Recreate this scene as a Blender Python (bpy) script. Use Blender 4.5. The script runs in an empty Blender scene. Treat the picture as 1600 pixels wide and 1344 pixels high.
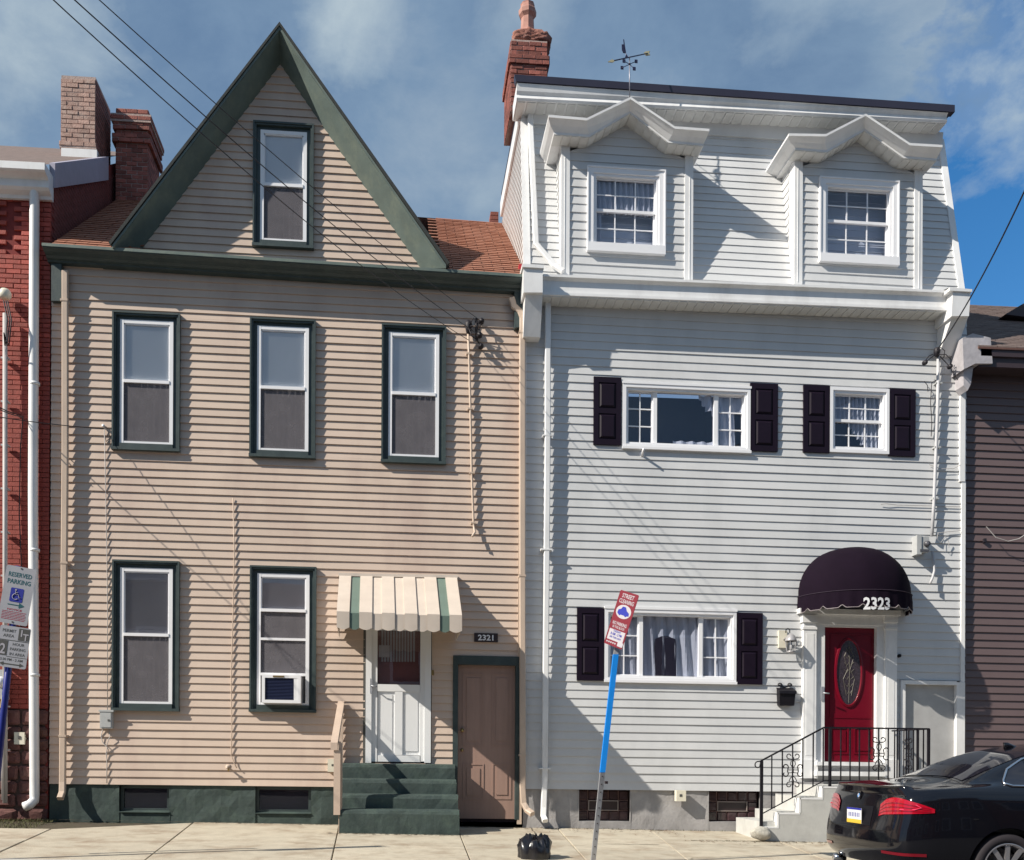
import bpy, bmesh, math, random
from mathutils import Vector, Matrix, noise
from mathutils.bvhtree import BVHTree
random.seed(11)
S = bpy.context.scene
COL = S.collection
# ------------------------------------------------------------------ camera
F = 1500.0; PX = 738.0; PY = 1185.0; DC = 14.4; EZ = 1.01
PSI = math.atan(118/1500.0); RHO = 0.005
fw = Vector((math.sin(PSI), math.cos(PSI), 0)); rt = Vector((math.cos(PSI), -math.sin(PSI), 0)); up = Vector((0, 0, 1))
R_ = rt*math.cos(RHO)+up*math.sin(RHO); U_ = -rt*math.sin(RHO)+up*math.cos(RHO)
CP = Vector((0, -DC, EZ))
cam = bpy.data.cameras.new('camera'); co = bpy.data.objects.new('camera', cam); COL.objects.link(co)
cam.sensor_width = 36; cam.lens = F*36/1600; cam.shift_x = (800-PX)/1600; cam.shift_y = (PY-672)/1600
cam.clip_start = .1; cam.clip_end = 2000
M = Matrix.Identity(4)
for i, a in enumerate((R_, U_, -fw)):
    for j in range(3): M[j][i] = a[j]
M.translation = CP
co.matrix_world = M
S.camera = co
S.render.resolution_x = 1024; S.render.resolution_y = 860
# ------------------------------------------------------------------ light
SUNV = Vector((2.45, 1.0, -2.0))                 # travel direction of the light
EXPO = 0.46
sl = bpy.data.lights.new('sun', 'SUN'); so = bpy.data.objects.new('sun', sl); COL.objects.link(so)
sl.energy = 5.0; sl.angle = math.radians(.5); sl.color = (1.0, .93, .82)
so.rotation_euler = SUNV.to_track_quat('-Z', 'Y').to_euler()
so.location = (-20, -10, 20)
S.view_settings.view_transform = 'Standard'; S.view_settings.look = 'None'
S.view_settings.exposure = EXPO; S.view_settings.gamma = 1; S.view_settings.use_curve_mapping = False

def ray(px, py):
    return (fw + R_*((px-PX)/F) + U_*((PY-py)/F)).normalized()

def build_world():
    w = bpy.data.worlds.new('World'); S.world = w; w.use_nodes = True
    nt = w.node_tree; N = nt.nodes; L = nt.links; N.clear()
    out = N.new('ShaderNodeOutputWorld'); bg = N.new('ShaderNodeBackground'); L.new(bg.outputs[0], out.inputs[0])
    sky = N.new('ShaderNodeTexSky'); sky.sky_type = 'NISHITA'; sky.sun_disc = False
    sky.sun_elevation = math.asin(2.0/SUNV.length); sky.sun_rotation = math.atan2(-SUNV.x, -SUNV.y)
    sky.air_density = 1.0; sky.dust_density = .4; sky.ozone_density = 2.5
    bg.inputs[1].default_value = .12
    tc = N.new('ShaderNodeTexCoord')
    def math_(op, a, b=None, c=None, clamp=False):
        n = N.new('ShaderNodeMath'); n.operation = op; n.use_clamp = clamp
        for i, x in enumerate((a, b, c)):
            if x is None: continue
            if isinstance(x, (int, float)): n.inputs[i].default_value = x
            else: L.new(x, n.inputs[i])
        return n.outputs[0]
    def noise_(scale, detail=8, rough=.55, dist=0.0, off=(0, 0, 0), st=(1, 1, 1)):
        mp = N.new('ShaderNodeMapping'); mp.inputs['Location'].default_value = off; mp.inputs['Scale'].default_value = st
        L.new(tc.outputs['Generated'], mp.inputs[0])
        n = N.new('ShaderNodeTexNoise'); n.inputs['Scale'].default_value = scale; n.inputs['Detail'].default_value = detail
        n.inputs['Roughness'].default_value = rough; n.inputs['Distortion'].default_value = dist
        L.new(mp.outputs[0], n.inputs['Vector']); return n.outputs['Fac']
    def blob(px, py, r):            # a soft spot of sky in one compass direction, r in degrees
        d = ray(px, py)
        v = N.new('ShaderNodeVectorMath'); v.operation = 'DOT_PRODUCT'; L.new(tc.outputs['Generated'], v.inputs[0]); v.inputs[1].default_value = d
        a = math_('ARCCOSINE', math_('MINIMUM', v.outputs['Value'], 1.0))
        return math_('SUBTRACT', 1.0, math_('DIVIDE', a, math.radians(r)))   # 1 in the centre, 0 at r
    n1 = noise_(3.6, 10, .62, .35, (3.1, 1.7, .4), (1, 1, 1.9)); n2 = noise_(9, 7, .6, .2, (7, 2, 5), (1, 1, 1.5))
    # hole of clear blue to the right
    hole = math_('ADD', blob(1700, 400, 11.5), math_('MULTIPLY', math_('SUBTRACT', n2, .5), 1.5))
    hole = math_('MULTIPLY', hole, 6.0, clamp=True)
    cover = math_('SUBTRACT', 1.0, math_('MULTIPLY', hole, .97))
    cover = math_('MULTIPLY', cover, .9)
    # brightness inside the cloud deck
    mr = N.new('ShaderNodeMapRange'); mr.inputs['From Min'].default_value = .30; mr.inputs['From Max'].default_value = .72
    L.new(n1, mr.inputs['Value'])
    cr = N.new('ShaderNodeValToRGB'); L.new(mr.outputs[0], cr.inputs[0])
    e = cr.color_ramp.elements
    e[0].position = 0; e[0].color = (.88, 1.42, 2.25, 1); e[1].position = 1; e[1].color = (2.25, 2.8, 3.35, 1)
    m = cr.color_ramp.elements.new(.5); m.color = (1.32, 1.95, 2.75, 1)
    # white puffs
    tot = None
    for (a, b, r, g) in ((540, 15, 3.0, .9), (755, 305, 2.2, .55), (20, 70, 6.5, .75), (1575, 195, 5.0, 1.0), (1480, 120, 4.5, .35), (840, -10, 3.5, .5), (1250, -60, 5, .6), (-300, 200, 9, .8)):
        p = math_('ADD', blob(a, b, r), math_('MULTIPLY', math_('SUBTRACT', n2, .55), 3.2))
        p = math_('MULTIPLY', math_('MAXIMUM', p, 0.0), g, clamp=True)
        tot = p if tot is None else math_('MAXIMUM', tot, p)
    mx = N.new('ShaderNodeMix'); mx.data_type = 'RGBA'; L.new(cover, mx.inputs['Factor'])
    hs = N.new('ShaderNodeHueSaturation'); hs.inputs['Saturation'].default_value = 1.35; hs.inputs['Value'].default_value = .92
    L.new(sky.outputs[0], hs.inputs['Color'])
    L.new(hs.outputs[0], mx.inputs['A']); L.new(cr.outputs[0], mx.inputs['B'])
    m2 = N.new('ShaderNodeMix'); m2.data_type = 'RGBA'; L.new(tot, m2.inputs['Factor'])
    L.new(mx.outputs['Result'], m2.inputs['A']); m2.inputs['B'].default_value = (2.7, 3.3, 3.75, 1)
    L.new(m2.outputs['Result'], bg.inputs[0])
build_world()

# ------------------------------------------------------------------ mapping
SH = .008
def P(px, py, d=0.0):
    """pixel of the photograph -> world point on the vertical plane d metres in front of the facades"""
    r = fw + R_*((px-PX)/F) + U_*((PY-py)/F)
    t = (DC-d)/r.y
    return CP + r*t
def UV(px, py, d=0.0):
    p = P(px, py, d); return p.x, p.z + SH*p.x
def W(u, d, v): return Vector((u, -d, v-SH*u))
GU, GD = .018, .04
def gz(x, y):                                    # sidewalk height
    return -GU*x + GD*y                          # y negative towards the street
def GP(px, py):
    r = fw + R_*((px-PX)/F) + U_*((PY-py)/F)
    # CP+ r t ; z = -GU x + GD y
    t = (-GU*CP.x+GD*CP.y-CP.z)/(r.z+GU*r.x-GD*r.y)
    return CP+r*t

# ------------------------------------------------------------------ materials
MATS = {}
def mat(name, col, rough=.6, var=.12, scale=6.0, bump=0.0, bscale=60.0, metal=0.0, spec=.5, rnd=0.0, dirt=None, dirt_amt=0.0, dscale=2.0, coat=0.0, stretch=(1, 1, 1), var2=None, emit=None, streak=0.0):
    if name in MATS: return MATS[name]
    m = bpy.data.materials.new(name); m.use_nodes = True; nt = m.node_tree; N = nt.nodes; L = nt.links
    b = N['Principled BSDF']; b.inputs['Roughness'].default_value = rough; b.inputs['Metallic'].default_value = metal
    b.inputs['Specular IOR Level'].default_value = spec; b.inputs['Coat Weight'].default_value = coat
    tc = N.new('ShaderNodeTexCoord'); mp = N.new('ShaderNodeMapping'); mp.inputs['Scale'].default_value = stretch
    geo = N.new('ShaderNodeNewGeometry'); L.new(geo.outputs['Position'], mp.inputs[0])
    n = N.new('ShaderNodeTexNoise'); n.inputs['Scale'].default_value = scale; n.inputs['Detail'].default_value = 6; n.inputs['Roughness'].default_value = .6
    L.new(mp.outputs[0], n.inputs['Vector'])
    mr = N.new('ShaderNodeMapRange'); mr.inputs['From Min'].default_value = .25; mr.inputs['From Max'].default_value = .75
    mr.inputs['To Min'].default_value = 1-var; mr.inputs['To Max'].default_value = 1+var; L.new(n.outputs['Fac'], mr.inputs['Value'])
    mul = N.new('ShaderNodeVectorMath'); mul.operation = 'SCALE'; mul.inputs[0].default_value = col; L.new(mr.outputs[0], mul.inputs['Scale'])
    cur = mul.outputs[0]
    if rnd:
        oi = N.new('ShaderNodeObjectInfo')
        m3 = N.new('ShaderNodeMapRange'); m3.inputs['To Min'].default_value = 1-rnd; m3.inputs['To Max'].default_value = 1+rnd; L.new(oi.outputs['Random'], m3.inputs['Value'])
        s2 = N.new('ShaderNodeVectorMath'); s2.operation = 'SCALE'; L.new(cur, s2.inputs[0]); L.new(m3.outputs[0], s2.inputs['Scale']); cur = s2.outputs[0]
    if dirt:
        n2 = N.new('ShaderNodeTexNoise'); n2.inputs['Scale'].default_value = dscale; n2.inputs['Detail'].default_value = 9; n2.inputs['Roughness'].default_value = .65
        mp2 = N.new('ShaderNodeMapping'); mp2.inputs['Location'].default_value = (5, 3, 8); mp2.inputs['Scale'].default_value = (1, 1, .35) if streak else (1, 1, 1); L.new(geo.outputs['Position'], mp2.inputs[0]); L.new(mp2.outputs[0], n2.inputs['Vector'])
        r2 = N.new('ShaderNodeMapRange'); r2.inputs['From Min'].default_value = .48; r2.inputs['From Max'].default_value = .72; r2.inputs['To Max'].default_value = dirt_amt; L.new(n2.outputs['Fac'], r2.inputs['Value'])
        mx = N.new('ShaderNodeMix'); mx.data_type = 'RGBA'; L.new(r2.outputs[0], mx.inputs['Factor']); L.new(cur, mx.inputs['A']); mx.inputs['B'].default_value = (*dirt, 1); cur = mx.outputs['Result']
    L.new(cur, b.inputs['Base Color'])
    if bump:
        n3 = N.new('ShaderNodeTexNoise'); n3.inputs['Scale'].default_value = bscale; n3.inputs['Detail'].default_value = 4; L.new(mp.outputs[0], n3.inputs['Vector'])
        bp = N.new('ShaderNodeBump'); bp.inputs['Strength'].default_value = bump; bp.inputs['Distance'].default_value = .01; L.new(n3.outputs['Fac'], bp.inputs['Height']); L.new(bp.outputs[0], b.inputs['Normal'])
    MATS[name] = m; return m
def glass(name, tint=(.55, .58, .62), refl=1.0, see=.8, rough=.0, wav=.0):
    if name in MATS: return MATS[name]
    m = bpy.data.materials.new(name); m.use_nodes = True; nt = m.node_tree; N = nt.nodes; L = nt.links; N.clear()
    o = N.new('ShaderNodeOutputMaterial'); mx = N.new('ShaderNodeMixShader'); tr = N.new('ShaderNodeBsdfTransparent'); gl = N.new('ShaderNodeBsdfGlossy')
    tr.inputs[0].default_value = (*[t*see for t in tint], 1); gl.inputs['Roughness'].default_value = rough; gl.inputs[0].default_value = (.9, .93, 1, 1)
    lw = N.new('ShaderNodeLayerWeight'); lw.inputs[0].default_value = .5
    pw = N.new('ShaderNodeMath'); pw.operation = 'POWER'; pw.inputs[1].default_value = 5; L.new(lw.outputs['Facing'], pw.inputs[0])
    ma = N.new('ShaderNodeMath'); ma.operation = 'MULTIPLY_ADD'; ma.use_clamp = True; ma.inputs[1].default_value = .7; ma.inputs[2].default_value = .075*refl
    L.new(pw.outputs[0], ma.inputs[0]); L.new(ma.outputs[0], mx.inputs[0]); L.new(tr.outputs[0], mx.inputs[1]); L.new(gl.outputs[0], mx.inputs[2]); L.new(mx.outputs[0], o.inputs[0])
    if wav:
        n = N.new('ShaderNodeTexNoise'); n.inputs['Scale'].default_value = 2.5; g = N.new('ShaderNodeNewGeometry'); L.new(g.outputs['Position'], n.inputs['Vector'])
        bp = N.new('ShaderNodeBump'); bp.inputs['Strength'].default_value = wav; bp.inputs['Distance'].default_value = .02; L.new(n.outputs['Fac'], bp.inputs['Height']); L.new(bp.outputs[0], gl.inputs['Normal'])
    MATS[name] = m; return m
def screen(name, col, alpha):
    if name in MATS: return MATS[name]
    m = bpy.data.materials.new(name); m.use_nodes = True; nt = m.node_tree; N = nt.nodes; L = nt.links; N.clear()
    o = N.new('ShaderNodeOutputMaterial'); mx = N.new('ShaderNodeMixShader'); tr = N.new('ShaderNodeBsdfTransparent'); gl = N.new('ShaderNodeBsdfDiffuse')
    n = N.new('ShaderNodeTexNoise'); n.inputs['Scale'].default_value = 5; n.inputs['Detail'].default_value = 2.5; g = N.new('ShaderNodeNewGeometry'); L.new(g.outputs['Position'], n.inputs['Vector'])
    mr = N.new('ShaderNodeMapRange'); mr.inputs['From Min'].default_value = .3; mr.inputs['From Max'].default_value = .7; mr.inputs['To Min'].default_value = alpha-.1; mr.inputs['To Max'].default_value = alpha+.12; L.new(n.outputs['Fac'], mr.inputs['Value']); L.new(mr.outputs[0], mx.inputs[0])
    gl.inputs[0].default_value = (*col, 1)
    L.new(tr.outputs[0], mx.inputs[1]); L.new(gl.outputs[0], mx.inputs[2]); L.new(mx.outputs[0], o.inputs[0])
    MATS[name] = m; return m
TAN = mat('tan_aluminium', (.58, .466, .385), .45, .07, 1.3, spec=.25, rnd=.03, dirt=(.36, .255, .225), dirt_amt=.38, dscale=1.4, streak=1)
TANTRIM = mat('tan_paint', (.54, .43, .345), .4, .06, 3, spec=.3, dirt=(.36, .27, .22), dirt_amt=.35, dscale=4, streak=1)
GREY = mat('grey_vinyl', (.61, .615, .62), .42, .05, 1.0, spec=.3, rnd=.025, dirt=(.42, .43, .44), dirt_amt=.4, dscale=1.2, streak=1)
DORM = GREY
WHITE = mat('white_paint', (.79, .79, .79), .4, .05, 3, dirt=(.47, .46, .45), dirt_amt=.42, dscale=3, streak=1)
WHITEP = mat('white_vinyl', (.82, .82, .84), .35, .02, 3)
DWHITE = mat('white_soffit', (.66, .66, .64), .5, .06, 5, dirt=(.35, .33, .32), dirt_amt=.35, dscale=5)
BROWN = mat('brown_vinyl', (.125, .088, .088), .45, .06, 1.5, rnd=.03, dirt=(.10, .07, .075), dirt_amt=.3)
GREEN = mat('green_paint', (.038, .056, .057), .5, .2, 4, bump=.15, bscale=40, dirt=(.10, .13, .11), dirt_amt=.3, dscale=7)
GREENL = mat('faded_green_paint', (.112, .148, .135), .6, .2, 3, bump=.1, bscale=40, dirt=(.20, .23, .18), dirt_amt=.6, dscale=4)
GREENC = mat('green_painted_concrete', (.036, .056, .052), .75, .2, 5, bump=.5, bscale=18, dirt=(.08, .12, .095), dirt_amt=.55, dscale=3.5)
BRICKR = mat('painted_red_brick', (.33, .060, .042), .7, .2, 9, bump=.35, bscale=60, rnd=.22, dirt=(.20, .03, .03), dirt_amt=.4, dscale=5)
MORTR = mat('red_mortar', (.20, .032, .028), .9, .2, 9)
BRICKC = mat('old_brick', (.26, .085, .065), .85, .3, 9, bump=.6, bscale=50, rnd=.35, dirt=(.09, .04, .04), dirt_amt=.5, dscale=6)
BRICKP = mat('pale_weathered_brick', (.40, .26, .215), .85, .2, 9, bump=.6, bscale=50, rnd=.16, dirt=(.55, .46, .40), dirt_amt=.6, dscale=5)
MORT = mat('old_mortar', (.40, .31, .28), .95, .25, 15, bump=.5, bscale=40)
STONE = mat('brown_sandstone', (.13, .055, .05), .9, .3, 7, bump=.8, bscale=22, rnd=.3, dirt=(.22, .13, .10), dirt_amt=.4, dscale=6)
TERRA = mat('terracotta', (.40, .20, .16), .8, .2, 8, bump=.2, dirt=(.52, .34, .28), dirt_amt=.5, dscale=6)
CONC = mat('sidewalk_concrete', (.47, .42, .33), .85, .13, 5, bump=.6, bscale=60, rnd=.07, dirt=(.25, .18, .12), dirt_amt=.85, dscale=1.9)
CONCG = mat('grey_concrete', (.48, .48, .46), .8, .08, 5, bump=.3, bscale=45, dirt=(.30, .29, .28), dirt_amt=.45, dscale=3)
PARGE = mat('grey_parging', (.33, .32, .32), .85, .16, 4, bump=.5, bscale=30, dirt=(.20, .19, .19), dirt_amt=.6, dscale=2.5)
ASPH = mat('asphalt', (.05, .05, .052), .9, .2, 30, bump=.4, bscale=90)
DIRT = mat('dirt', (.075, .058, .038), .95, .3, 12, bump=.8, bscale=50, dirt=(.06, .08, .03), dirt_amt=.5, dscale=8)
SHING = mat('orange_brown_shingle', (.30, .125, .075), .85, .2, 10, bump=.4, bscale=80, dirt=(.22, .10, .07), dirt_amt=.5, dscale=3)
SHINGB = mat('brown_shingle', (.17, .125, .11), .85, .2, 10, bump=.4, bscale=80, rnd=0, dirt=(.09, .07, .065), dirt_amt=.5, dscale=6)
SHINGD = mat('dark_shingle', (.03, .035, .035), .9, .3, 10, bump=.4, bscale=80)
BLACK = mat('black_vinyl', (.010, .005, .013), .5, .1, 6, spec=.2)
FABRIC = mat('black_canvas', (.008, .0035, .010), .9, .12, 6, bump=.1, bscale=300, spec=.12)
IRON = mat('black_iron', (.010, .009, .013), .55, .2, 20, spec=.25)
FLASH = mat('dark_metal_edge', (.028, .026, .045), .4, .1, 4)
RUB = mat('black_cable', (.012, .010, .016), .6, .1, 5)
CABG = mat('grey_cable', (.42, .40, .39), .6, .1, 5)
GALV = mat('galvanised_steel', (.42, .43, .46), .45, .12, 20, metal=.5)
BLUEP = mat('blue_tape', (.01, .25, .78), .4, .08, 9)
BLUED = mat('dark_blue_paint', (.01, .02, .20), .4, .15, 9)
YEL = mat('yellow_guard', (.62, .55, .22), .5, .1, 9)
DARKIN = mat('dark_interior', (.03, .022, .035), .9, .1, 3)
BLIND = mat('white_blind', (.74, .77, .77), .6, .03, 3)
BLINDD = mat('grey_blind', (.30, .285, .30), .6, .05, 3)  # one even darker grey, also for the plain curtains and paper notice
CURT = mat('curtain', (.52, .52, .53), .9, .12, 3, stretch=(9, 1, .3))
GLASS = glass('window_glass', tint=(.95, .96, .98), see=1, refl=.8, wav=.015)
GLASSB = glass('blue_window_glass', tint=(.90, .92, .97), see=1, refl=.75, wav=.015)
SCR = screen('insect_screen', (.175, .165, .18), .6)
DOORW = mat('white_door', (.78, .79, .80), .35, .02, 3)
DOORR = mat('red_door', (.14, .002, .012), .35, .08, 4, spec=.35)
DOORT = mat('brown_door', (.33, .215, .175), .5, .08, 4, stretch=(6, 1, .5), dirt=(.24, .16, .13), dirt_amt=.3)
GREYD = mat('grey_panel', (.40, .40, .40), .6, .12, 3, dirt=(.30, .29, .29), dirt_amt=.4, dscale=3)
AWNC = mat('cream_awning', (.62, .54, .465), .4, .05, 5, dirt=(.5, .4, .33), dirt_amt=.3)
AWNG = mat('green_awning_stripe', (.14, .20, .17), .4, .08, 5)
BAG = mat('black_plastic_bag', (.008, .007, .010), .3, .2, 8, bump=.6, bscale=14, spec=.7)
PLASW = mat('cream_plastic', (.70, .66, .54), .5, .05, 8)
METER = mat('grey_meter_box', (.42, .43, .43), .5, .1, 8)
SIGNW = mat('white_sign_sheet', (.40, .40, .43), .5, .06, 9)
SIGNR = mat('red_sign_sheet', (.17, .010, .022), .45, .1, 9)
SGREEN = mat('sign_green_print', (.01, .10, .12), .6, .02)
SBLUE = mat('sign_blue_print', (.01, .02, .30), .6, .02)
SRED = mat('sign_red_print', (.35, .02, .05), .6, .02)
SGREY = mat('sign_dark_print', (.075, .075, .07), .6, .02)
SWHITE = mat('sign_white_print', (.42, .40, .43), .6, .02)
NUMW = mat('white_numeral', (.78, .78, .80), .4, .02)
PLATE = mat('dark_plate', (.03, .018, .02), .4, .1)
WOODT = mat('tan_painted_wood', (.55, .43, .345), .6, .08, 5, stretch=(1, 1, .3), dirt=(.42, .32, .26), dirt_amt=.4, dscale=8)
BLOCKG = mat('brown_glass_block', (.055, .032, .035), .18, .3, 12, bump=.3, bscale=25, rnd=.3)
CARP = mat('black_car_paint', (.004, .004, .0065), .10, .02, 3, coat=.6, spec=.35)
CARG = mat('car_glass', (.012, .012, .018), .03, .02, 3, spec=.9)
CHROME = mat('chrome', (.75, .75, .78), .12, .02, 3, metal=1)
RIM = mat('alloy', (.62, .60, .62), .25, .05, 3, metal=.8)
TYRE = mat('rubber', (.02, .016, .02), .8, .1, 9)
LENSR = mat('red_lens', (.34, .002, .014), .1, .05, 9, coat=1)
LENSD = mat('dark_red_lens', (.16, .002, .01), .1, .05, 9, coat=1)
PLATW = mat('plate_white', (.72, .73, .76), .4, .02)
PLATY = mat('plate_yellow', (.72, .50, .05), .4, .02)
BRASS = mat('brass', (.40, .28, .12), .35, .1, metal=.8)
ORANGE = mat('orange_foam', (.50, .12, .05), .8, .1)

# ------------------------------------------------------------------ object helpers
def things_empty(name, loc, label, cat, group=None):
    o = bpy.data.objects.new(name, None); COL.objects.link(o); o.location = loc; o.empty_display_size = .2
    o['label'] = label; o['category'] = cat
    if group: o['group'] = group
    o['org'] = list(loc)
    return o
def org_of(o): return Vector(o['org'])
class MB:
    def __init__(s): s.v = []; s.f = []; s.m = []; s.mats = []; s.cur = 0; s.sm = []; s.smooth = False
    def use(s, m, smooth=None):
        if m not in s.mats: s.mats.append(m)
        s.cur = s.mats.index(m)
        if smooth is not None: s.smooth = smooth
        return s
    def add(s, vs, fs):
        b = len(s.v); s.v += [Vector(x) for x in vs]
        for f in fs: s.f.append([b+i for i in f]); s.m.append(s.cur); s.sm.append(s.smooth)
    def hexa(s, a, b):             # a: 4 front corners (bl,br,tr,tl), b: 4 back corners
        s.add(list(a)+list(b), [(0, 1, 2, 3), (5, 4, 7, 6), (4, 0, 3, 7), (1, 5, 6, 2), (3, 2, 6, 7), (4, 5, 1, 0)])
    def box(s, u0, u1, v0, v1, d0, d1):      # house coordinates, d1 = front
        s.hexa([W(u0, d1, v0), W(u1, d1, v0), W(u1, d1, v1), W(u0, d1, v1)], [W(u0, d0, v0), W(u1, d0, v0), W(u1, d0, v1), W(u0, d0, v1)])
    def boxw(s, x0, x1, y0, y1, z0, z1):
        s.hexa([(x0, y0, z0), (x1, y0, z0), (x1, y0, z1), (x0, y0, z1)], [(x0, y1, z0), (x1, y1, z0), (x1, y1, z1), (x0, y1, z1)])
    def pbox(s, x0, y0, x1, y1, d0, d1):     # pixel rect read on its left edge (y0 top, y1 bottom), front face at d1
        u0, v1 = UV(x0, y0, d1); _, v0 = UV(x0, y1, d1); u1, _ = UV(x1, y0, d1); s.box(u0, u1, v0, v1, d0, d1)
    def prism(s, pts, d0, d1):               # pts: world (x,z) pairs counter-clockwise
        n = len(pts); a = [Vector((x, -d1, z)) for x, z in pts]; b = [Vector((x, -d0, z)) for x, z in pts]
        s.add(a+b, [tuple(range(n)), tuple(range(2*n-1, n-1, -1))]+[(i, n+i, n+(i+1) % n, (i+1) % n) for i in range(n)])
    def pprism(s, pts, d0, d1):              # pixel polygon at d1
        q = [P(x, y, d1) for x, y in pts]; s.prism([(p.x, p.z) for p in q][::-1], d0, d1)
    def loft(s, rings, close=False, cap=True):
        n = len(rings[0]); vs = [p for r in rings for p in r]; fs = []
        for i in range(len(rings)-1):
            for j in range(n if close else n-1):
                k = (j+1) % n; fs.append((i*n+j, i*n+k, (i+1)*n+k, (i+1)*n+j))
        if cap and close: fs += [tuple(range(n))[::-1], tuple((len(rings)-1)*n+j for j in range(n))]
        s.add(vs, fs)
    def tube(s, pts, r, n=8, r2=None):
        pts = [Vector(p) for p in pts]; rings = []
        sm = s.smooth; s.smooth = n > 5
        prev = None
        for i, p in enumerate(pts):
            t = (pts[min(i+1, len(pts)-1)]-pts[max(i-1, 0)]).normalized()
            if prev is None:
                a = t.cross(Vector((0, 0, 1)) if abs(t.z) < .9 else Vector((1, 0, 0))).normalized()
            else: a = (prev-t*prev.dot(t)).normalized()
            prev = a; b = t.cross(a)
            rr = r if r2 is None else r+(r2-r)*i/(len(pts)-1)
            rings.append([p+(a*math.cos(k*2*math.pi/n)+b*math.sin(k*2*math.pi/n))*rr for k in range(n)])
        s.loft(rings, True); s.smooth = sm
    def rtube(s, pts, w, d):     # rectangular pipe: half width w (x), half depth d (y), for pipes in the x/z or y/z plane
        pts = [Vector(p) for p in pts]; rings = []
        for i, p in enumerate(pts):
            t = (pts[min(i+1, len(pts)-1)]-pts[max(i-1, 0)]).normalized()
            a = Vector((1, 0, 0)); a = (a-t*a.dot(t)).normalized(); b = t.cross(a)
            c = .75
            rings.append([p+a*w*x+b*d*y for x, y in ((-1, -c), (-c, -1), (c, -1), (1, -c), (1, c), (c, 1), (-c, 1), (-1, c))])
        s.loft(rings, True)
    def lathe(s, c, prof, n=20, axis='z', cap=True):
        sm = s.smooth; s.smooth = True
        rings = []
        for r, h in prof:
            ring = []
            for k in range(n):
                a = 2*math.pi*k/n
                if axis == 'z': ring.append(Vector(c)+Vector((r*math.cos(a), r*math.sin(a), h)))
                else: ring.append(Vector(c)+Vector((r*math.cos(a), -h, r*math.sin(a))))
            rings.append(ring)
        s.loft(rings, True, cap); s.smooth = sm
    def build(s, name, parent=None, label=None, cat=None, group=None, kind=None, loc=None, m=None):
        if m is not None: s.mats = [m]; s.m = [0]*len(s.f)
        if parent is not None: og = org_of(parent)
        elif loc is not None: og = Vector(loc)
        else:
            og = Vector((sum(p.x for p in s.v)/len(s.v), sum(p.y for p in s.v)/len(s.v), min(p.z for p in s.v)))
        me = bpy.data.meshes.new(name); me.from_pydata([tuple(p-og) for p in s.v], [], s.f)
        for x in s.mats: me.materials.append(x)
        me.polygons.foreach_set('material_index', s.m); me.polygons.foreach_set('use_smooth', s.sm)
        me.validate(); me.update()
        if len(s.f) < 60000:
            bm = bmesh.new(); bm.from_mesh(me); bmesh.ops.recalc_face_normals(bm, faces=bm.faces); bm.to_mesh(me); bm.free()
        o = bpy.data.objects.new(name, me); COL.objects.link(o)
        if parent is not None: o.parent = parent
        else: o.location = og
        o['org'] = list(og)
        if label: o['label'] = label
        if cat: o['category'] = cat
        if group: o['group'] = group
        if kind: o['kind'] = kind
        return o
def pb(name, parent, m, *rects, label=None):      # quick part out of pixel boxes
    b = MB().use(m)
    for r in rects: b.pbox(*r)
    return b.build(name, parent, label=label)
def text_pts(txt, size=1.0, bold=0.0, align='CENTER', xs=1.0):
    c = bpy.data.curves.new('lettering', 'FONT'); c.body = txt; c.size = size; c.align_x = align; c.offset = bold; c.resolution_u = 2
    o = bpy.data.objects.new('lettering', c); COL.objects.link(o)
    me = o.to_mesh(); vs = [(v.co.x*xs, v.co.y) for v in me.vertices]; fs = [tuple(p.vertices) for p in me.polygons]
    o.to_mesh_clear(); bpy.data.objects.remove(o); bpy.data.curves.remove(c)
    return vs, fs
def text_on(b, txt, size, fn, bold=0.0, xs=1.0, align='CENTER'):
    vs, fs = text_pts(txt, size, bold, align, xs); b.add([fn(x, y) for x, y in vs], fs)

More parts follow.
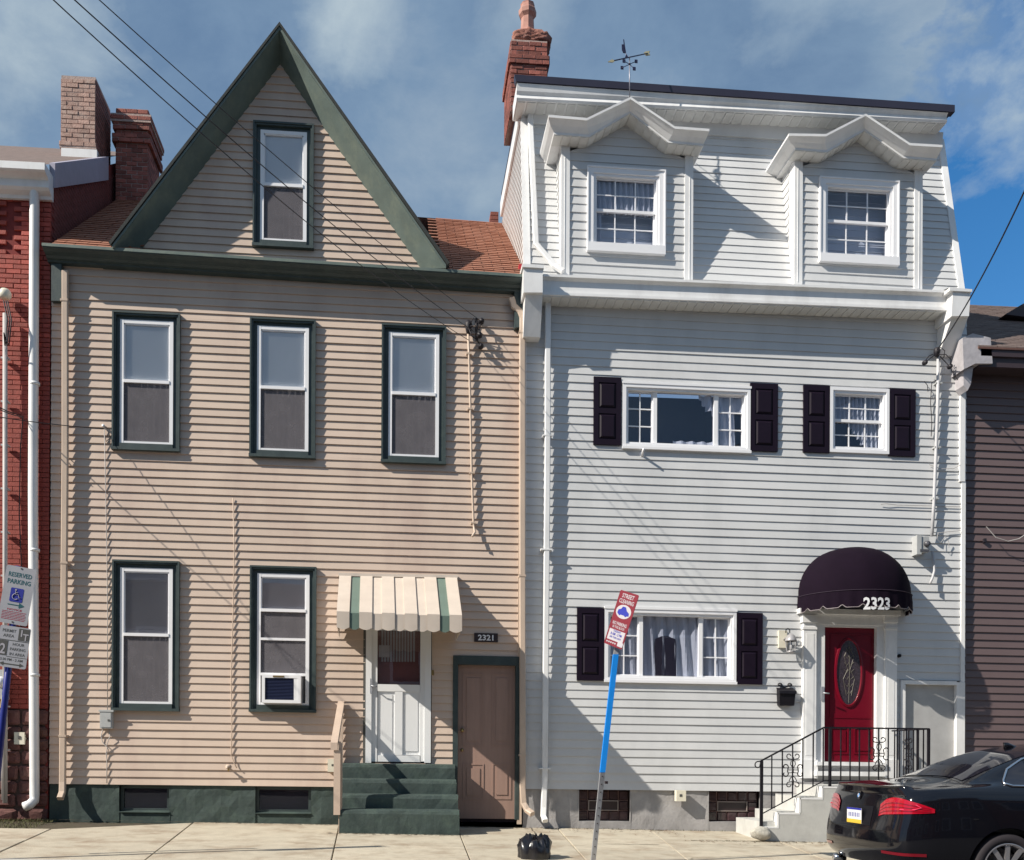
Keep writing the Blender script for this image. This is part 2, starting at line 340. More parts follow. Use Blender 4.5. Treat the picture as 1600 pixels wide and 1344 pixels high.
def siding(parent, m, v0, v1, n, left, right, openings=(), base=0.0, lip=.016, mp=None, name='siding_board', seg=.7, jit=.0022):
    """n boards between v0 and v1, each its own part, cut around the openings"""
    mp = mp or W; h = (v1-v0)/n
    for k in range(n):
        a, c = v0+k*h, v0+(k+1)*h
        cuts = sorted({a, c} | {y for o in openings for y in (o[2], o[3]) if a+.004 < y < c-.004})
        ph = random.random()*9; comps = []
        def dd(y, x):
            f = (y-a)/h; return base+lip*(1-f)+.002+jit*noise.noise(Vector((x*.9, k*3.1+ph, 0)))*2
        for y0, y1 in zip(cuts, cuts[1:]):
            ym = (y0+y1)/2; L0, L1, R0, R1 = left(y0), left(y1), right(y0), right(y1)
            if R0-L0 < .01: continue
            iv = [(L0, R0, L1, R1)]
            for (ou0, ou1, ov0, ov1) in openings:
                if ov0 < ym < ov1:
                    nx = []
                    for (p, q, p1, q1) in iv:
                        if ou1 <= p or ou0 >= q: nx.append((p, q, p1, q1)); continue
                        if ou0 > p: nx.append((p, ou0, p1, ou0))
                        if ou1 < q: nx.append((ou1, q, ou1, q1))
                    iv = nx
            for (p, q, p1, q1) in iv:
                hit = [c_ for c_ in comps if any(abs(r[5]-y0) < 1e-6 and r[0] < q and r[1] > p for r in c_)]
                piece = (p, q, p1, max(q1, p1+.001), y0, y1)
                if hit:
                    hit[0].append(piece)
                    for c_ in hit[1:]: hit[0] += c_; comps.remove(c_)
                else: comps.append([piece])
        for comp in comps:
            b = MB().use(m)
            for (p, q, p1, q1, y0, y1) in comp:
                ns = max(1, int((q-p)/seg))
                xl = [p+(q-p)*i/ns for i in range(ns+1)]; xu = [p1+(q1-p1)*i/ns for i in range(ns+1)]
                b.loft([[mp(x, base-.004, y0) for x in xl], [mp(x, dd(y0, x), y0) for x in xl], [mp(x, dd(y1, x), y1) for x in xu]], False)
            b.build(name, parent)

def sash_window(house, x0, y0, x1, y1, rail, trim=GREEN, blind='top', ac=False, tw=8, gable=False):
    """tall double-hung window with green boxed casing; pixel rect is the outer casing read at its left"""
    u0, v1 = UV(x0, y0, .06); u1, _ = UV(x1, y0, .06); _, v0 = UV(x0, y1, .06)
    w = .088; D = .010
    b = MB().use(trim)
    b.box(u0, u0+w, v0, v1, -.06, .014); b.box(u1-w, u1, v0, v1, -.06, .014); b.box(u0+w, u1-w, v1-w, v1, -.06, .014); b.box(u0+w, u1-w, v0, v0+.085, -.06, .05)
    # raised outer bead and sill lip
    b.box(u0-.008, u0+.034, v0, v1+.010, 0, .058); b.box(u1-.034, u1+.008, v0, v1+.010, 0, .058); b.box(u0+.034, u1-.034, v1-.034, v1+.010, 0, .060)
    b.box(u0-.014, u0+.010, v0, v1+.016, 0, .074); b.box(u1-.010, u1+.014, v0, v1+.016, 0, .074); b.box(u0+.010, u1-.010, v1-.010, v1+.016, 0, .076)
    b.box(u0-.02, u1+.02, v0-.02, v0+.02, 0, .085)
    # lining of the recess
    
    win = b.build('window', house)
    a0, a1, c0, c1 = u0+w+.002, u1-w-.002, v0+.088, v1-w-.002
    vr = UV(x0, rail, D)[1]
    s = .052
    fr = MB().use(WHITEP)
    fr.box(a0, a0+s, c0, c1, D-.02, D+.02); fr.box(a1-s, a1, c0, c1, D-.02, D+.02); fr.box(a0+s, a1-s, c1-s, c1, D-.02, D+.018); fr.box(a0+s, a1-s, c0, c0+.032, D-.02, D+.018)
    fr.box(a0+s, a1-s, vr-.022, vr+.022, D-.02, D+.03)
    fr.box(a0+s, a0+s+.016, vr+.022, c1-s, D-.02, D+.008); fr.box(a1-s-.016, a1-s, vr+.022, c1-s, D-.02, D+.008)
    fr.box(a0+s, a1-s, c1-s-.016, c1-s, D-.02, D+.008)
    if ac:
        v2 = UV(x0, ac[0], D)[1]; v3 = UV(x0, ac[1], D)[1]
        fr.box(a0+s, a1-s, v2-.018, v2+.018, D-.02, D+.02); fr.box(a0+s, a1-s, v3-.02, v3+.02, D-.02, D+.02)
    fr.build('sash', win)
    lo = v3 if ac else c0+.03
    MB().use(GLASS).box(a0+s, a1-s, vr, c1-s, D-.012, D-.008) if False else None
    g = MB().use(GLASS); g.box(a0+s, a1-s, vr, c1-s, D-.012, D-.006); g.build('pane', win)
    g = MB().use(GLASS); g.box(a0+s, a1-s, lo, vr, D-.034, D-.028); g.build('pane', win)
    g = MB().use(SCR); g.box(a0+s, a1-s, lo, vr-.02, D-.004, D-.002); g.build('insect_screen', win)
    # venetian blind, joined slats
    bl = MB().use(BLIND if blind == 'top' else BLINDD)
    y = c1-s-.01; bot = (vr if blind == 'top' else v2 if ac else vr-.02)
    while y > bot:
        bl.add([W(a0+s+.004, D-.020, y), W(a1-s-.004, D-.020, y), W(a1-s-.004, D-.030, y-.0235), W(a0+s+.004, D-.030, y-.0235)], [(0, 1, 2, 3)]); y -= .024
    o = bl.build('blind', win); o['kind'] = 'stuff'
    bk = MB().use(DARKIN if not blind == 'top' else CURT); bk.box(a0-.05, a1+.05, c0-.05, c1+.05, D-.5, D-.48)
    bk2 = MB().use(BLINDD); n = 24
    pts = [W(a0+s+(a1-a0-2*s)*i/n, D-.075-.02*math.sin(i*1.9), 0) for i in range(n+1)]
    for i in range(n):
        p, q = pts[i], pts[i+1]
        bk2.add([p+Vector((0, 0, c0)), q+Vector((0, 0, c0)), q+Vector((0, 0, c1)), p+Vector((0, 0, c1))], [(0, 1, 2, 3)])
    bk2.build('curtain', win)
    return (u0+.03, u1-.03, v0+.03, v1-.03)

# ------------------------------------------------------------------ ground
def ground():
    b = MB().use(ASPH)
    KD = 3.85
    def g(x, d): return gz(x, -d)
    rz = lambda x: gz(x, -KD)-.09
    xs = [-400, -60, -20, -8, 0, 8, 20, 60, 400]
    def zx(x): return max(-1.2, min(1.2, x*-GU))
    for i in range(len(xs)-1):
        for (d0, d1, e0, e1) in ((KD, 9, 0, 0.03), (9, 14, .03, 0), (14, 400, 0, 0)):
            a, c = xs[i], xs[i+1]
            z = lambda x, e: zx(x)-GD*KD-.09+e
            b.add([(a, -d0, z(a, e0)), (c, -d0, z(c, e0)), (c, -d1, z(c, e1)), (a, -d1, z(a, e1))], [(0, 1, 2, 3)])
    b.build('road', kind='structure', loc=(0, -8, 0))
    b = MB().use(DIRT)
    for i in range(len(xs)-1):
        a, c = xs[i], xs[i+1]
        b.add([(a, -KD, zx(a)-GD*KD-.1), (c, -KD, zx(c)-GD*KD-.1), (c, 0, zx(c)-.1), (a, 0, zx(a)-.1), (c, 500, zx(c)-.1), (a, 500, zx(a)-.1)], [(0, 1, 2, 3), (3, 2, 4, 5)])
    b.build('ground', kind='structure', loc=(0, 0, 0))
    # sidewalk: sub-slab plus individual panels
    b = MB().use(DIRT)
    for i in range(len(xs)-1):
        a, c = xs[i], xs[i+1]
        b.add([(a, -KD+.02, zx(a)-GD*KD-.03), (c, -KD+.02, zx(c)-GD*KD-.03), (c, .1, zx(c)-.03), (a, .1, zx(a)-.03)], [(0, 1, 2, 3)])
    sw = b.build('sidewalk', kind='structure', loc=(0, 0, 0))
    # joints: (pixel near wall, pixel near kerb)
    lines = [((303, 1284), (240, 1333)), ((529, 1294), (518, 1344)), ((717, 1300), (735, 1344)), ((872, 1296), (915, 1344)), ((1045, 1320), (1071, 1341)), ((1235, 1322), (1290, 1344))]
    L = []
    for a, c in lines:
        p, q = GP(*a), GP(*c); m = (q.x-p.x)/(q.y-p.y); L.append((p.x-m*p.y, m))
    x0, m0 = L[0]; pre = [(x0-1.75*k, -.1) for k in range(8, 0, -1)]
    xe = L[-1][0]; post = [(xe+1.6*k, .0) for k in range(1, 8)]
    L = pre+L+post
    dj = 2.35
    for i in range(len(L)-1):
        cuts = [-.02, dj, KD] if i % 3 != 1 else [-.02, KD]
        for d0, d1 in zip(cuts, cuts[1:]):
            gp = .007; q = []
            off = random.uniform(-.004, .004); tl = random.uniform(-.003, .003)
            for (li, sgn, d, s2) in ((i, 1, d1, -1), (i+1, -1, d1, -1), (i+1, -1, d0, 1), (i, 1, d0, 1)):
                dd = d+s2*gp
                if d < 0 and i == 7: dd += 1.15 if sgn > 0 else .12
                if d < 0 and i < 7: dd += 1.15
                x = L[li][0]+L[li][1]*(-dd)+sgn*gp
                q.append(Vector((x, -dd, zx(x)-GD*dd+off+tl*sgn)))
            bb = MB().use(CONC if i % 4 else CONC)
            bm = .006
            top = q; cen = sum(top, Vector())/4
            inn = [p+(cen-p).normalized()*bm*1.4 for p in top]
            lowr = [p-Vector((0, 0, .006)) for p in top]; bot = [p-Vector((0, 0, .05)) for p in top]
            bb.add(inn+lowr+bot, [(0, 1, 2, 3)]+[(j, 4+j, 4+(j+1) % 4, (j+1) % 4) for j in range(4)]+[(4+j, 8+j, 8+(j+1) % 4, 4+(j+1) % 4) for j in range(4)])
            bb.build('concrete_slab', sw)
    def crack(pts, w):
        b = MB().use(DIRT); r = random.Random(len(pts)); q = []
        for (a, c), (a2, c2) in zip(pts, pts[1:]):
            for k in range(8):
                g_ = GP(a+(a2-a)*k/8, c+(c2-c)*k/8); q.append(g_+Vector((r.uniform(-.01, .01), r.uniform(-.012, .012), .0055)))
        for p_, p2 in zip(q, q[1:]):
            w2 = w*r.uniform(.4, 1.3); v = Vector((0, w2, 0)) if abs(p2.x-p_.x) > abs(p2.y-p_.y) else Vector((w2, 0, 0)); b.add([p_-v, p2-v, p2+v, p_+v], [(0, 1, 2, 3)])
        b.build('crack', sw)
    crack([(905, 1319), (960, 1319.5), (1040, 1320.5)], .014); crack([(1080, 1320), (1160, 1321), (1235, 1321)], .007)
    crack([(826, 1290), (834, 1300), (842, 1312), (860, 1326)], .008); crack([(1070, 1344), (1085, 1341), (1160, 1338), (1300, 1333)], .008)
    b = MB().use(CONCG)
    for k in range(-14, 16):
        a, c = k*1.5, k*1.5+1.494
        b.hexa([(a, -KD-.15, zx(a)-GD*KD-.12), (c, -KD-.15, zx(c)-GD*KD-.12), (c, -KD-.14, zx(c)-GD*KD), (a, -KD-.14, zx(a)-GD*KD)],
               [(a, -KD-.004, zx(a)-GD*KD-.12), (c, -KD-.004, zx(c)-GD*KD-.12), (c, -KD-.004, zx(c)-GD*KD), (a, -KD-.004, zx(a)-GD*KD)])
    b.build('kerb', kind='structure', loc=(0, -KD, 0))
    # weeds / debris strip
    b = MB().use(mat('dry_grass', (.10, .10, .035), .8, .3, 20))
    def blade(x, y, hgt):
        z = gz(x, y); a = random.uniform(0, 6.28); w = .004; l = random.uniform(.2, .9)
        p = Vector((x, y, z-.01)); t = p+Vector((math.cos(a)*l*hgt, math.sin(a)*l*hgt, hgt)); s = Vector((-math.sin(a)*w, math.cos(a)*w, 0))
        b.add([p-s, p+s, t], [(0, 1, 2)])
    for _ in range(3200): blade(random.uniform(-6.9, -4.9), -random.uniform(.02, 1.15)**1.1, random.uniform(.01, .045))
    for _ in range(420): blade(random.uniform(2.6, 6), -random.uniform(.0, .05), random.uniform(.01, .04))
    for _ in range(500):
        t = random.random(); blade(4.0+t*3, -1.22-random.random()*.08, random.uniform(.005, .03))
    b.build('grass', kind='stuff')
    b = MB().use(mat('dead_leaf', (.14, .07, .035), .8, .4, 20))
    for _ in range(620):
        x = random.choice((random.uniform(-6.5, -5), random.uniform(1.9, 4.4), random.uniform(3.8, 7))); y = -abs(random.gauss(.1, .35)); y = -1.25+y*.5 if x > 4.2 else y
        z = gz(x, y)+.006; s = random.uniform(.008, .022); a = random.uniform(0, 6)
        b.add([(x+s*math.cos(a+k*1.57)*(1 if k % 2 else .5), y+s*math.sin(a+k*1.57)*(1 if k % 2 else .5), z+random.uniform(0, .006)) for k in range(4)], [(0, 1, 2, 3)])
    b.build('litter', kind='stuff')
    b = MB().use(DIRT); r = random.Random(8)
    for _ in range(900):
        x = r.uniform(-5.2, 7.5); dd = abs(r.gauss(0, .05))+.01; q_ = r.uniform(.006, .03)
        if -.95 < x < 1.0: dd += 1.08 if x < .98 else 0
        if 4.1 < x < 7.5: dd += 1.2
        n_ = 6; z = zx(x)-GD*dd+.0065
        b.add([(x+q_*1.6*math.cos(k*1.047)*r.uniform(.6, 1), -dd+q_*.6*math.sin(k*1.047)*r.uniform(.6, 1), z) for k in range(n_)], [tuple(range(n_))])
    b.build('soil_crumbs', kind='stuff')
ground()

def opposite_row():
    # the other side of the street: seen only in reflections
    cols = [(.22, .08, .06), (.30, .24, .18), (.18, .07, .06), (.34, .30, .26), (.24, .10, .08), (.20, .16, .15), (.28, .12, .09)]
    labs = ['dark red brick row house across the street', 'tan brick row house across the street', 'deep red row house with tall roof across the street', 'cream row house across the street', 'orange red row house across the street', 'grey brown row house across the street', 'brick red row house at the far end across the street']
    x = -19.0
    for i, c in enumerate(cols):
        w = (5.4, 6.2, 4.8, 5.8, 6.0, 5.2, 6.4)[i]; H = (6.6, 7.4, 6.2, 7.0, 6.8, 7.6, 6.4)[i]; Y = -19.5
        t = bpy.data.objects.new('row_house', None); COL.objects.link(t); t.location = (x+w/2, Y, -.5); t['org'] = list(t.location); t['label'] = labs[i]; t['category'] = 'house'; t['group'] = 'row houses across the street'
        m = mat('opposite_wall_%d' % i, c, .8, .2, 4)
        b = MB().use(m); b.boxw(x+.03, x+w-.03, Y-8, Y, -.6, H); b.build('wall', t)
        b = MB().use(SHINGB); b.add([(x, Y+.3, H), (x+w, Y+.3, H), (x+w, Y-4, H+1.6), (x, Y-4, H+1.6), (x, Y-8, H), (x+w, Y-8, H)], [(0, 1, 2, 3), (3, 2, 5, 4)]); b.build('roof', t)
        b = MB().use(WHITE); b.boxw(x, x+w, Y, Y+.3, H-.35, H); b.build('cornice', t)
        for r in range(2):
            for k in range(3):
                if r == 0 and k == i % 3:
                    b = MB().use(DOORT); b.boxw(x+w*(k+.5)/3-.5, x+w*(k+.5)/3+.5, Y, Y+.05, -.5, 1.9); b.build('door', t); continue
                cx = x+w*(k+.5)/3; z = .7+r*3.0
                b = MB().use(WHITE); b.boxw(cx-.55, cx+.55, Y, Y+.06, z-.1, z+1.8); f = b.build('window', t)
                b = MB().use(CARG); b.boxw(cx-.45, cx+.45, Y+.06, Y+.07, z, z+1.7); b.build('pane', f)
        x += w
# ------------------------------------------------------------------ bricks
BM = {}
def brick_mesh(key, L, H, D, m, j=.004):
    if key in BM: return BM[key]
    out = []
    for k in range(4):
        r = random.Random(k+hash(key) % 97 if False else k)
        c = .004; vs = []
        for (d, cc) in ((D, c), (D-c, 0), (0, 0)):
            for (sx, sz) in ((0, 0), (1, 0), (1, 1), (0, 1)):
                vs.append(((cc if sx == 0 else L-cc)+r.uniform(-j, j)*.5, -d+r.uniform(-j, j)*.3, (cc if sz == 0 else H-cc)+r.uniform(-j, j)*.5))
        fs = [(0, 1, 2, 3)]+[(i, i+4, (i+1) % 4+4, (i+1) % 4)[::-1] for i in range(4)]+[(i+4, i+8, (i+1) % 4+8, (i+1) % 4+4)[::-1] for i in range(4)]
        me = bpy.data.meshes.new('brick'); me.from_pydata(vs, [], fs); me.materials.append(m); me.update()
        bm = bmesh.new(); bm.from_mesh(me); bmesh.ops.recalc_face_normals(bm, faces=bm.faces); bm.to_mesh(me); bm.free()
        out.append(me)
    BM[key] = out; return out
def put(me, name, parent, loc, rotz=0, scale=None):
    o = bpy.data.objects.new(name, me); COL.objects.link(o); o.parent = parent; o.location = Vector(loc)-org_of(parent); o.rotation_euler = (0, 0, rotz)
    if scale: o.scale = scale
    return o
def chimney(parent, name, u0, u1, d_front, depth, z0, z1, mfront, mside, corbels=(), mort=MORT, label=None, lean=0.0, cut=None):
    """brick stack; bricks of the front and of the side that faces the street corner are sub-parts"""
    b = MB().use(mort); e = .003
    b.boxw(u0+e, u1-e, -d_front+e, -d_front+depth-e, z0, z1-.01)
    for (za, zb, pr) in corbels: b.boxw(u0-pr+e, u1+pr-e, -d_front-pr+e, -d_front+depth+pr-e, za+.005, zb-.005)
    c = b.build(name, parent, label=label)
    H = .067; J = .010; z = z0; k = 0
    while z+H < z1+.01:
        pr = 0
        for (za, zb, p_) in corbels:
            if za <= z+H/2 <= zb: pr = p_
        a0, a1 = u0-pr, u1+pr; f = d_front+pr
        w = a1-a0; n = max(2, round(w/.21)); L = w/n
        offs = (0 if k % 2 else .5)
        xs = sorted({a0, a1} | {a0+(i+offs)*L for i in range(n+1) if a0+.03 < a0+(i+offs)*L < a1-.03})
        for xa, xb in zip(xs, xs[1:]):
            l = xb-xa-J
            me = random.choice(brick_mesh((mfront.name), .2, H, .05, mfront))
            put(me, 'brick', c, (xa+J/2, -f+.05-.008+random.uniform(-.007, .006), z+random.uniform(-.002, .002)), 0, (l/.2, 1, 1))
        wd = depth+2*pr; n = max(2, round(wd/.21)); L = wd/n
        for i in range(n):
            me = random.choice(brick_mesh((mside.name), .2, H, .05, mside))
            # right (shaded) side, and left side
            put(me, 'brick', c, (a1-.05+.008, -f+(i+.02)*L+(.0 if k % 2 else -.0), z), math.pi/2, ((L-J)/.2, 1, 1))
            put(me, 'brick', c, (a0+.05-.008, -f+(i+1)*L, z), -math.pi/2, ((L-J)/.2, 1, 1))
        z += H+J; k += 1
    return c

# ------------------------------------------------------------------ brick house (left edge)
def brick_house():
    ub = UV(78, 700)[0]
    z0 = gz(-6, 0)
    h = things_empty('brick_house', (ub-2.2, 0, z0), 'red painted brick house at the left edge with white gutter and stone base', 'house')
    ul = -9.2
    ztop = P(60, 298)[2]; zst = P(30, 1108)[2]
    b = MB().use(MORTR)
    b.boxw(ul, ub-.012, .02, 8, z0-.2, ztop)
    # gable side parapet above neighbour's roof
    b.build('wall', h)
    b = MB().use(mat('stone_mortar', (.085, .055, .048), .95, .3, 12)); b.boxw(ul, ub-.011, .012, .1, z0-.2, zst); b.build('foundation', h)
    # front bricks: 300 nearest the frame singly, rest joined
    H = .062; J = .008; z = zst+.01; cnt = 0
    me = brick_mesh('bf', .2, H, .05, BRICKR); rest = MB().use(BRICKR); k = 0
    alcove = (UV(6, 300)[0], UV(29, 300)[0], P(18, 398)[2], P(18, 322)[2])
    vis = []
    while z < ztop-.02:
        x = ub-.004-(.104 if k % 2 else 0)
        xr = ub-.004
        while xr > ul:
            l = .2 if not (k % 2 and xr > ub-.05) else .096
            xa = xr-l
            ins = alcove[0] < xa+l/2 < alcove[1] and alcove[2] < z < alcove[3]
            vis.append((xa, l, z, ins, xr < -6.4)); xr = xa-J
        z += H+J; k += 1
    inview = [q for q in vis if not q[4]]
    near = sorted(inview, key=lambda q: q[2])[-290:]
    ns = set(id(q) for q in near)
    for q in vis:
        xa, l, z, ins, far = q
        y = .02+(.07 if ins else 0)+random.uniform(-.003, .003)
        if id(q) in ns: put(random.choice(me), 'brick', h, (xa, y+.015, z), 0, (l/.2, 1, 1))
        else:
            rest.boxw(xa, xa+l, y-.035+.005, y+.01, z, z+H)
    rest.build('brickwork', h)['kind'] = 'stuff'
    # recessed panel side shadows: little corbelled panel frame
    # stones of the base
    z = z0-.05; r = random.Random(5)
    while z < zst-.05:
        hh = r.uniform(.15, .24); x = ub
        if z+hh > zst-.08: hh = zst-z
        while x > ul:
            l = r.uniform(.22, .5); bb = MB().use(STONE)
            g = .012; pts = []
            n = 6
            x0, x1, za, zb = x-l+g, x-g, z+g, z+hh-g
            cc = .03
            ring = [(x0+cc, za), (x1-cc, za), (x1, za+cc), (x1, zb-cc), (x1-cc, zb), (x0+cc, zb), (x0, zb-cc), (x0, za+cc)]
            ring = [(px+r.uniform(-.012, .012), pz+r.uniform(-.012, .012)) for px, pz in ring]
            cx, cz = (x0+x1)/2, (za+zb)/2
            outer = [Vector((px, .03, pz)) for px, pz in ring]; mid = [Vector((px, -.015+r.uniform(-.01, .01), pz)) for px, pz in ring]
            inner = [Vector((cx+(px-cx)*.72, -.035+r.uniform(-.018, .012), cz+(pz-cz)*.65)) for px, pz in ring]
            bb.add(outer+mid+inner, [(i, (i+1) % 8, (i+1) % 8+8, i+8) for i in range(8)]+[(i+8, (i+1) % 8+8, (i+1) % 8+16, i+16) for i in range(8)]+[tuple(range(16, 24))])
            if x0 > -6.5: bb.build('stone', h)
            x -= l
            if x < -6.6: break
        z += hh
    # cornice with gutter
    b = MB().use(WHITE)
    zc0, zc1 = P(60, 300, .25)[2], P(60, 255, .34)[2]
    uc = P(72, 280, .3)[0]
    prof = [(0, zc0), (.06, zc0), (.08, zc0+.04), (.16, zc0+.07), (.20, zc0+.10), (.20, zc0+.2), (.24, zc0+.22), (.33, zc1-.12), (.36, zc1-.10), (.36, zc1), (0, zc1)]
    b.loft([[Vector((x, -d, z)) for d, z in prof] for x in (ul, uc)], True); b.build('cornice', h)
    # roof
    b = MB().use(SHINGB)
    zr = zc1
    b.add([(ul, -.3, zr), (ub-.02, -.3, zr), (ub-.02, 5.0, zr+3.5), (ul, 5.0, zr+3.5), (ul, -.3, zr-.04), (ub-.02, -.3, zr-.04)], [(0, 1, 2, 3), (4, 5, 1, 0)])
    b.build('roof', h)
    # side wall above the neighbour's roof: brick courses
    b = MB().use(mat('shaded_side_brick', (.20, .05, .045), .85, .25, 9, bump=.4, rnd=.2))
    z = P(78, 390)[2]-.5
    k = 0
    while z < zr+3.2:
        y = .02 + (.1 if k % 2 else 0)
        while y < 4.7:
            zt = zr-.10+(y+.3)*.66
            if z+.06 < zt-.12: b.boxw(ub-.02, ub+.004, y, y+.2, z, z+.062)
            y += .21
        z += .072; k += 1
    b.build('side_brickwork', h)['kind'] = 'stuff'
    b = MB().use(MORTR); b.hexa([(ub-.05, 0.01, z0), (ub-.006, .01, z0), (ub-.006, .01, zr-.03), (ub-.05, .01, zr-.03)], [(ub-.05, 4.9, z0), (ub-.006, 4.9, z0), (ub-.006, 4.9, zr+3.35), (ub-.05, 4.9, zr+3.35)]); b.build('side_wall', h)
    b = MB().use(mat('lavender_board', (.36, .34, .42), .6, .1)); 
    y0, y1 = -.02, 2.55
    f = lambda y: zr+.02+(y+.3)*.66
    b.hexa([(ub-.02, y0, f(y0)-.36), (ub+.06, y0, f(y0)-.36), (ub+.06, y0, f(y0)), (ub-.02, y0, f(y0))], [(ub-.02, y1, f(y1)-.40), (ub+.06, y1, f(y1)-.40), (ub+.06, y1, f(y1)), (ub-.02, y1, f(y1))])
    b.build('rake_board', h)
    # downspout
    b = MB().use(WHITE)
    xx, zz = P(54, 300, .1)[0], P(54, 298, .1)[2]; xb, zb = P(54, 1240, .1)[0], P(54, 1244, .1)[2]
    b.tube([(xx+.035, -.12, zz+.1), (xx, -.10, zz-.05), (xx, -.10, (zz+zb)/2), (xb, -.10, zb), (xb, -.11, zb-.06), (xb-.04, -.17, zb-.12), (xb-.10, -.22, zb-.15)], .068, 12)
    for py in (860, 1055, 600): 
        p = P(54, py, .1); b.tube([p+Vector((0, 0, -.02)), p+Vector((0, 0, .02))], .074, 12)
    b.build('downspout', h)
    # iron pipe with cap at the far left
    c = things_empty('vent_conduit', P(8, 1240, .1), 'tall grey electric conduit with cream weather head on the red brick wall', 'conduit')
    b = MB().use(CABG)
    b.tube([P(8, 490, .12), P(8, 1255, .12)], .033, 10); b.build('pipe', c)
    b = MB().use(PLASW); p = P(8, 462, .14); b.lathe(p, [(.0, .09), (.06, .085), (.085, .04), (.085, -.02), (.06, -.05), (.0, -.05)], 14); b.build('cap', c)
    b = MB().use(RUB)
    for s in (-.02, .01, .035): b.tube([P(8, 470, .2)+Vector((s, 0, 0)), P(14, 500, .28)+Vector((s, 0, 0)), P(10, 540, .24)+Vector((s, 0, 0)), P(6, 520, .4)], .009, 6)
    b.build('cable', c)
    b = MB().use(METER)
    for y in range(560, 1200, 68):
        p = P(8, y, .1); b = MB().use(METER); b.boxw(p.x-.05, p.x+.05, p.y-.03, p.y+.06, p.z-.012, p.z+.012); b.build('strap', c)
    b = MB().use(RUB); 
    pts = [P(-10, 632, .5), P(12, 643, .3), P(36, 650, .12), P(32, 700, .05), P(30, 800, .05), P(34, 900, .05), P(31, 1040, .05)]
    b.tube(pts, .008, 6); b.build('hanging_cable', label='thin black cable hanging down the red brick wall beside the white downspout', cat='cable')
    b = MB().use(PLASW); p = P(22, 1154, .08)
    b.pbox(22, 1144, 38, 1163, 0, .08); q = b.build('outlet_box', label='cream square utility outlet box on the stone base of the brick house', cat='outlet box')
    b = MB().use(SGREY); b.pbox(28, 1150, 32, 1155, .07, .088); b.build('cover_screw', q)
brick_house()

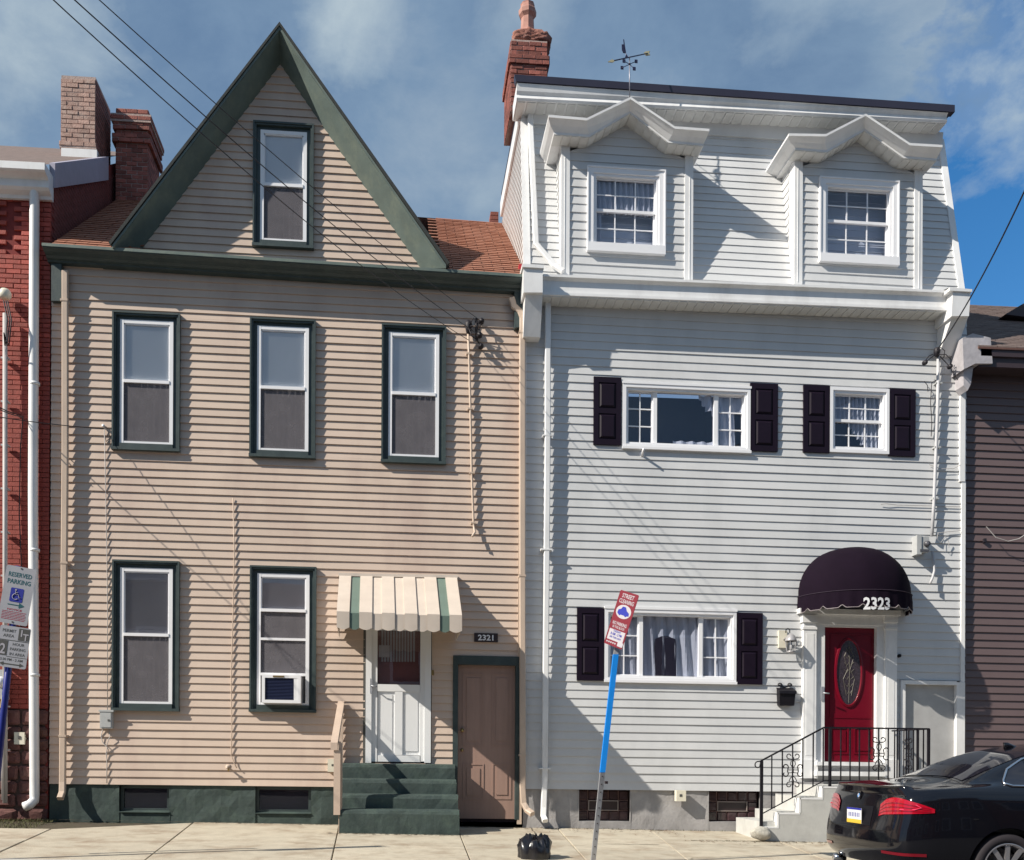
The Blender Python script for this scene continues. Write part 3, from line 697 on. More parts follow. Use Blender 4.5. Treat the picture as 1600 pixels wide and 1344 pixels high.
# ------------------------------------------------------------------ tan house
def tan_house():
    uL, uR = UV(79, 900)[0], UV(818, 900)[0]
    h = things_empty('tan_sided_house', (-1.7, 0, gz(-1.7, 0)), 'tan clapboard house with steep green trimmed gable and house number 2321', 'house')
    opens = []
    for (x0, y0, x1, y1, r) in ((177, 487, 280, 700, 595), (392, 497, 492, 711, 605), (598, 507, 696, 720, 614)):
        opens.append(sash_window(h, x0, y0, x1, y1, r))
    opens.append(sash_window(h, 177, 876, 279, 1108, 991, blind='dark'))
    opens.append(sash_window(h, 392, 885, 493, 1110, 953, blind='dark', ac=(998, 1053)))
    # door openings
    du0, dv1 = UV(571, 968, 0); du1 = UV(675, 970, 0)[0]; dv0 = UV(571, 1192, 0)[1]
    opens.append((du0, du1, dv0, dv1))
    su0, sv1 = UV(708, 1026, 0); su1 = UV(812, 1028, 0)[0]; sv0 = UV(708, 1290, 0)[1]
    opens.append((su0, su1, sv0-.5, sv1))
    vb = UV(97, 1225)[1]; vt = UV(97, 405)[1]
    n = round((vt-vb)/.1165)
    siding(h, TAN, vb, vt, n, lambda v: uL, lambda v: uR, opens, 0, .020)
    # backing wall
    b = MB().use(DARKIN)
    # foundation
    fz0 = gz(-5, 0)-.3
    bws = [(186, 1228, 264, 1268), (399, 1228, 486, 1270)]
    f = MB().use(GREENC)
    us = [uL]; 
    for r in bws: us += [UV(r[0], 1228)[0], UV(r[2], 1228)[0]]
    us.append(UV(534, 1228)[0])
    for i in range(0, len(us), 2):
        # lumpy render coat
        a, c = us[i], us[i+1]; nx = max(2, int((c-a)/.12)); nz = 5
        rings = []
        for k in range(nz+1):
            row = []
            for j in range(nx+1):
                x = a+(c-a)*j/nx; v = fz0+(vb-.0-fz0)*k/nz
                row.append(W(x, -.01+.018*noise.noise(Vector((x*4, v*6, 2))), v))
            rings.append(row)
        f.loft(rings, False)
        f.box(a, c, fz0, vb-.01, -.25, -.03)
        f.box(a, a+.015, fz0, vb-.01, -.25, -.012); f.box(c-.015, c, fz0, vb-.01, -.25, -.012)
    for r in bws: f.box(UV(r[0], 1228)[0], UV(r[2], 1228)[0], fz0, UV(r[0], r[3])[1], -.25, -.02)
    f.build('foundation', h)
    for i, r in enumerate(bws):
        a, c = UV(r[0], 1228)[0], UV(r[2], 1228)[0]; v0, v1 = UV(r[0], r[3])[1], vb-.01
        b = MB().use(GREEN); s = .045
        b.box(a, a+s, v0, v1, -.14, -.08); b.box(c-s, c, v0, v1, -.14, -.08); b.box(a+s, c-s, v0, v0+s, -.14, -.08); b.box(a+s, c-s, v1-s, v1, -.14, -.08)
        w = b.build('basement_window', h)
        b = MB().use(GLASS); b.box(a+s, c-s, v0+s, v1-s, -.12, -.115); b.build('pane', w)
        b = MB().use(DARKIN); b.box(a-.02, c+.02, v0-.02, v1, -.30, -.24); b.build('dark_backing', w)
        b = MB().use(GREENC); b.add([W(a, .01, v0-.01), W(c, .01, v0-.01), W(c, -.1, v0+.02), W(a, -.1, v0+.02)], [(0, 1, 2, 3)]); b.build('sill', w)
    # interior body so no light leaks through
    b = MB().use(DARKIN); b.boxw(uL+.05, uR-.05, .75, 7.5, 0, 6.9); b.build('interior', h)
    # corner posts: left small strip, right tan trim
    b = MB().use(TANTRIM); b.pbox(812, 470, 819, 1288, 0, .03); b.build('corner_post', h)
    # cornice
    prof = [(.0, 0.0), (.12, .0), (.13, .022), (.17, .03), (.20, .055), (.27, .075), (.315, .10), (.33, .105), (.33, .145), (.0, .16)]
    rings = []
    for (px, pyt) in ((66, 381), (818, 430)):
        t = P(px, pyt, .33); zb = t.z-.145
        rings.append([Vector((t.x, -d, zb+z)) for d, z in prof])
    b = MB().use(GREEN); b.loft(rings, True); c = b.build('cornice', h)
    b = MB().use(GREENL); tl, tr = P(66, 381, .33), P(818, 430, .33)
    b.hexa([tl+Vector((-.005, -.008, -.03)), tr+Vector((0, -.008, -.03)), tr+Vector((0, -.008, .012)), tl+Vector((-.005, -.008, .012))], [tl+Vector((-.005, .05, -.03)), tr+Vector((0, .05, -.03)), tr+Vector((0, .05, .014)), tl+Vector((-.005, .05, .014))])
    b.build('cornice_lip', c)
    b = MB().use(GREEN)
    b.pprism([(80, 412), (96, 412), (96, 470), (80, 470)], 0, .10); b.build('cornice_bracket', h); b = MB().use(GREEN); b.pprism([(804, 450), (819, 450), (819, 510), (804, 512)], 0, .12)
    b.build('cornice_bracket', h)
    # main roof
    e0 = P(80, 383, .30); e1 = P(818, 431, .30)
    rd = 3.45
    rz = 10.02+EZ-.0
    rid0 = Vector((e0.x, rd, rz+.18)); rid1 = Vector((e1.x+.1, rd, rz-.02))
    e1 = e1+Vector((.06, 0, 0))
    b = MB().use(mat('roof_underlay', (.12, .06, .05), .9))
    GA, GB = P(196, 392, 0).x, P(690, 420, 0).x
    for (sa, sb) in ((0, (GA-e0.x)/(e1.x-e0.x)), ((GB-e0.x)/(e1.x-e0.x), 1)):
        q0, q1, r0, r1 = e0.lerp(e1, sa), e0.lerp(e1, sb), rid0.lerp(rid1, sa), rid0.lerp(rid1, sb)
        b.hexa([q0, q1, r1, r0], [q0-Vector((0, 0, .06)), q1-Vector((0, 0, .06)), r1-Vector((0, 0, .08)), r0-Vector((0, 0, .08))])
    back0 = Vector((e0.x, 7.4, 7.6)); back1 = Vector((e1.x, 7.4, 7.6))
    b.add([rid0, rid1, back1, back0], [(0, 1, 2, 3)])
    roof = b.build('roof', h)
    b = MB().use(SHING)
    nr = 31
    nrm = (e1-e0).cross(rid0-e0).normalized()
    if nrm.z < 0: nrm = -nrm
    for r in range(nr):
        t0, t1 = r/nr, (r+1.12)/nr
        L = (e1-e0).length; nx = int(L/.31)
        for j in range(nx+1):
            a = (j-(.5 if r % 2 else 0))*.31/L; c = a+.30/L
            a, c = max(a, 0), min(c, 1)
            if c <= a or (GA < e0.x+(e1.x-e0.x)*a and e0.x+(e1.x-e0.x)*c < GB): continue
            def pt(s, t, off): return e0.lerp(e1, s).lerp(rid0.lerp(rid1, s), t)+nrm*off
            o1 = .020+random.uniform(-.003, .004)
            b.add([pt(a, t0, o1), pt(c, t0, o1), pt(c, t1, .006), pt(a, t1, .006), pt(a, t0, 0), pt(c, t0, 0)], [(0, 1, 2, 3), (4, 5, 1, 0)])
    o = b.build('shingles', roof); o['kind'] = 'stuff'
    # cross gable
    inA, inL, inR = (438, 102), (221, 392), (657, 420)
    outA, outL, outR = (437, 47), (176, 388), (697, 419)
    iA, iL, iR = [P(*q, .0) for q in (inA, inL, inR)]
    DO = .36
    oA, oL, oR = [P(*q, DO) for q in (outA, outL, outR)]
    # gable wall boards
    wo = sash_window(h, 397, 190, 489, 382, 288)
    def uvp(p): return p.x, p.z+SH*p.x
    a, l, r = uvp(iA), uvp(iL), uvp(iR)
    vb2 = UV(440, 424)[1]; vt2 = a[1]+.05
    # straight rake lines extended slightly under the boards
    lf = lambda v: min(l[0]+(v-l[1])*(a[0]-l[0])/(a[1]-l[1])-.05, a[0])
    rf = lambda v: max(r[0]+(v-r[1])*(a[0]-r[0])/(a[1]-r[1])+.05, a[0])
    n = round((vt2-vb2)/.1165)
    siding(h, TAN, vb2, vt2, n, lf, rf, [wo], 0, .020)
    b = MB().use(DARKIN); b.add([(iL.x+.12, .6, iL.z), (iR.x-.12, .6, iR.z), (iA.x, .6, iA.z-.05)], [(0, 1, 2)]); b.build('gable_backing', h)
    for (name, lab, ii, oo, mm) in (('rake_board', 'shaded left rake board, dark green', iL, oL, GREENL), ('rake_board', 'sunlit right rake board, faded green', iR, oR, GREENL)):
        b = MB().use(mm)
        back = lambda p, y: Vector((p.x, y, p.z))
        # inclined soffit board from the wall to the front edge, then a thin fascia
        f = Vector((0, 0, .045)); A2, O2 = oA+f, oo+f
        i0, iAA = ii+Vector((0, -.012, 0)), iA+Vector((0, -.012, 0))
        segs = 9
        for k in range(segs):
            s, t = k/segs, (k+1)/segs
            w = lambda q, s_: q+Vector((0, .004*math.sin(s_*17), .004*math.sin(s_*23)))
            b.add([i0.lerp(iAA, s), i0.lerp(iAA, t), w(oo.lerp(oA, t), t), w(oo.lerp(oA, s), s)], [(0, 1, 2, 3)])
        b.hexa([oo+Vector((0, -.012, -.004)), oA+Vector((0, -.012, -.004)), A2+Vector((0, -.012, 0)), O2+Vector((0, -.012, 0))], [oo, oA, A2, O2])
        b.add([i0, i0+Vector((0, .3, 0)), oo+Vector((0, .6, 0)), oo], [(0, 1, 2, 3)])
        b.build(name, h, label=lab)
    # gable roof
    b = MB().use(SHINGD)
    for oo in (oL, oR):
        sg = -1 if oo is oL else 1
        dv = (oo-oA).normalized(); nn = Vector((-dv.z*sg*-1, 0, 0)); 
        f = Vector((sg*.035, 0, .05)); g = Vector((sg*.05, 0, .075))
        A, B = oA+Vector((0, -.03, .05)), oo+Vector((sg*.02, -.03, .04))
        A2, B2 = oA+Vector((0, -.03, .10)), oo+Vector((sg*.05, -.03, .07))
        bk = Vector((0, 3.9, 0)); bk2 = Vector((0, .9, 0))
        b.hexa([B, A, A2, B2], [B+bk2, A+bk, A2+bk, B2+bk2])
    b.build('gable_roof', h)
    # loose little edge wear on rake
    # left downspout (tan)
    b = MB().use(TANTRIM)
    b.rtube([P(102, 424, .10), P(102, 700, .10), P(98, 1222, .10), P(97.5, 1238, .13), P(94, 1248, .22)], .043, .034)
    for y in (470, 880, 1150): 
        p = P(101, y, .1) if y < 1000 else P(98.5, y, .1); b.boxw(p.x-.052, p.x+.052, p.y-.04, p.y+.1, p.z-.015, p.z+.015)
    b.build('downspout', h)
    b = MB().use(TANTRIM)
    b.rtube([P(799, 466, .10), P(801, 472, .10), P(803, 479, .10), P(812, 487, .10), P(816, 498, .10), P(816, 700, .10), P(816.5, 1230, .10), P(818, 1255, .11), P(824, 1266, .16), P(832, 1272, .24)], .044, .036)
    for y in (520, 900, 1180): 
        p = P(816, y, .1); b.boxw(p.x-.052, p.x+.052, p.y-.042, p.y+.1, p.z-.015, p.z+.015)
    b.build('downspout', h)
    # front storm door: frame, leaf
    b = MB().use(SGREY)
    b.pbox(568, 966, 573, 1194, -.12, .022)
    o = b
    d = MB().use(DOORW)
    d.pbox(572, 966, 581, 1192, -.04, .045); d.pbox(664, 966, 674, 1192, -.04, .045); d.pbox(581, 966, 664, 976, -.04, .045)
    fr = d.build('door_frame', h); o.build('door_gap', fr)
    D = .02
    d = MB().use(DOORW)
    d.pbox(581, 976, 590, 1190, -.03, D); d.pbox(657, 976, 664, 1190, -.03, D); d.pbox(590, 976, 657, 984, -.03, D); d.pbox(590, 1069, 657, 1080, -.03, D)
    d.pbox(590, 1180, 657, 1190, -.03, D); d.pbox(617, 1080, 629, 1180, -.03, D)
    d.pbox(590, 1080, 617, 1180, -.03, -.003); d.pbox(629, 1080, 657, 1180, -.03, -.003)
    d.pbox(595, 1085, 613, 1174, -.03, .006); d.pbox(634, 1085, 653, 1174, -.03, .006)
    dr = d.build('storm_door', h)
    d = MB().use(GLASS); d.pbox(588, 984, 658, 1070, -.012, -.008); d.build('pane', dr)
    d = MB().use(mat('inner_door', (.17, .06, .06), .5, .1)); d.pbox(583, 980, 662, 1074, -.14, -.10); d.pbox(596, 1034, 650, 1040, -.12, -.09); d.build('inner_door', dr)
    d = MB().use(BLINDD); d.pbox(592, 1008, 609, 1027, -.012, -.0135+.001); d.build('paper_notice', dr)
    d = MB().use(BLINDD); 
    for i in range(12): d.pbox(596+i*4.5, 985, 599+i*4.5, 1034, -.10, -.088+.004*(i % 2))
    d.build('curtain', dr)
    d = MB().use(GALV); p = P(580, 1072, .03); d.boxw(p.x-.018, p.x+.018, p.y-.02, p.y, p.z-.11, p.z+.11); d.tube([p+Vector((0, -.02, .0)), p+Vector((.01, -.07, 0)), p+Vector((.09, -.07, -.02))], .009, 8); d.build('handle', dr)
    b = MB().use(BRASS); b.pbox(674, 1047, 678, 1055, 0, .03); b.build('doorbell', h)
    # side door
    b = MB().use(GREEN)
    b.pbox(708, 1024, 716, 1281, -.10, .035); b.pbox(716, 1024, 812, 1038, -.10, .036); b.pbox(806, 1038, 812, 1281, -.10, .034)
    f = b.build('side_door_frame', h)
    D = -.06
    b = MB().use(DOORT)
    b.pbox(716, 1038, 807, 1279, D-.04, D)
    def pan(x0, y0, x1, y1):
        u0, v1 = UV(x0, y0, D); u1 = UV(x1, y0, D)[0]; v0 = UV(x0, y1, D)[1]; s = .02
        b.box(u0, u1, v1-s, v1, D, D+.008); b.box(u0, u1, v0, v0+s, D, D+.008); b.box(u0, u0+s, v0+s, v1-s, D, D+.008); b.box(u1-s, u1, v0+s, v1-s, D, D+.008)
        b.box(u0+.06, u1-.06, v0+.07, v1-.07, D, D+.010)
    pan(723, 1052, 756, 1165); pan(769, 1052, 800, 1165); pan(723, 1193, 756, 1250); pan(769, 1193, 799, 1249)
    dr = b.build('side_door', h)
    b = MB().use(BRASS); b.lathe(P(722, 1141, D), [(.0, .05), (.028, .045), (.03, .02), (.014, .01), (.014, 0)], 12, 'y'); b.lathe(P(722, 1172, D), [(.0, .02), (.022, .016), (.024, 0)], 12, 'y'); b.build('knob', dr)
    b = MB().use(DARKIN); b.pbox(716, 1262, 807, 1284, -.5, -.13); b.build('threshold', f)
    # chimneys (rise through this roof)
    Y1 = -2.4; Y2 = -2.9
    zt = P(120, 118, Y1).z; zb = P(120, 300, Y1).z
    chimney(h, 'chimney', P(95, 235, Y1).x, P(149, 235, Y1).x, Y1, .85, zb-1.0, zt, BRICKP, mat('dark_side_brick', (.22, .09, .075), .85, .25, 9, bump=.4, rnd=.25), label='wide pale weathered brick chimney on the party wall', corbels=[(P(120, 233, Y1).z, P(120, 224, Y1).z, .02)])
    b = MB().use(WHITE); p0, p1 = P(96, 253, Y1+.05), P(150, 235, Y1+.05); b.boxw(p0.x, p1.x+.02, p0.y-.02, p0.y+.06, p0.z, p1.z); b.build('chimney_flashing', h)
    zt2 = P(200, 169, Y2).z; zz = lambda y: P(200, y, Y2).z
    chimney(h, 'chimney', P(181, 235, Y2).x, P(231, 235, Y2).x, Y2, .8, zz(375), zt2, BRICKC, BRICKC, label='narrower dark red brick chimney with corbelled top behind the gable', corbels=[(zz(194), zz(181), .07), (zz(203), zz(194), .04), (zz(222), zz(214), .05)])
tan_house()

# ------------------------------------------------------------------ grey house
def grid_lite(b, x0, y0, x1, y1, D, nx, ny, w=.011):
    u0, v1 = UV(x0, y0, D); u1 = UV(x1, y0, D)[0]; v0 = UV(x0, y1, D)[1]
    for i in range(1, nx): u = u0+(u1-u0)*i/nx; b.box(u-w, u+w, v0, v1, D-.006, D+.006)
    for i in range(1, ny): v = v0+(v1-v0)*i/ny; b.box(u0, u1, v-w, v+w, D-.005, D+.007)
def shutter(house, x0, y0, x1, y1, label=None):
    b = MB().use(BLACK); d = .045
    u0, v1 = UV(x0, y0, d); u1 = UV(x1, y0, d)[0]; v0 = UV(x0, y1, d)[1]
    b.box(u0, u1, v0, v1, .0, d-.014)
    s = .075; vm = (v0+v1)/2
    b.box(u0, u0+s, v0, v1, d-.014, d); b.box(u1-s, u1, v0, v1, d-.014, d)
    for a, c in ((v0, v0+.085), (vm-.04, vm+.04), (v1-.085, v1)): b.box(u0+s, u1-s, a, c, d-.014, d)
    for a, c in ((v0+.085, vm-.04), (vm+.04, v1-.085)):
        e = .03
        o = [W(u0+s+.012, d-.013, a+.012), W(u1-s-.012, d-.013, a+.012), W(u1-s-.012, d-.013, c-.012), W(u0+s+.012, d-.013, c-.012)]
        i = [W(u0+s+e+.012, d+.006, a+e+.012), W(u1-s-e-.012, d+.006, a+e+.012), W(u1-s-e-.012, d+.006, c-e-.012), W(u0+s+e+.012, d+.006, c-e-.012)]
        b.add(o+i, [(4, 5, 6, 7)]+[(k, (k+1) % 4, (k+1) % 4+4, k+4) for k in range(4)])
    return b.build('shutter', house, label=label)
def ring(b, u0, u1, v0, v1, s, d0, d1, sb=None):
    sb = s if sb is None else sb
    b.box(u0, u0+s, v0, v1, d0, d1); b.box(u1-s, u1, v0, v1, d0, d1); b.box(u0+s, u1-s, v1-s, v1, d0, d1); b.box(u0+s, u1-s, v0, v0+sb, d0, d1)
def curtains(win, u0, u1, v0, v1, D, shape):
    """shape(t, s) -> True where cloth hangs; t across 0..1, s up 0..1"""
    b = MB().use(CURT, True); n = 60; m = 10
    for i in range(n):
        for j in range(m):
            t, s = (i+.5)/n, (j+.5)/m
            if not shape(t, s): continue
            q = []
            for (ii, jj) in ((i, j), (i+1, j), (i+1, j+1), (i, j+1)):
                x = u0+(u1-u0)*ii/n; z = v0+(v1-v0)*jj/m
                q.append(W(x, D+.03*math.sin(ii*1.15+.3*jj), z))
            b.add(q, [(0, 1, 2, 3)])
    if b.f: b.build('curtain', win)
def grey_house():
    uL, uR = UV(819, 900)[0], UV(1508, 900)[0]
    h = things_empty('grey_sided_house', ((uL+uR)/2, 0, gz(5, 0)), 'pale grey vinyl sided mansard house with black shutters and red door', 'house')
    opens = []
    def opening(x0, y0, x1, y1):
        u0, v1 = UV(x0, y0); u1 = UV(x1, y0)[0]; v0 = UV(x0, y1)[1]; opens.append((u0+.02, u1-.02, v0+.02, v1-.02)); return u0, u1, v0, v1
    def picture_window(x0, y0, x1, y1, m0, m1, rows, lab, shape):
        u0, u1, v0, v1 = opening(x0, y0, x1, y1)
        b = MB().use(WHITEP); s = .055
        ring(b, u0, u1, v0, v1, s, -.0, .045); ring(b, u0+s, u1-s, v0+s, v1-s, .035, -.09, .02)
        b.box(u0-.005, u1+.005, v0-.02, v0+.02, 0, .06); b.box(u0-.005, u1+.005, v1-.005, v1+.03, 0, .055)
        ring(b, u0+s-.01, u1-s+.01, v0+s-.01, v1-s+.01, .01, -.12, 0)
        w = b.build('picture_window', h, label=lab)
        a0, a1, c0, c1 = u0+s+.035, u1-s-.035, v0+s+.035, v1-s-.035
        um0, um1 = UV(m0, y0, -.05)[0], UV(m1, y0, -.05)[0]
        b = MB().use(WHITEP); D = -.05
        for um in (um0, um1): b.box(um-.03, um+.03, c0, c1, D-.03, D+.03)
        ring(b, a0, um0-.03, c0, c1, .02, D-.03, D+.01); ring(b, um1+.03, a1, c0, c1, .02, D-.03, D+.01)
        for (p, q) in ((a0+.02, um0-.05), (um1+.05, a1-.02)):
            um = (p+q)/2; b.box(um-.009, um+.009, c0, c1, D-.012, D+.002)
            for k in range(1, rows): v = c0+(c1-c0)*k/rows; b.box(p, q, v-.009, v+.009, D-.011, D+.003)
        b.build('sash', w)
        for (p, q) in ((a0, um0-.03), (um0+.03, um1-.03), (um1+.03, a1)):
            b = MB().use(GLASSB); b.box(p, q, c0, c1, D-.016, D-.012); b.build('pane', w)
        b = MB().use(DARKIN); b.box(u0-.05, u1+.05, v0-.05, v1+.05, -.75, -.7); b.build('dark_backing', w)
        curtains(w, a0, a1, c0, c1, D-.045, shape)
        return w, (a0, a1, c0, c1)
    def sh2(t, s): return not (.30 < t < .58 and False)
    def sh1(t, s):
        if s < .12+.06*math.sin(t*9) and .4 < t < .86: return True
        if t < .5: return False
        k = .68+.10*(1-s)**2 if s < .9 else .60
        return t > .78-.18*max(0, s-.5)*2*(s > .5) and not (t > .93 and s < .7)
    picture_window(972, 600, 1172, 700, 1023, 1118, 3, 'upper three part picture window reflecting blue sky', sh1)
    w, (a0, a1, c0, c1) = picture_window(944, 951, 1150, 1064, 1001, 1094, 3, 'lower picture window with hanging curtains and a chair back inside', lambda t, s: True)
    # chair back seen through the curtains' gap
    b = MB().use(mat('dark_chair', (.02, .012, .022), .7))
    cx = UV(1039, 1000, -.1)[0]
    prof = [(-.17, 0), (.17, 0), (.165, .2), (.17, .5), (.155, .58), (.09, .60), (.03, .63), (-.06, .62), (-.16, .58), (-.17, .45)]
    b.prism([(cx+x, c0-SH*cx+z) for x, z in prof], .125, .09) if False else b.add([Vector((cx+x, .068, c0-SH*cx+z)) for x, z in prof]+[Vector((cx+x, .072, c0-SH*cx+z)) for x, z in prof], [tuple(range(10)), tuple(range(19, 9, -1))]+[(i, (i+1) % 10, (i+1) % 10+10, i+10) for i in range(10)])
    b.build('chair_back', w)
    shutter(h, 928, 588, 971, 694); shutter(h, 1173, 598, 1216, 704)
    shutter(h, 902, 949, 944, 1063); shutter(h, 1151, 957, 1192, 1069)
    shutter(h, 1256, 601, 1297, 706); shutter(h, 1390, 607, 1431, 712)
    def small_window(x0, y0, x1, y1, par, nx, ny, m, D0=0.0, mid=None, wide=False, name='window', lab=None, plain_trim=.05):
        u0, v1 = UV(x0, y0, D0+.04); u1 = UV(x1, y0, D0+.04)[0]; v0 = UV(x0, y1, D0+.04)[1]
        s = plain_trim
        b = MB().use(WHITEP); ring(b, u0, u1, v0, v1, s, D0, D0+.045); ring(b, u0+s, u1-s, v0+s, v1-s, .04, D0-.09, D0+.025)
        if wide:
            ring(b, u0-.012, u1+.012, v0-.012, v1+.012, .02, D0, D0+.06); b.box(u0-.01, u1+.01, v0-.03, v0+.10, D0, D0+.07)
        w = b.build(name, par, label=lab)
        a0, a1, c0, c1 = u0+s+.04, u1-s-.04, v0+s+.04, v1-s-.04
        vm = (c0+c1)/2; D = D0-.04
        b = MB().use(WHITEP); ring(b, a0, a1, vm, c1, .025, D-.01, D+.012); ring(b, a0, a1, c0, vm+.03, .03, D-.035, D-.012); b.box(a0, a1, vm-.012, vm+.03, D-.02, D+.02)
        for i in range(1, nx):
            u = a0+(a1-a0)*i/nx; b.box(u-.009, u+.009, c0, c1, D-.022, D-.014); b.box(u-.009, u+.009, vm, c1, D-.004, D+.004)
        for k in range(1, ny):
            v = vm+(c1-vm)*k/ny; b.box(a0, a1, v-.008, v+.008, D-.004, D+.005)
            v = c0+(vm-c0)*k/ny; b.box(a0, a1, v-.008, v+.008, D-.022, D-.013)
        g1 = MB().use(GLASSB); g1.box(a0+.02, a1-.02, vm, c1-.02, D-.008, D-.005)
        g2 = MB().use(GLASSB); g2.box(a0+.02, a1-.02, c0+.02, vm, D-.026, D-.023)
        bk = MB().use(DARKIN); bk.box(a0-.04, a1+.04, c0-.04, c1+.04, D-.55, D-.5)
        if par is h:
            b.build('sash', w); g1.build('pane', w); g2.build('pane', w); bk.build('dark_backing', w)
            curtains(w, a0, a1, c0, c1, D-.065, m)
        else:
            b.build('sash', par); g1.build('pane', par); g2.build('pane', par); bk.build('dark_backing', par); curtains(par, a0, a1, c0, c1, D-.065, m)
        return (u0+.02, u1-.02, v0+.02, v1-.02)
    opens.append(small_window(1297, 604, 1390, 706, h, 3, 2, lambda t, s: (s > .5) or (t > .25 and s > .0 and t > .75-s*.9)))
    # doorway
    def po(x0, y0, x1, y1):
        u0, v1 = UV(x0, y0); u1 = UV(x1, y0)[0]; v0 = UV(x0, y1)[1]; opens.append((u0, u1, v0, v1))
    po(1262, 960, 1396, 1211); po(1410, 1063, 1507, 1260)
    vb = UV(850, 1233)[1]; vt = UV(850, 452)[1]
    n = round((vt-vb)/.1262)
    siding(h, GREY, vb, vt, n, lambda v: uL, lambda v: uR, opens, 0, .0145)
    # foundation
    bws = [(905, 1236, 985, 1283), (1108, 1237, 1188, 1284)]
    fz = vb-1.2
    b = MB().use(PARGE)
    us = [uL]
    for r in bws: us += [UV(r[0], 1236)[0], UV(r[2], 1236)[0]]
    us.append(uR)
    for i in range(0, len(us), 2):
        a, c = us[i], us[i+1]; nx = max(2, int((c-a)/.12)); nz = 6; rows = []
        for k in range(nz+1):
            rows.append([W(a+(c-a)*j/nx, -.015+.02*noise.noise(Vector(((a+(c-a)*j/nx)*3, k*.5, 5)))+(.02*(1-k/nz)**2), fz+(vb-fz)*k/nz) for j in range(nx+1)])
        b.loft(rows, False); b.box(a, c, fz, vb-.01, -.3, -.05); b.box(a, a+.012, fz, vb-.01, -.3, -.01); b.box(c-.012, c, fz, vb-.01, -.3, -.01)
    for r in bws: b.box(UV(r[0], 1236)[0], UV(r[2], 1236)[0], fz, UV(r[0], r[3])[1], -.3, -.01)
    b.build('foundation', h)
    for r in bws:
        a, c = UV(r[0], 1236)[0], UV(r[2], 1236)[0]; v0, v1 = UV(r[0], r[3])[1], vb-.01
        b = MB().use(mat('brown_mortar', (.16, .10, .09), .9)); b.box(a, c, v0, v1, -.2, -.13); w = b.build('glass_block_window', h)
        nx, nz = 5, 3
        if True:
            vu0, vu1 = a+(c-a)*.22, a+(c-a)*.78; vv0, vv1 = v0+(v1-v0)*.37, v0+(v1-v0)*.70
            for i in range(nx):
                for k in range(nz):
                    p, q = a+(c-a)*i/nx, a+(c-a)*(i+1)/nx; s, t = v0+(v1-v0)*k/nz, v0+(v1-v0)*(k+1)/nz
                    if k == 1 and i in (1, 2, 3): continue
                    bb = MB().use(BLOCKG); g = .006; e = .014
                    o = [W(p+g, -.13, s+g), W(q-g, -.13, s+g), W(q-g, -.13, t-g), W(p+g, -.13, t-g)]
                    ii = [W(p+g+e, -.108, s+g+e), W(q-g-e, -.108, s+g+e), W(q-g-e, -.108, t-g-e), W(p+g+e, -.108, t-g-e)]
                    bb.add(o+ii, [(4, 5, 6, 7)]+[(m, (m+1) % 4, (m+1) % 4+4, m+4) for m in range(4)]); bb.build('glass_block', w)
            b = MB().use(mat('vent_metal', (.26, .22, .20), .5, .15)); p, q = a+(c-a)*.205, a+(c-a)*.795; s, t = v0+(v1-v0)*.335, v0+(v1-v0)*.665; ring(b, p, q, s, t, .012, -.13, -.10); b.build('vent_frame', w)
            b = MB().use(PLATE); b.box(p, q, s, t, -.13, -.12); b.build('vent_pane', w)
    b = MB().use(DARKIN); b.boxw(uL+.08, uR-.05, .95, 7.5, -.3, 6.9); b.build('interior', h)
    # ---- lower cornice
    cl, cr = (848, 430), (1489, 456)
    A, B = P(848, 428, .36), P(1489, 456, .36)
    A2, B2 = P(848, 461, .33), P(1489, 486, .33)
    b = MB().use(WHITE)
    hh = A.z-A2.z
    prof = [(.0, .0), (.31, 0), (.33, .008), (.33, .05), (.30, .06), (.30, hh-.07), (.34, hh-.04), (.36, hh-.035), (.36, hh), (.0, hh+.03)]
    b.loft([[Vector((q.x, -d, q.z+z)) for d, z in prof] for q in (A2, B2)], True)
    c = b.build('cornice', h)
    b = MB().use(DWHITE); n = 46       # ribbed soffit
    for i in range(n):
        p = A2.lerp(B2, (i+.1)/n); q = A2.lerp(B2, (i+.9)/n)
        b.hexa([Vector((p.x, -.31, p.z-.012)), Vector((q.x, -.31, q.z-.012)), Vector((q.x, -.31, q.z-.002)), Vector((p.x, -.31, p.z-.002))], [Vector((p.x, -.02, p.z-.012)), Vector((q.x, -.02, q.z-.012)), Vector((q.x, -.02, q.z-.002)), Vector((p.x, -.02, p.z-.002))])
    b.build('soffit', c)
    b = MB().use(WHITE)
    b.pprism([(818, 418), (848, 420), (848, 457), (818, 457)], 0, .47)
    b.pprism([(816, 412), (850, 414), (850, 419), (816, 417)], 0, .50)
    b.build('cornice_end', h); b = MB().use(WHITE)
    b.pprism([(1489, 450), (1517, 452), (1514, 494), (1487, 494)], 0, .47)
    # caps
    p0, p1, p2, p3 = P(1484, 449, .50), P(1519, 452, .50), P(1505, 441, .1), P(1486, 440, .1)
    b.add([p0, p1, Vector((p1.x, -.0, p1.z+.12)), Vector((p0.x, 0, p0.z+.12)), (p0+p1)/2+Vector((0, .3, .16))], [(0, 1, 4), (1, 2, 4), (2, 3, 4), (3, 0, 4)])
    b.pprism([(1484, 449), (1519, 452), (1519, 456), (1484, 454)], 0, .50)
    o = b.build('cornice_end', h)
    b = MB().use(WHITE)
    def taper(x0, x1, yt, yb, dt, db):       # bracket below the end block, its face sloping in towards the wall
        a, c = P(x0, yt, dt), P(x1, yt, dt); zb = P(x0, yb, db).z
        b.hexa([Vector((a.x, -db, zb)), Vector((c.x, -db, zb)), c, a], [Vector((a.x, 0, zb)), Vector((c.x, 0, zb)), Vector((c.x, 0, c.z)), Vector((a.x, 0, a.z))])
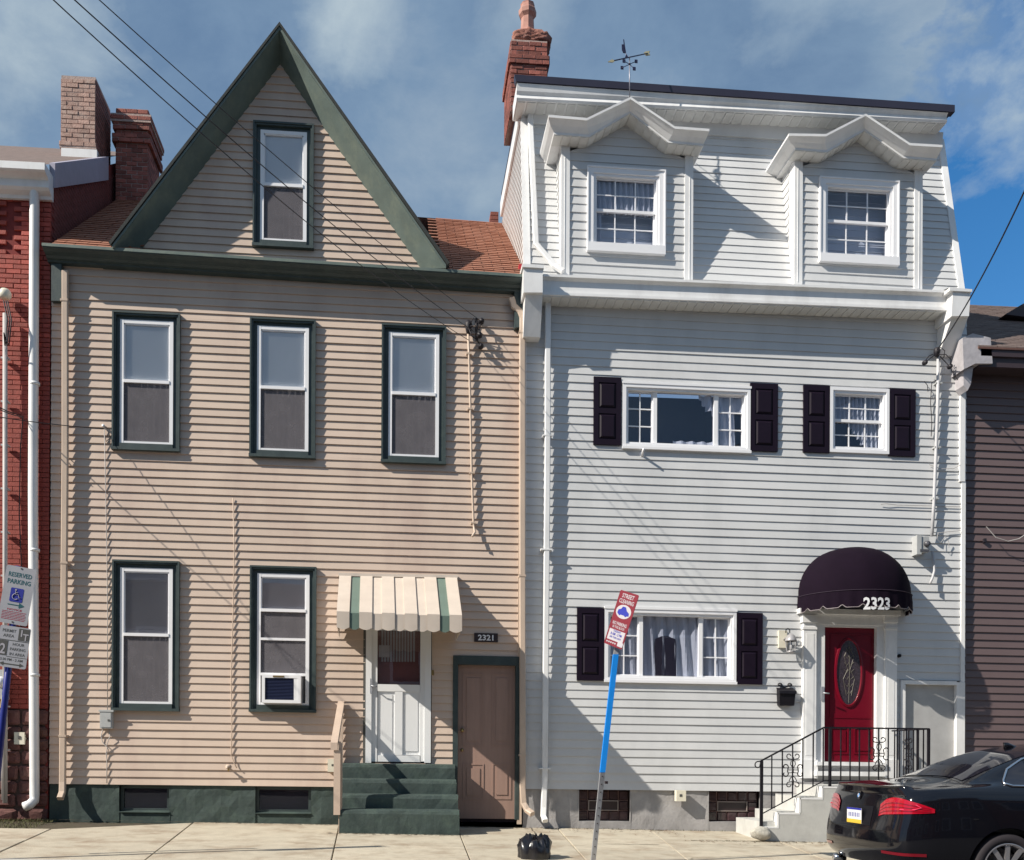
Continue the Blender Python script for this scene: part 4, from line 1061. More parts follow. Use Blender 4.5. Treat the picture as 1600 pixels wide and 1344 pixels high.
    taper(821, 848, 457.5, 526, .42, .20); b.build('cornice_bracket', h); b = MB().use(WHITE); taper(1488, 1513, 494.5, 556, .42, .06); b.build('cornice_bracket', h)
    # downspout white mid
    b = MB().use(WHITE)
    b.rtube([P(856, 460, .10), P(855.5, 700, .10), P(851, 1215, .10), P(849.5, 1262, .12), P(849, 1276, .16), P(852, 1283, .24)], .042, .034)
    for y in (859, 1201):
        p = P(853.5 if y < 1000 else 851, y, .1); b.boxw(p.x-.085, p.x+.085, p.y-.04, p.y+.1, p.z-.012, p.z+.012)
    p = P(855, 681, .1); b.boxw(p.x-.07, p.x+.07, p.y-.036, p.y+.1, p.z-.01, p.z+.01)
    b.build('downspout', h)
    b = MB().use(WHITE); b.pbox(819, 530, 823, 1236, 0, .03); b.pbox(1501, 556, 1509, 752, 0, .045); b.pbox(1503, 752, 1509, 1066, 0, .035); b.build('corner_post', h)
    # ---- mansard
    MD0, MD1 = .02, -.62                   # depth at base / top
    vb2 = UV(850, 425, 0)[1]-.12; vt2 = UV(850, 178, MD1)[1]
    def mm(u, d, v):
        t = (v-vb2)/(vt2-vb2); return W(u, MD0+(MD1-MD0)*t+d, v)
    tL0, tL1 = P(829, 415, MD0), P(824, 175, MD1); tR0, tR1 = P(1501, 445, MD0), P(1466, 222, MD1)
    def lf(v):
        t = (v-vb2)/(vt2-vb2); return tL0.x+(tL1.x-tL0.x)*t
    def rf(v):
        t = (v-vb2)/(vt2-vb2); return tR0.x+(tR1.x-tR0.x)*t
    # dormers
    def dormer(pts, lab):
        (xl, xr, yb, cy, wr, win, crown, low, shp) = pts
        DF = .06
        u0, v0 = UV(xl, yb, DF); u1 = UV(xr, yb, DF)[0]
        b = MB().use(WHITE)
        post = .13; vtop = UV(xl, cy, DF)[1]
        b.box(u0+.01, u1-.01, vtop-.02, vtop+.06, DF-.6, DF-.06); b.box(u0+.01, u1-.01, v0-.1, v0-.04, DF-.2, DF-.06)
        b.box(u0+.01, u0+.03, v0-.1, vtop, DF-.3, DF-.06)
        dm = b.build('dormer', h, label=lab)
        for (pa, pb_, bd) in ((u0, u0+post, u0+.05), (u1-post, u1, u1-.06)):
            b = MB().use(WHITE); b.box(pa, pb_, v0-.1, vtop, DF-.2, DF+.02); b.box(bd, bd+.01, v0, vtop, DF+.018, DF+.026); b.build('corner_post', dm)
        op = small_window(*win, dm, 3, 2, shp, DF, wide=True, plain_trim=.085)
        apex = P(*crown[2], .44); low_p = [P(*q, .30) for q in low]; cr_p = [P(*q, .44) for q in crown]
        va = low_p[2].z+SH*low_p[2].x
        # front siding: rectangle then gable
        def top_of(u):
            pass
        q = [(p.x, p.z+SH*p.x) for p in low_p]
        vgl = (q[1][1]+q[3][1])/2
        def L_(v):
            if v <= vgl: return u0+post-.01
            return min(q[1][0]+(v-q[1][1])*(q[2][0]-q[1][0])/(q[2][1]-q[1][1])-.06, q[2][0])
        def Rr(v):
            if v <= vgl: return u1-post+.01
            return max(q[3][0]+(v-q[3][1])*(q[2][0]-q[3][0])/(q[2][1]-q[3][1])+.06, q[2][0])
        n = round((va+.05-v0+.08)/.127)
        siding(dm, DORM, v0-.08, va+.05, n, L_, Rr, [op], DF-.01, .014, name='siding_board')
        # cheeks
        for (uu, sg) in ((u0+.004, -1), (u1-.004, 1)):
            k = 0; v = v0
            b = MB().use(GREY)
            while v < vtop-.02:
                t = (v-vb2)/(vt2-vb2); dk = MD0+(MD1-MD0)*t
                a = W(uu+sg*.014, DF-.19, v); c = W(uu+sg*.014, dk-.1, v); e = W(uu+sg*.002, dk-.2, v+.127); f = W(uu+sg*.002, DF-.19, v+.127)
                g_, i_ = W(uu-sg*.01, DF-.19, v), W(uu-sg*.01, dk-.1, v)
                b.add([a, c, e, f, g_, i_], [(0, 1, 2, 3), (0, 4, 5, 1)]); v += .127
            b.build('cheek', dm)
        # crown moulding: five-point eave line, sloping face, soffit, returns
        b = MB().use(WHITE)
        n5 = len(cr_p)
        fr_top = cr_p; lip = [p+Vector((0, 0, .035)) for p in cr_p]
        mid = [Vector((c.x*.62+l.x*.38, -.37, c.z*.62+l.z*.38)) for c, l in zip(cr_p, low_p)]
        bot = [Vector((l.x, -.315, l.z+.03)) for l in low_p]; bot2 = [Vector((l.x, -.315, l.z)) for l in low_p]
        back = [Vector((c.x, -.0+.45, c.z+.035)) for c in cr_p]
        def strip(a, c):
            for i in range(n5-1): b.add([a[i], a[i+1], c[i+1], c[i]], [(0, 1, 2, 3)])
        f1 = [p+Vector((0, -.012, 0)) for p in fr_top]; f2 = [p+Vector((0, -.014, 0)) for p in lip]
        strip(f2, f1); strip(f1, fr_top); strip(fr_top, mid); strip(mid, bot); strip(bot, bot2); strip(back, f2)
        # returns along both ends going back to the mansard
        yb_ = .45
        for (i, sg) in ((0, -1), (n5-1, 1)):
            ends = [f2[i], f1[i], fr_top[i], mid[i], bot[i], bot2[i]]
            sh = .13*0
            bk = [Vector((p.x, yb_, p.z)) for p in ends]
            b.loft([ends, bk], False)
            inner = Vector((u0 if sg < 0 else u1, -.315, bot2[i].z)); innerb = Vector((inner.x, yb_, inner.z))
            b.add([bot2[i], inner, innerb, bk[-1]], [(0, 1, 2, 3)])
        b.build('crown_moulding', dm)
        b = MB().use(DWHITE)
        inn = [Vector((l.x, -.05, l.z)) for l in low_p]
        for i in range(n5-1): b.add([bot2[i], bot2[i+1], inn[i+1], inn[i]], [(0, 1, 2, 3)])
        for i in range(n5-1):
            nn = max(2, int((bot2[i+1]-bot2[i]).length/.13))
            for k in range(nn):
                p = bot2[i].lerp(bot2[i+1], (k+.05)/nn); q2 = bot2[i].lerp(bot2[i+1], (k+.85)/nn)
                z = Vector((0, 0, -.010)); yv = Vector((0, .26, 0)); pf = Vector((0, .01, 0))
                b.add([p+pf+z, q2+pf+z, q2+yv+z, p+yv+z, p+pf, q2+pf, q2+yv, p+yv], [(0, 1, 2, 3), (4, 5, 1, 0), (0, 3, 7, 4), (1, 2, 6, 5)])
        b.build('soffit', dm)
        b = MB().use(SHINGD)
        tp = [p+Vector((0, .0, .045)) for p in cr_p]
        # roof of the dormer running back into the mansard
        for i in (1, 2):
            a, c = tp[i], tp[i+1]; b.add([a+Vector((0, .03, 0)), c+Vector((0, .03, 0)), c+Vector((0, .95, 0)), a+Vector((0, .95, 0))], [(0, 1, 2, 3)])
        b.build('dormer_roof', dm)
        return (u0, u1, v0, vtop)
    crownL = [(857, 184), (917, 189), (985, 156), (1054, 202), (1108, 206)]; lowL = [(865, 211), (920, 215), (984, 178), (1044, 224), (1099, 229)]
    crownR = [(1232, 213), (1290, 214), (1352, 182), (1421, 228), (1472, 231)]; lowR = [(1242, 235), (1291, 239), (1350, 205), (1411, 248), (1463, 252)]
    dormer((876, 1082, 429, 222, 0, (919, 260, 1039, 389), crownL, lowL, lambda t, s: s > .45 or t < .12), 'left dormer with weathervane above its small gable')
    dormer((1240, 1440, 441, 244, 0, (1282, 277, 1404, 406), crownR, lowR, lambda t, s: False), 'right dormer, blinds open, nearer the blue sky')
    nb = round((vt2-vb2)/.127)
    siding(h, GREY, vb2, vt2, nb, lf, rf, [], 0, .014, mp=mm)
    # mansard left side wall, right side wall
    ztop = P(812, 168, MD1).z
    yback = 3.3
    b_ = [(MD0, vb2), (MD1, vt2)]
    xs0, xs1 = tL0.x-.09, tL1.x-.09
    nside = nb; hh2 = (vt2-vb2)/nside
    for k in range(nside):
        v = vb2+k*hh2; t = k/nside; t2 = (k+1)/nside
        y0, y1 = -(MD0+(MD1-MD0)*t), -(MD0+(MD1-MD0)*t2)
        b = MB().use(GREY)
        x0 = xs0+(xs1-xs0)*t; x1 = xs0+(xs1-xs0)*t2
        a, c, e, f = Vector((x0-.014, y0, v-SH*x0)), Vector((x0-.014, yback, v-SH*x0)), Vector((x1-.001, yback, v+hh2-SH*x0)), Vector((x1-.001, y1, v+hh2-SH*x0))
        b.add([a, c, e, f, a+Vector((.02, 0, 0)), c+Vector((.02, 0, 0))], [(0, 1, 2, 3), (4, 5, 1, 0)]); b.build('siding_board', h)
    b = MB().use(WHITE)
    # corner trims
    def trim(xa, xb, w):
        s = Vector((w, 0, 0)); a, c = mm(xa, .03, vb2), mm(xb, .03, vt2); a0, c0 = mm(xa, -.02, vb2), mm(xb, -.02, vt2)
        b.hexa([a, a+s, c+s, c], [a0, a0+s, c0+s, c0])
    trim(tL0.x-.11, tL1.x-.11, .11); b.build('corner_trim', h); b = MB().use(WHITE); trim(tR0.x-.02, tR1.x-.02, .10); b.build('corner_trim', h)
    b = MB().use(WHITE)       # white rake edge along side wall top
    xt = xs1; zt = vt2-SH*xt
    b.boxw(xt-.05, xt+.02, -MD1, yback, zt-.14, zt+.12); b.build('side_fascia', h)
    b = MB().use(GREY); xr0, xr1 = tR0.x+.05, tR1.x+.05; zr = vb2-SH*xr0; zr1 = vt2-SH*xr1
    b.add([(xr0, -MD0, zr), (xr0, yback, zr), (xr1, yback, zr1), (xr1, -MD1, zr1)], [(0, 1, 2, 3)]); b.build('side_wall', h)
    # the house body under the mansard side, beside the tan roof
    b = MB().use(GREY); b.boxw(uL-.0, uL+.06, .06, 7, 0, vb2+.1-SH*uL); b.build('party_wall', h)
    b = MB().use(mat('red_flashing', (.45, .03, .04), .5)); p = P(816, 421, .02); b.boxw(p.x-.05, p.x+.05, p.y, p.y+.3, p.z-.10, p.z+.08); b.build('red_flashing', h)
    # ---- upper cornice
    DA = -.15
    TL, TR = P(804, 116, DA), P(1492, 164, DA)
    BL, BR = P(806, 127, DA), P(1492, 175, DA)
    b = MB().use(FLASH)
    iv = Vector((.13, 0, 0)); b.hexa([BL, BR, TR, TL], [BL+Vector((0, .12, 0)), BR+Vector((0, .12, 0)), TR+Vector((0, .12, .0)), TL+Vector((0, .12, .0))]); b.hexa([BL+iv+Vector((0, .12, .04)), BR+Vector((0, .12, .04)), TR+Vector((0, .12, -.01)), TL+iv+Vector((0, .12, -.01))], [BL+iv+Vector((0, 3.1, .04)), BR+Vector((0, 3.1, .04)), TR+Vector((0, 3.1, -.01)), TL+iv+Vector((0, 3.1, -.01))]); b.build('roof_edge', h)
    b = MB().use(WHITE)
    p1, p2 = P(808, 158, -.30), P(1481, 191, -.30)
    def cp(px, yt, ymid, yb):
        t = P(px, yt, DA); m = P(px, ymid, -.22); m2 = P(px, ymid+3, -.26); l = P(px, yb, -.26)
        return [t+Vector((0, .05, 0)), t+Vector((0, .02, 0)), Vector((t.x, .19, m.z+.02)), Vector((t.x, .22, m.z-.02)), Vector((t.x, .20, l.z+.03)), Vector((t.x, .22, l.z)), Vector((t.x, .7, l.z)), Vector((t.x, .7, t.z))]
    b.loft([cp(808, 128, 146, 160), cp(1483, 175, 182, 195)], True)
    c = b.build('cornice', h, label='upper white cornice under the flat roof')
    a0, a1 = cp(808, 128, 146, 160)[5], cp(1483, 175, 182, 195)[5]
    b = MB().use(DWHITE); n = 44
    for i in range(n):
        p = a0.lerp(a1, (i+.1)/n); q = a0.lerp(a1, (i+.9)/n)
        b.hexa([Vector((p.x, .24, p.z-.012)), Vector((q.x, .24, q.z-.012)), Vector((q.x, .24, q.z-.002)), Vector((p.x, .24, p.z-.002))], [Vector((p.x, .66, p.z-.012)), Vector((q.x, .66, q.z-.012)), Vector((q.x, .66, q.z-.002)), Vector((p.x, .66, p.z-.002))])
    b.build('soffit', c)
    b = MB().use(GREY); q0, q1 = mm(tL1.x, .02, vt2-.22), mm(tR1.x, .02, vt2-.22)
    s0, s1 = q0+Vector((0, .02, .25)), q1+Vector((0, .02, .25))
    b.hexa([q0+Vector((0, -.03, 0)), q1+Vector((0, -.03, 0)), s1+Vector((0, -.1, 0)), s0+Vector((0, -.1, 0))], [q0+Vector((0, .1, 0)), q1+Vector((0, .1, 0)), s1+Vector((0, .1, 0)), s0+Vector((0, .1, 0))]); b.build('frieze_board', h)
    b = MB().use(DARKIN); b.hexa([(tL0.x, .35, vb2-.1), (tR0.x, .35, vb2-.1), (tR1.x, .9, vt2-.1), (tL1.x, .9, vt2-.1)], [(tL0.x, 3.2, vb2), (tR0.x, 3.2, vb2), (tR1.x, 3.2, vt2-.1), (tL1.x, 3.2, vt2-.1)]); b.build('attic_interior', h)
    # mansard downspout
    b = MB().use(WHITE)
    pp = [mm(P(828, 165, -.55).x, .08, vt2-.02), mm(P(829, 200, -.5).x, .08, vt2-.5), mm(P(838, 385, .0).x, .07, vb2+.55), P(866, 415, .1), P(880, 424, .15)]
    b.rtube(pp, .042, .03); b.build('upper_downspout', h)
    # chimney at left-back of roof
    Y = 1.2
    zf = lambda y: P(828, y, -Y).z
    chimney(h, 'chimney', P(798, 120, -Y).x, P(855, 120, -Y).x, -Y, .9, zf(175), zf(62), BRICKC, BRICKC, corbels=[(zf(100), zf(88), .03), (zf(128), zf(112), -.0)], label='crumbling red brick chimney with a terracotta pot')
    bm = bmesh.new(); bmesh.ops.create_icosphere(bm, subdivisions=4, radius=1)
    q_ = P(827, 80, -Y-.42); cb = MB().use(mat('crumbling_mortar', (.30, .13, .10), .95, .35, 12, bump=.8, bscale=30, dirt=(.42, .26, .22), dirt_amt=.5, dscale=9), True)
    for v in bm.verts:
        n_ = v.co.normalized(); e_ = max(abs(n_.x), abs(n_.y)); k_ = (1/e_ if e_ > .5 else 2)
        v.co = Vector((n_.x*.31*min(k_, 1.35), n_.y*.42*min(k_, 1.35), n_.z*.13))+n_*.05*noise.noise(n_*5.5)
    cb.add([v.co+q_+Vector((0, 0, -.02)) for v in bm.verts], [[v.index for v in f.verts] for f in bm.faces]); bm.free(); cb.build('mortar_cap', h)
    b = MB().use(TERRA); p = P(824, 66, -Y-.3)
    q = lambda r, y: (r, P(824, y, -Y-.3).z-p.z)
    b.lathe(p, [q(.17, 70), q(.16, 61), q(.13, 58), q(.13, 54), q(.115, 50), q(.105, 30), q(.12, 28), q(.145, 25), q(.15, 19), q(.145, 17), q(.12, 15), q(.115, 10), q(.12, 8), q(.09, 8), q(.08, 20)], 8)
    b.sm = [False]*len(b.sm)
    b.build('chimney_pot', h)
    # parge slope on the chimney shoulders
    # mansard side back-left little corner bricks (party parapet)
    b = MB().use(BRICKC); p = P(769, 334, -3.6)
    for k in range(6): b.boxw(p.x-.06+.006*k, p.x+.12, p.y, p.y+.3, p.z-.4+.075*k, p.z-.4+.075*k+.065)
    b.build('parapet_brick', h)
    # ---- front door
    b = MB().use(WHITE)
    # pilasters
    for (x0, x1) in ((1256, 1276), (1384, 1402)):
        b.pbox(x0, 962, x1, 1215, -.05, .09); b.pbox(x0-1.5, 960, x1+1.5, 972, 0, .115); b.pbox(x0-1, 979, x1+1, 983, 0, .102); b.pbox(x0-1.5, 1187, x1+2, 1216, 0, .12)
        b.pbox(x0+4, 990, x1-4, 1180, .09, .094)
    b.pbox(1276, 956, 1384, 975, -.05, .07); b.pbox(1250, 950, 1408, 958, -.0, .13)
    b.pbox(1276, 975, 1289, 1190, -.08, .05); b.pbox(1370, 975, 1384, 1190, -.08, .05); b.pbox(1289, 970, 1370, 979, -.08, .05)
    b.pbox(1276, 1190, 1384, 1196, -.1, .16)
    b.pbox(1276, 1205, 1384, 1212, -.02, .22)
    fr = b.build('door_surround', h)
    b = MB().use(GREYD); b.pbox(1276, 1196, 1384, 1230, -.1, .05); b.build('sill_base', fr)
    D = -.03
    b = MB().use(DOORR)
    b.pbox(1289, 979, 1370, 1190, D-.05, D)
    def rp(x0, y0, x1, y1, w=.022, hgt=.012):
        u0, v1 = UV(x0, y0, D); u1 = UV(x1, y0, D)[0]; v0 = UV(x0, y1, D)[1]; ring(b, u0, u1, v0, v1, w, D, D+hgt); b.box(u0+.05, u1-.05, v0+.05, v1-.05, D, D+.01)
    rp(1297, 1136, 1326, 1178); rp(1334, 1136, 1363, 1178)
    cx, cz = P(1326, 1051, D).x, P(1326, 1051, D).z
    outl = [[Vector((cx+(.19+o)*math.cos(a), -D-dd, cz+(.50+o)*math.sin(a))) for a in [2*math.pi*k/36 for k in range(36)]] for o, dd in ((.045, 0), (.04, .018), (.012, .024), (0, .004))]
    # raised outline frame around the oval
    b.smooth = True
    for r0, r1 in zip(outl, outl[1:]): b.loft([r0, r1], True, cap=False)
    b.smooth = False
    u0, v1 = UV(1297, 990, D); u1 = UV(1363, 990, D)[0]; v0 = UV(1297, 1122, D)[1]
    ring(b, u0, u1, v0, v1, .014, D, D+.008)
    dr = b.build('front_door', h)
    b = MB().use(mat('leaded_glass', (.045, .035, .045), .12, .5, 30, bump=.4, bscale=40, spec=.8))
    b.add([Vector((cx+.195*math.cos(2*math.pi*k/36), -D-.005, cz+.505*math.sin(2*math.pi*k/36))) for k in range(36)], [tuple(range(36))]); b.build('oval_glass', dr)
    b = MB().use(mat('lead_came', (.13, .12, .10), .5, .1, metal=.3))
    for k in range(-4, 5):
        z = k*.11; w = .10*math.cos(k*.3)
        if abs(z) < .4:
            b.tube([(cx-w*.8, -D-.008, cz+z+.05), (cx-w*.3, -D-.008, cz+z), (cx, -D-.008, cz+z+.05), (cx+w*.3, -D-.008, cz+z), (cx+w*.8, -D-.008, cz+z+.05)], .003, 4)
    b.tube([(cx, -D-.008, cz-.47), (cx+.01, -D-.008, cz), (cx, -D-.008, cz+.47)], .004, 4)
    for s in (-1, 1): b.tube([(cx+s*.04, -D-.008, cz-.36), (cx+s*.09, -D-.008, cz-.1), (cx+s*.02, -D-.008, cz+.05), (cx+s*.08, -D-.008, cz+.25), (cx, -D-.008, cz+.4)], .003, 4)
    b.build('leading', dr)
    b = MB().use(GALV); p = P(1285, 1083, .05); b.boxw(p.x-.02, p.x+.02, p.y-.012, p.y, p.z-.12, p.z+.1); b.tube([p+Vector((0, -.03, .0)), p+Vector((.09, -.05, -.01))], .01, 8); b.build('handle', dr)
    # ---- passage door at right
    b = MB().use(WHITE)
    b.pbox(1408, 1063, 1415, 1250, -.1, .04); b.pbox(1495, 1066, 1508, 1250, -.1, .041); b.pbox(1415, 1063, 1495, 1069, -.1, .04)
    f = b.build('passage_frame', h)
    b = MB().use(GREYD); b.pbox(1415, 1069, 1495, 1252, -.1, -.03); b.build('passage_door', h)
    b = MB().use(IRON); b.lathe(P(1404, 1025, .0), [(0, .05), (.025, .045), (.03, 0)], 12, 'y'); b.build('doorbell', h)
grey_house()

# ------------------------------------------------------------------ brown house (right edge)
def brown_house():
    uL = UV(1511, 800)[0]; uR = uL+4.5
    h = things_empty('brown_sided_house', (uL+2, 0, gz(9, 0)), 'dark brown vinyl sided house at the right edge with shingled roof', 'house')
    vb = UV(1511, 1260)[1]; vt = UV(1511, 570)[1]; n = round((vt-vb)/.119)
    siding(h, BROWN, vb, vt, n, lambda v: uL, lambda v: uR, [], -.06, .020, seg=2)
    b = MB().use(PARGE); b.box(uL, uR, vb-1, vb, -.4, -.07); b.build('foundation', h)
    b = MB().use(DARKIN); b.boxw(uL, uR, .2, 7, 0, 5.2); b.build('interior', h)
    b = MB().use(mat('brown_trim', (.045, .03, .035), .5))
    e = P(1548, 548, .30); g = P(1548, 575, .26)
    b.boxw(uL-.0, uR, -.30, -.0, g.z, e.z); b.boxw(uL, uR, -.34, -.30, e.z-.10, e.z+.02); b.build('eave', h)
    # shingled roof
    z0 = e.z+.03; y1 = 4.4; zr = P(1540, 478, -y1).z
    b = MB().use(mat('roof_underlay', (.12, .06, .05), .9)); b.hexa([(uL-.05, -.36, z0-.03), (uR, -.36, z0-.03), (uR, -.36, z0), (uL-.05, -.36, z0)], [(uL-.05, y1, zr-.05), (uR, y1, zr-.05), (uR, y1, zr), (uL-.05, y1, zr)])
    b.add([(uL-.05, y1, zr), (uR, y1, zr), (uR, 9, z0), (uL-.05, 9, z0)], [(0, 1, 2, 3)]); r = b.build('roof', h)
    b = MB().use(SHINGB); nr = 36
    for k in range(nr):
        t0, t1 = k/nr, (k+1.1)/nr; x = uL-.05-(.15 if k % 2 else 0)
        while x < uR:
            a, c = max(x, uL-.05), min(x+.3, uR)
            if c > a:
                f = lambda t, o: (-.36+(y1+.36)*t, z0+(zr-z0)*t+o)
                (ya, za), (yb, zb_), (yc, zc) = f(t0, .02+random.uniform(0, .006)), f(t1, .008), f(t0, 0)
                b.add([(a, ya, za), (c, ya, za), (c, yb, zb_), (a, yb, zb_), (a, yc, zc), (c, yc, zc)], [(0, 1, 2, 3), (4, 5, 1, 0)])
            x += .31
    b.build('shingles', r)['kind'] = 'stuff'
    # boxed end of eave wrapped in pale metal
    b = MB().use(mat('pale_wrap', (.42, .40, .42), .4, .2, 6, bump=.5, bscale=14))
    b.pprism([(1504, 528), (1520, 521), (1548, 528), (1551, 568), (1524, 568), (1506, 577)], .0, .34)
    b.pprism([(1505, 578), (1521, 572), (1517, 600), (1512, 610), (1506, 602)], .0, .24)
    b.build('eave_return', h)
    b = MB().use(mat('brown_trim', (.045, .03, .035), .5)); q = [P(1571, 491, -2.2), P(1640, 450, -2.2), P(1640, 500, -2.2)]
    b.add(q+[p+Vector((0, 2.2, 0)) for p in q], [(0, 2, 1), (0, 1, 4, 3), (0, 3, 5, 2)]); b.build('roof_dormer', h)
brown_house()

# ------------------------------------------------------------------ things on the tan house
def metal_awning():
    d1 = 1.26
    t = things_empty('metal_awning', P(622, 985, .6), 'cream and green striped metal awning with scalloped edge over the white door', 'awning')
    TL, TR = P(531, 900, .05), P(713, 903, .05); FL, FR = P(527, 957, d1), P(721, 963, d1); VL, VR = P(527, 980, d1-.02), P(721, 986, d1-.02)
    n = 11
    for i in range(n):
        a, c = i/n, (i+1)/n; hi = .014 if i % 2 == 0 else 0.0
        up_ = Vector((0, -hi, hi)); ov = .012 if i % 2 == 0 else -.004; a -= ov/1.9; c += ov/1.9; a, c = max(a, -.004), min(c, 1.004)
        A, B, C, Dv = TL.lerp(TR, a)+up_, TL.lerp(TR, c)+up_, FL.lerp(FR, c)+up_, FL.lerp(FR, a)+up_
        b = MB().use(AWNG if i in (1, 9) else AWNC)
        th = Vector((0, .006, -.006))
        b.hexa([Dv, C, B, A], [Dv+th, C+th, B+th, A+th])
        # valance: hangs from the fold, gently ribbed, scalloped foot
        m = 6; ring_ = []
        for k in range(m+1):
            s = a+(c-a)*k/m; top = FL.lerp(FR, s)+up_; bot = VL.lerp(VR, s); bot = Vector((bot.x, top.y+.012, bot.z-.030*math.sin(math.pi*k/m)))
            ring_.append((top, bot))
        for (p, q), (p2, q2) in zip(ring_, ring_[1:]): b.add([q, q2, p2, p, q+Vector((0, .006, 0)), q2+Vector((0, .006, 0)), p2+Vector((0, .006, 0)), p+Vector((0, .006, 0))], [(0, 1, 2, 3), (5, 4, 7, 6), (4, 5, 1, 0)])
        # standing edges
        if hi:
            for q in (A, B):
                w = Dv if q is A else C; b.add([q, w, w-Vector((0, -hi, hi))*1.3, q-Vector((0, -hi, hi))*1.3], [(0, 1, 2, 3)])
        b.build('slat', t)
    for (T, Fv, V) in ((TL, FL, VL), (TR, FR, VR)):
        b = MB().use(AWNC); x = Vector((.004, 0, 0)); wb = Vector((T.x, T.y, V.z+.02))
        q = [T, wb, V+Vector((0, .02, .01)), Fv]; b.add([p-x for p in q]+[p+x for p in q], [(0, 1, 2, 3), (7, 6, 5, 4), (0, 4, 5, 1), (1, 5, 6, 2), (2, 6, 7, 3), (3, 7, 4, 0)]); b.build('end_panel', t)
    b = MB().use(AWNC); b.hexa([TL+Vector((-.02, -.045, -.01)), TR+Vector((.02, -.045, -.01)), TR+Vector((.02, -.045, .035)), TL+Vector((-.02, -.045, .035))], [TL+Vector((-.02, .03, -.01)), TR+Vector((.02, .03, -.01)), TR+Vector((.02, .03, .035)), TL+Vector((-.02, .03, .035))]); b.build('wall_bar', t)
metal_awning()

def green_steps():
    t = things_empty('green_door_steps', P(622, 1290, .6), 'dark green painted concrete steps below the white storm door', 'steps')
    data = [(530, 718, 1265, 1.08), (533, 716, 1241, .80), (533, 713, 1217, .53), (534, 711, 1193, .26)]
    d_prev = 0
    for i, (xa, xb, yt, d) in enumerate(data):
        a, c = P(xa, yt, d), P(xb, yt+2, d); zb = (P(xa, data[i-1][2], data[i-1][3]).z-.02) if i else gz(0, -1.1)-.08
        b = MB().use(GREENC, False)
        # slightly worn, uneven block
        nx = 14; rows = []
        r = random.Random(i)
        nos = .034
        prof = [(0, zb), (0, a.z-nos*1.6), (nos*.4, a.z-nos*.4), (nos*1.4, a.z+.002), (.12, a.z+.006), (d+.05 if i == 3 else .45, a.z+.008)]
        for j in range(nx+1):
            s = j/nx; x = a.x+(c.x-a.x)*s; dz = (c.z-a.z)*s
            row = []
            for k, (dy, z) in enumerate(prof):
                w = .012*noise.noise(Vector((x*3.5, k*1.7, i*5)))
                row.append(Vector((x+(.006*noise.noise(Vector((k*2., i, j*.9))) if j in (0, nx) else 0), -d+dy+w, z+(dz+w*.5 if k else 0))))
            rows.append(row)
        b.loft(rows, False)
        for s in (0, nx):
            rr = rows[s]; bk = [Vector((rr[0].x, -d+prof[-1][0], zb)), rr[0]]; b.add(rr+[bk[0]], [tuple(range(len(rr)+1))])
        o = b.build('step', t)
green_steps()

def hand_rail():
    t = things_empty('wooden_handrail', P(530, 1275, .8), 'tan painted wooden handrail on the left side of the green steps', 'handrail')
    def board(name, p, q, w, h):
        b = MB().use(WOODT); p, q = Vector(p), Vector(q); x = Vector((w/2, 0, 0)); z = Vector((0, 0, h/2))
        b.hexa([p-x-z, p+x-z, p+x+z, p-x+z], [q-x-z, q+x-z, q+x+z, q-x+z]); b.build(name, t)
    fr = P(522, 1166, 1.12); wl = P(533, 1101, .04)
    board('top_rail', fr, wl, .095, .10)
    b = MB().use(WOODT); f = P(527, 1170, 1.05); b.boxw(f.x-.045, f.x+.045, f.y-.045, f.y+.045, gz(f.x, f.y)+.25, f.z-.02); b.build('post', t)
    b = MB().use(WOODT); f = P(531, 1170, 1.0); b.boxw(f.x-.012, f.x+.035, f.y-.04, f.y+.05, gz(f.x, f.y)-.02, f.z+.1); b.build('post', t)
    b = MB().use(WOODT); f = P(533, 1105, .08); b.boxw(f.x-.04, f.x+.03, f.y-.04, f.y+.03, P(533, 1240, .08).z, f.z); b.build('post', t)
hand_rail()

def ac_unit():
    t = things_empty('air_conditioner', P(439, 1098, .2), 'white window air conditioner in the lower middle tan house window', 'air conditioner')
    u0, v1 = UV(409, 1054, .24); u1 = UV(470, 1054, .24)[0]; v0 = UV(409, 1098, .24)[1]
    b = MB().use(WHITEP); s = .045
    b.box(u0, u1, v0, v1, -.25, .20); ring(b, u0, u1, v0, v1, s, .20, .24); b.box(u1-.10, u1-s, v0+s, v1-s, .20, .235); b.build('case', t)
    b = MB().use(mat('dark_grille', (.012, .014, .05), .4, .1)); b.box(u0+s, u1-.10, v0+s, v1-s, .20, .205); g = b.build('grille', t)
    b = MB().use(mat('grille_fin', (.03, .04, .10), .35, .1)); v = v0+s+.012
    while v < v1-s-.01: b.box(u0+s, u1-.10, v, v+.008, .205, .225); v += .021
    b.build('grille_fin', t)['kind'] = 'stuff'
    b = MB().use(BRASS); uc = (u0+u1)/2-.03; b.box(uc-.09, uc+.07, v1-.035, v1-.012, .24, .246); b.build('label_strip', t)
    b = MB().use(ORANGE); b.box(u1+.005, u1+.10, v0+.09, v1-.01, -.12, -.09); b.build('side_filler', t)
ac_unit()

def number_plate():
    t = things_empty('house_number_plate', P(760, 996, .02), 'small dark plate with white numerals 2321 above the brown side door', 'number plate')
    b = MB().use(PLATE); b.pbox(741, 989, 778, 1003, 0.012, .035); b.build('plate', t)
    b = MB().use(NUMW); c = P(760, 1000.5, .037); text_on(b, '2321', .115, lambda x, y: Vector((c.x+x, c.y, c.z+y-SH*x)), .003, 1.12); b.build('numerals', t)
number_plate()

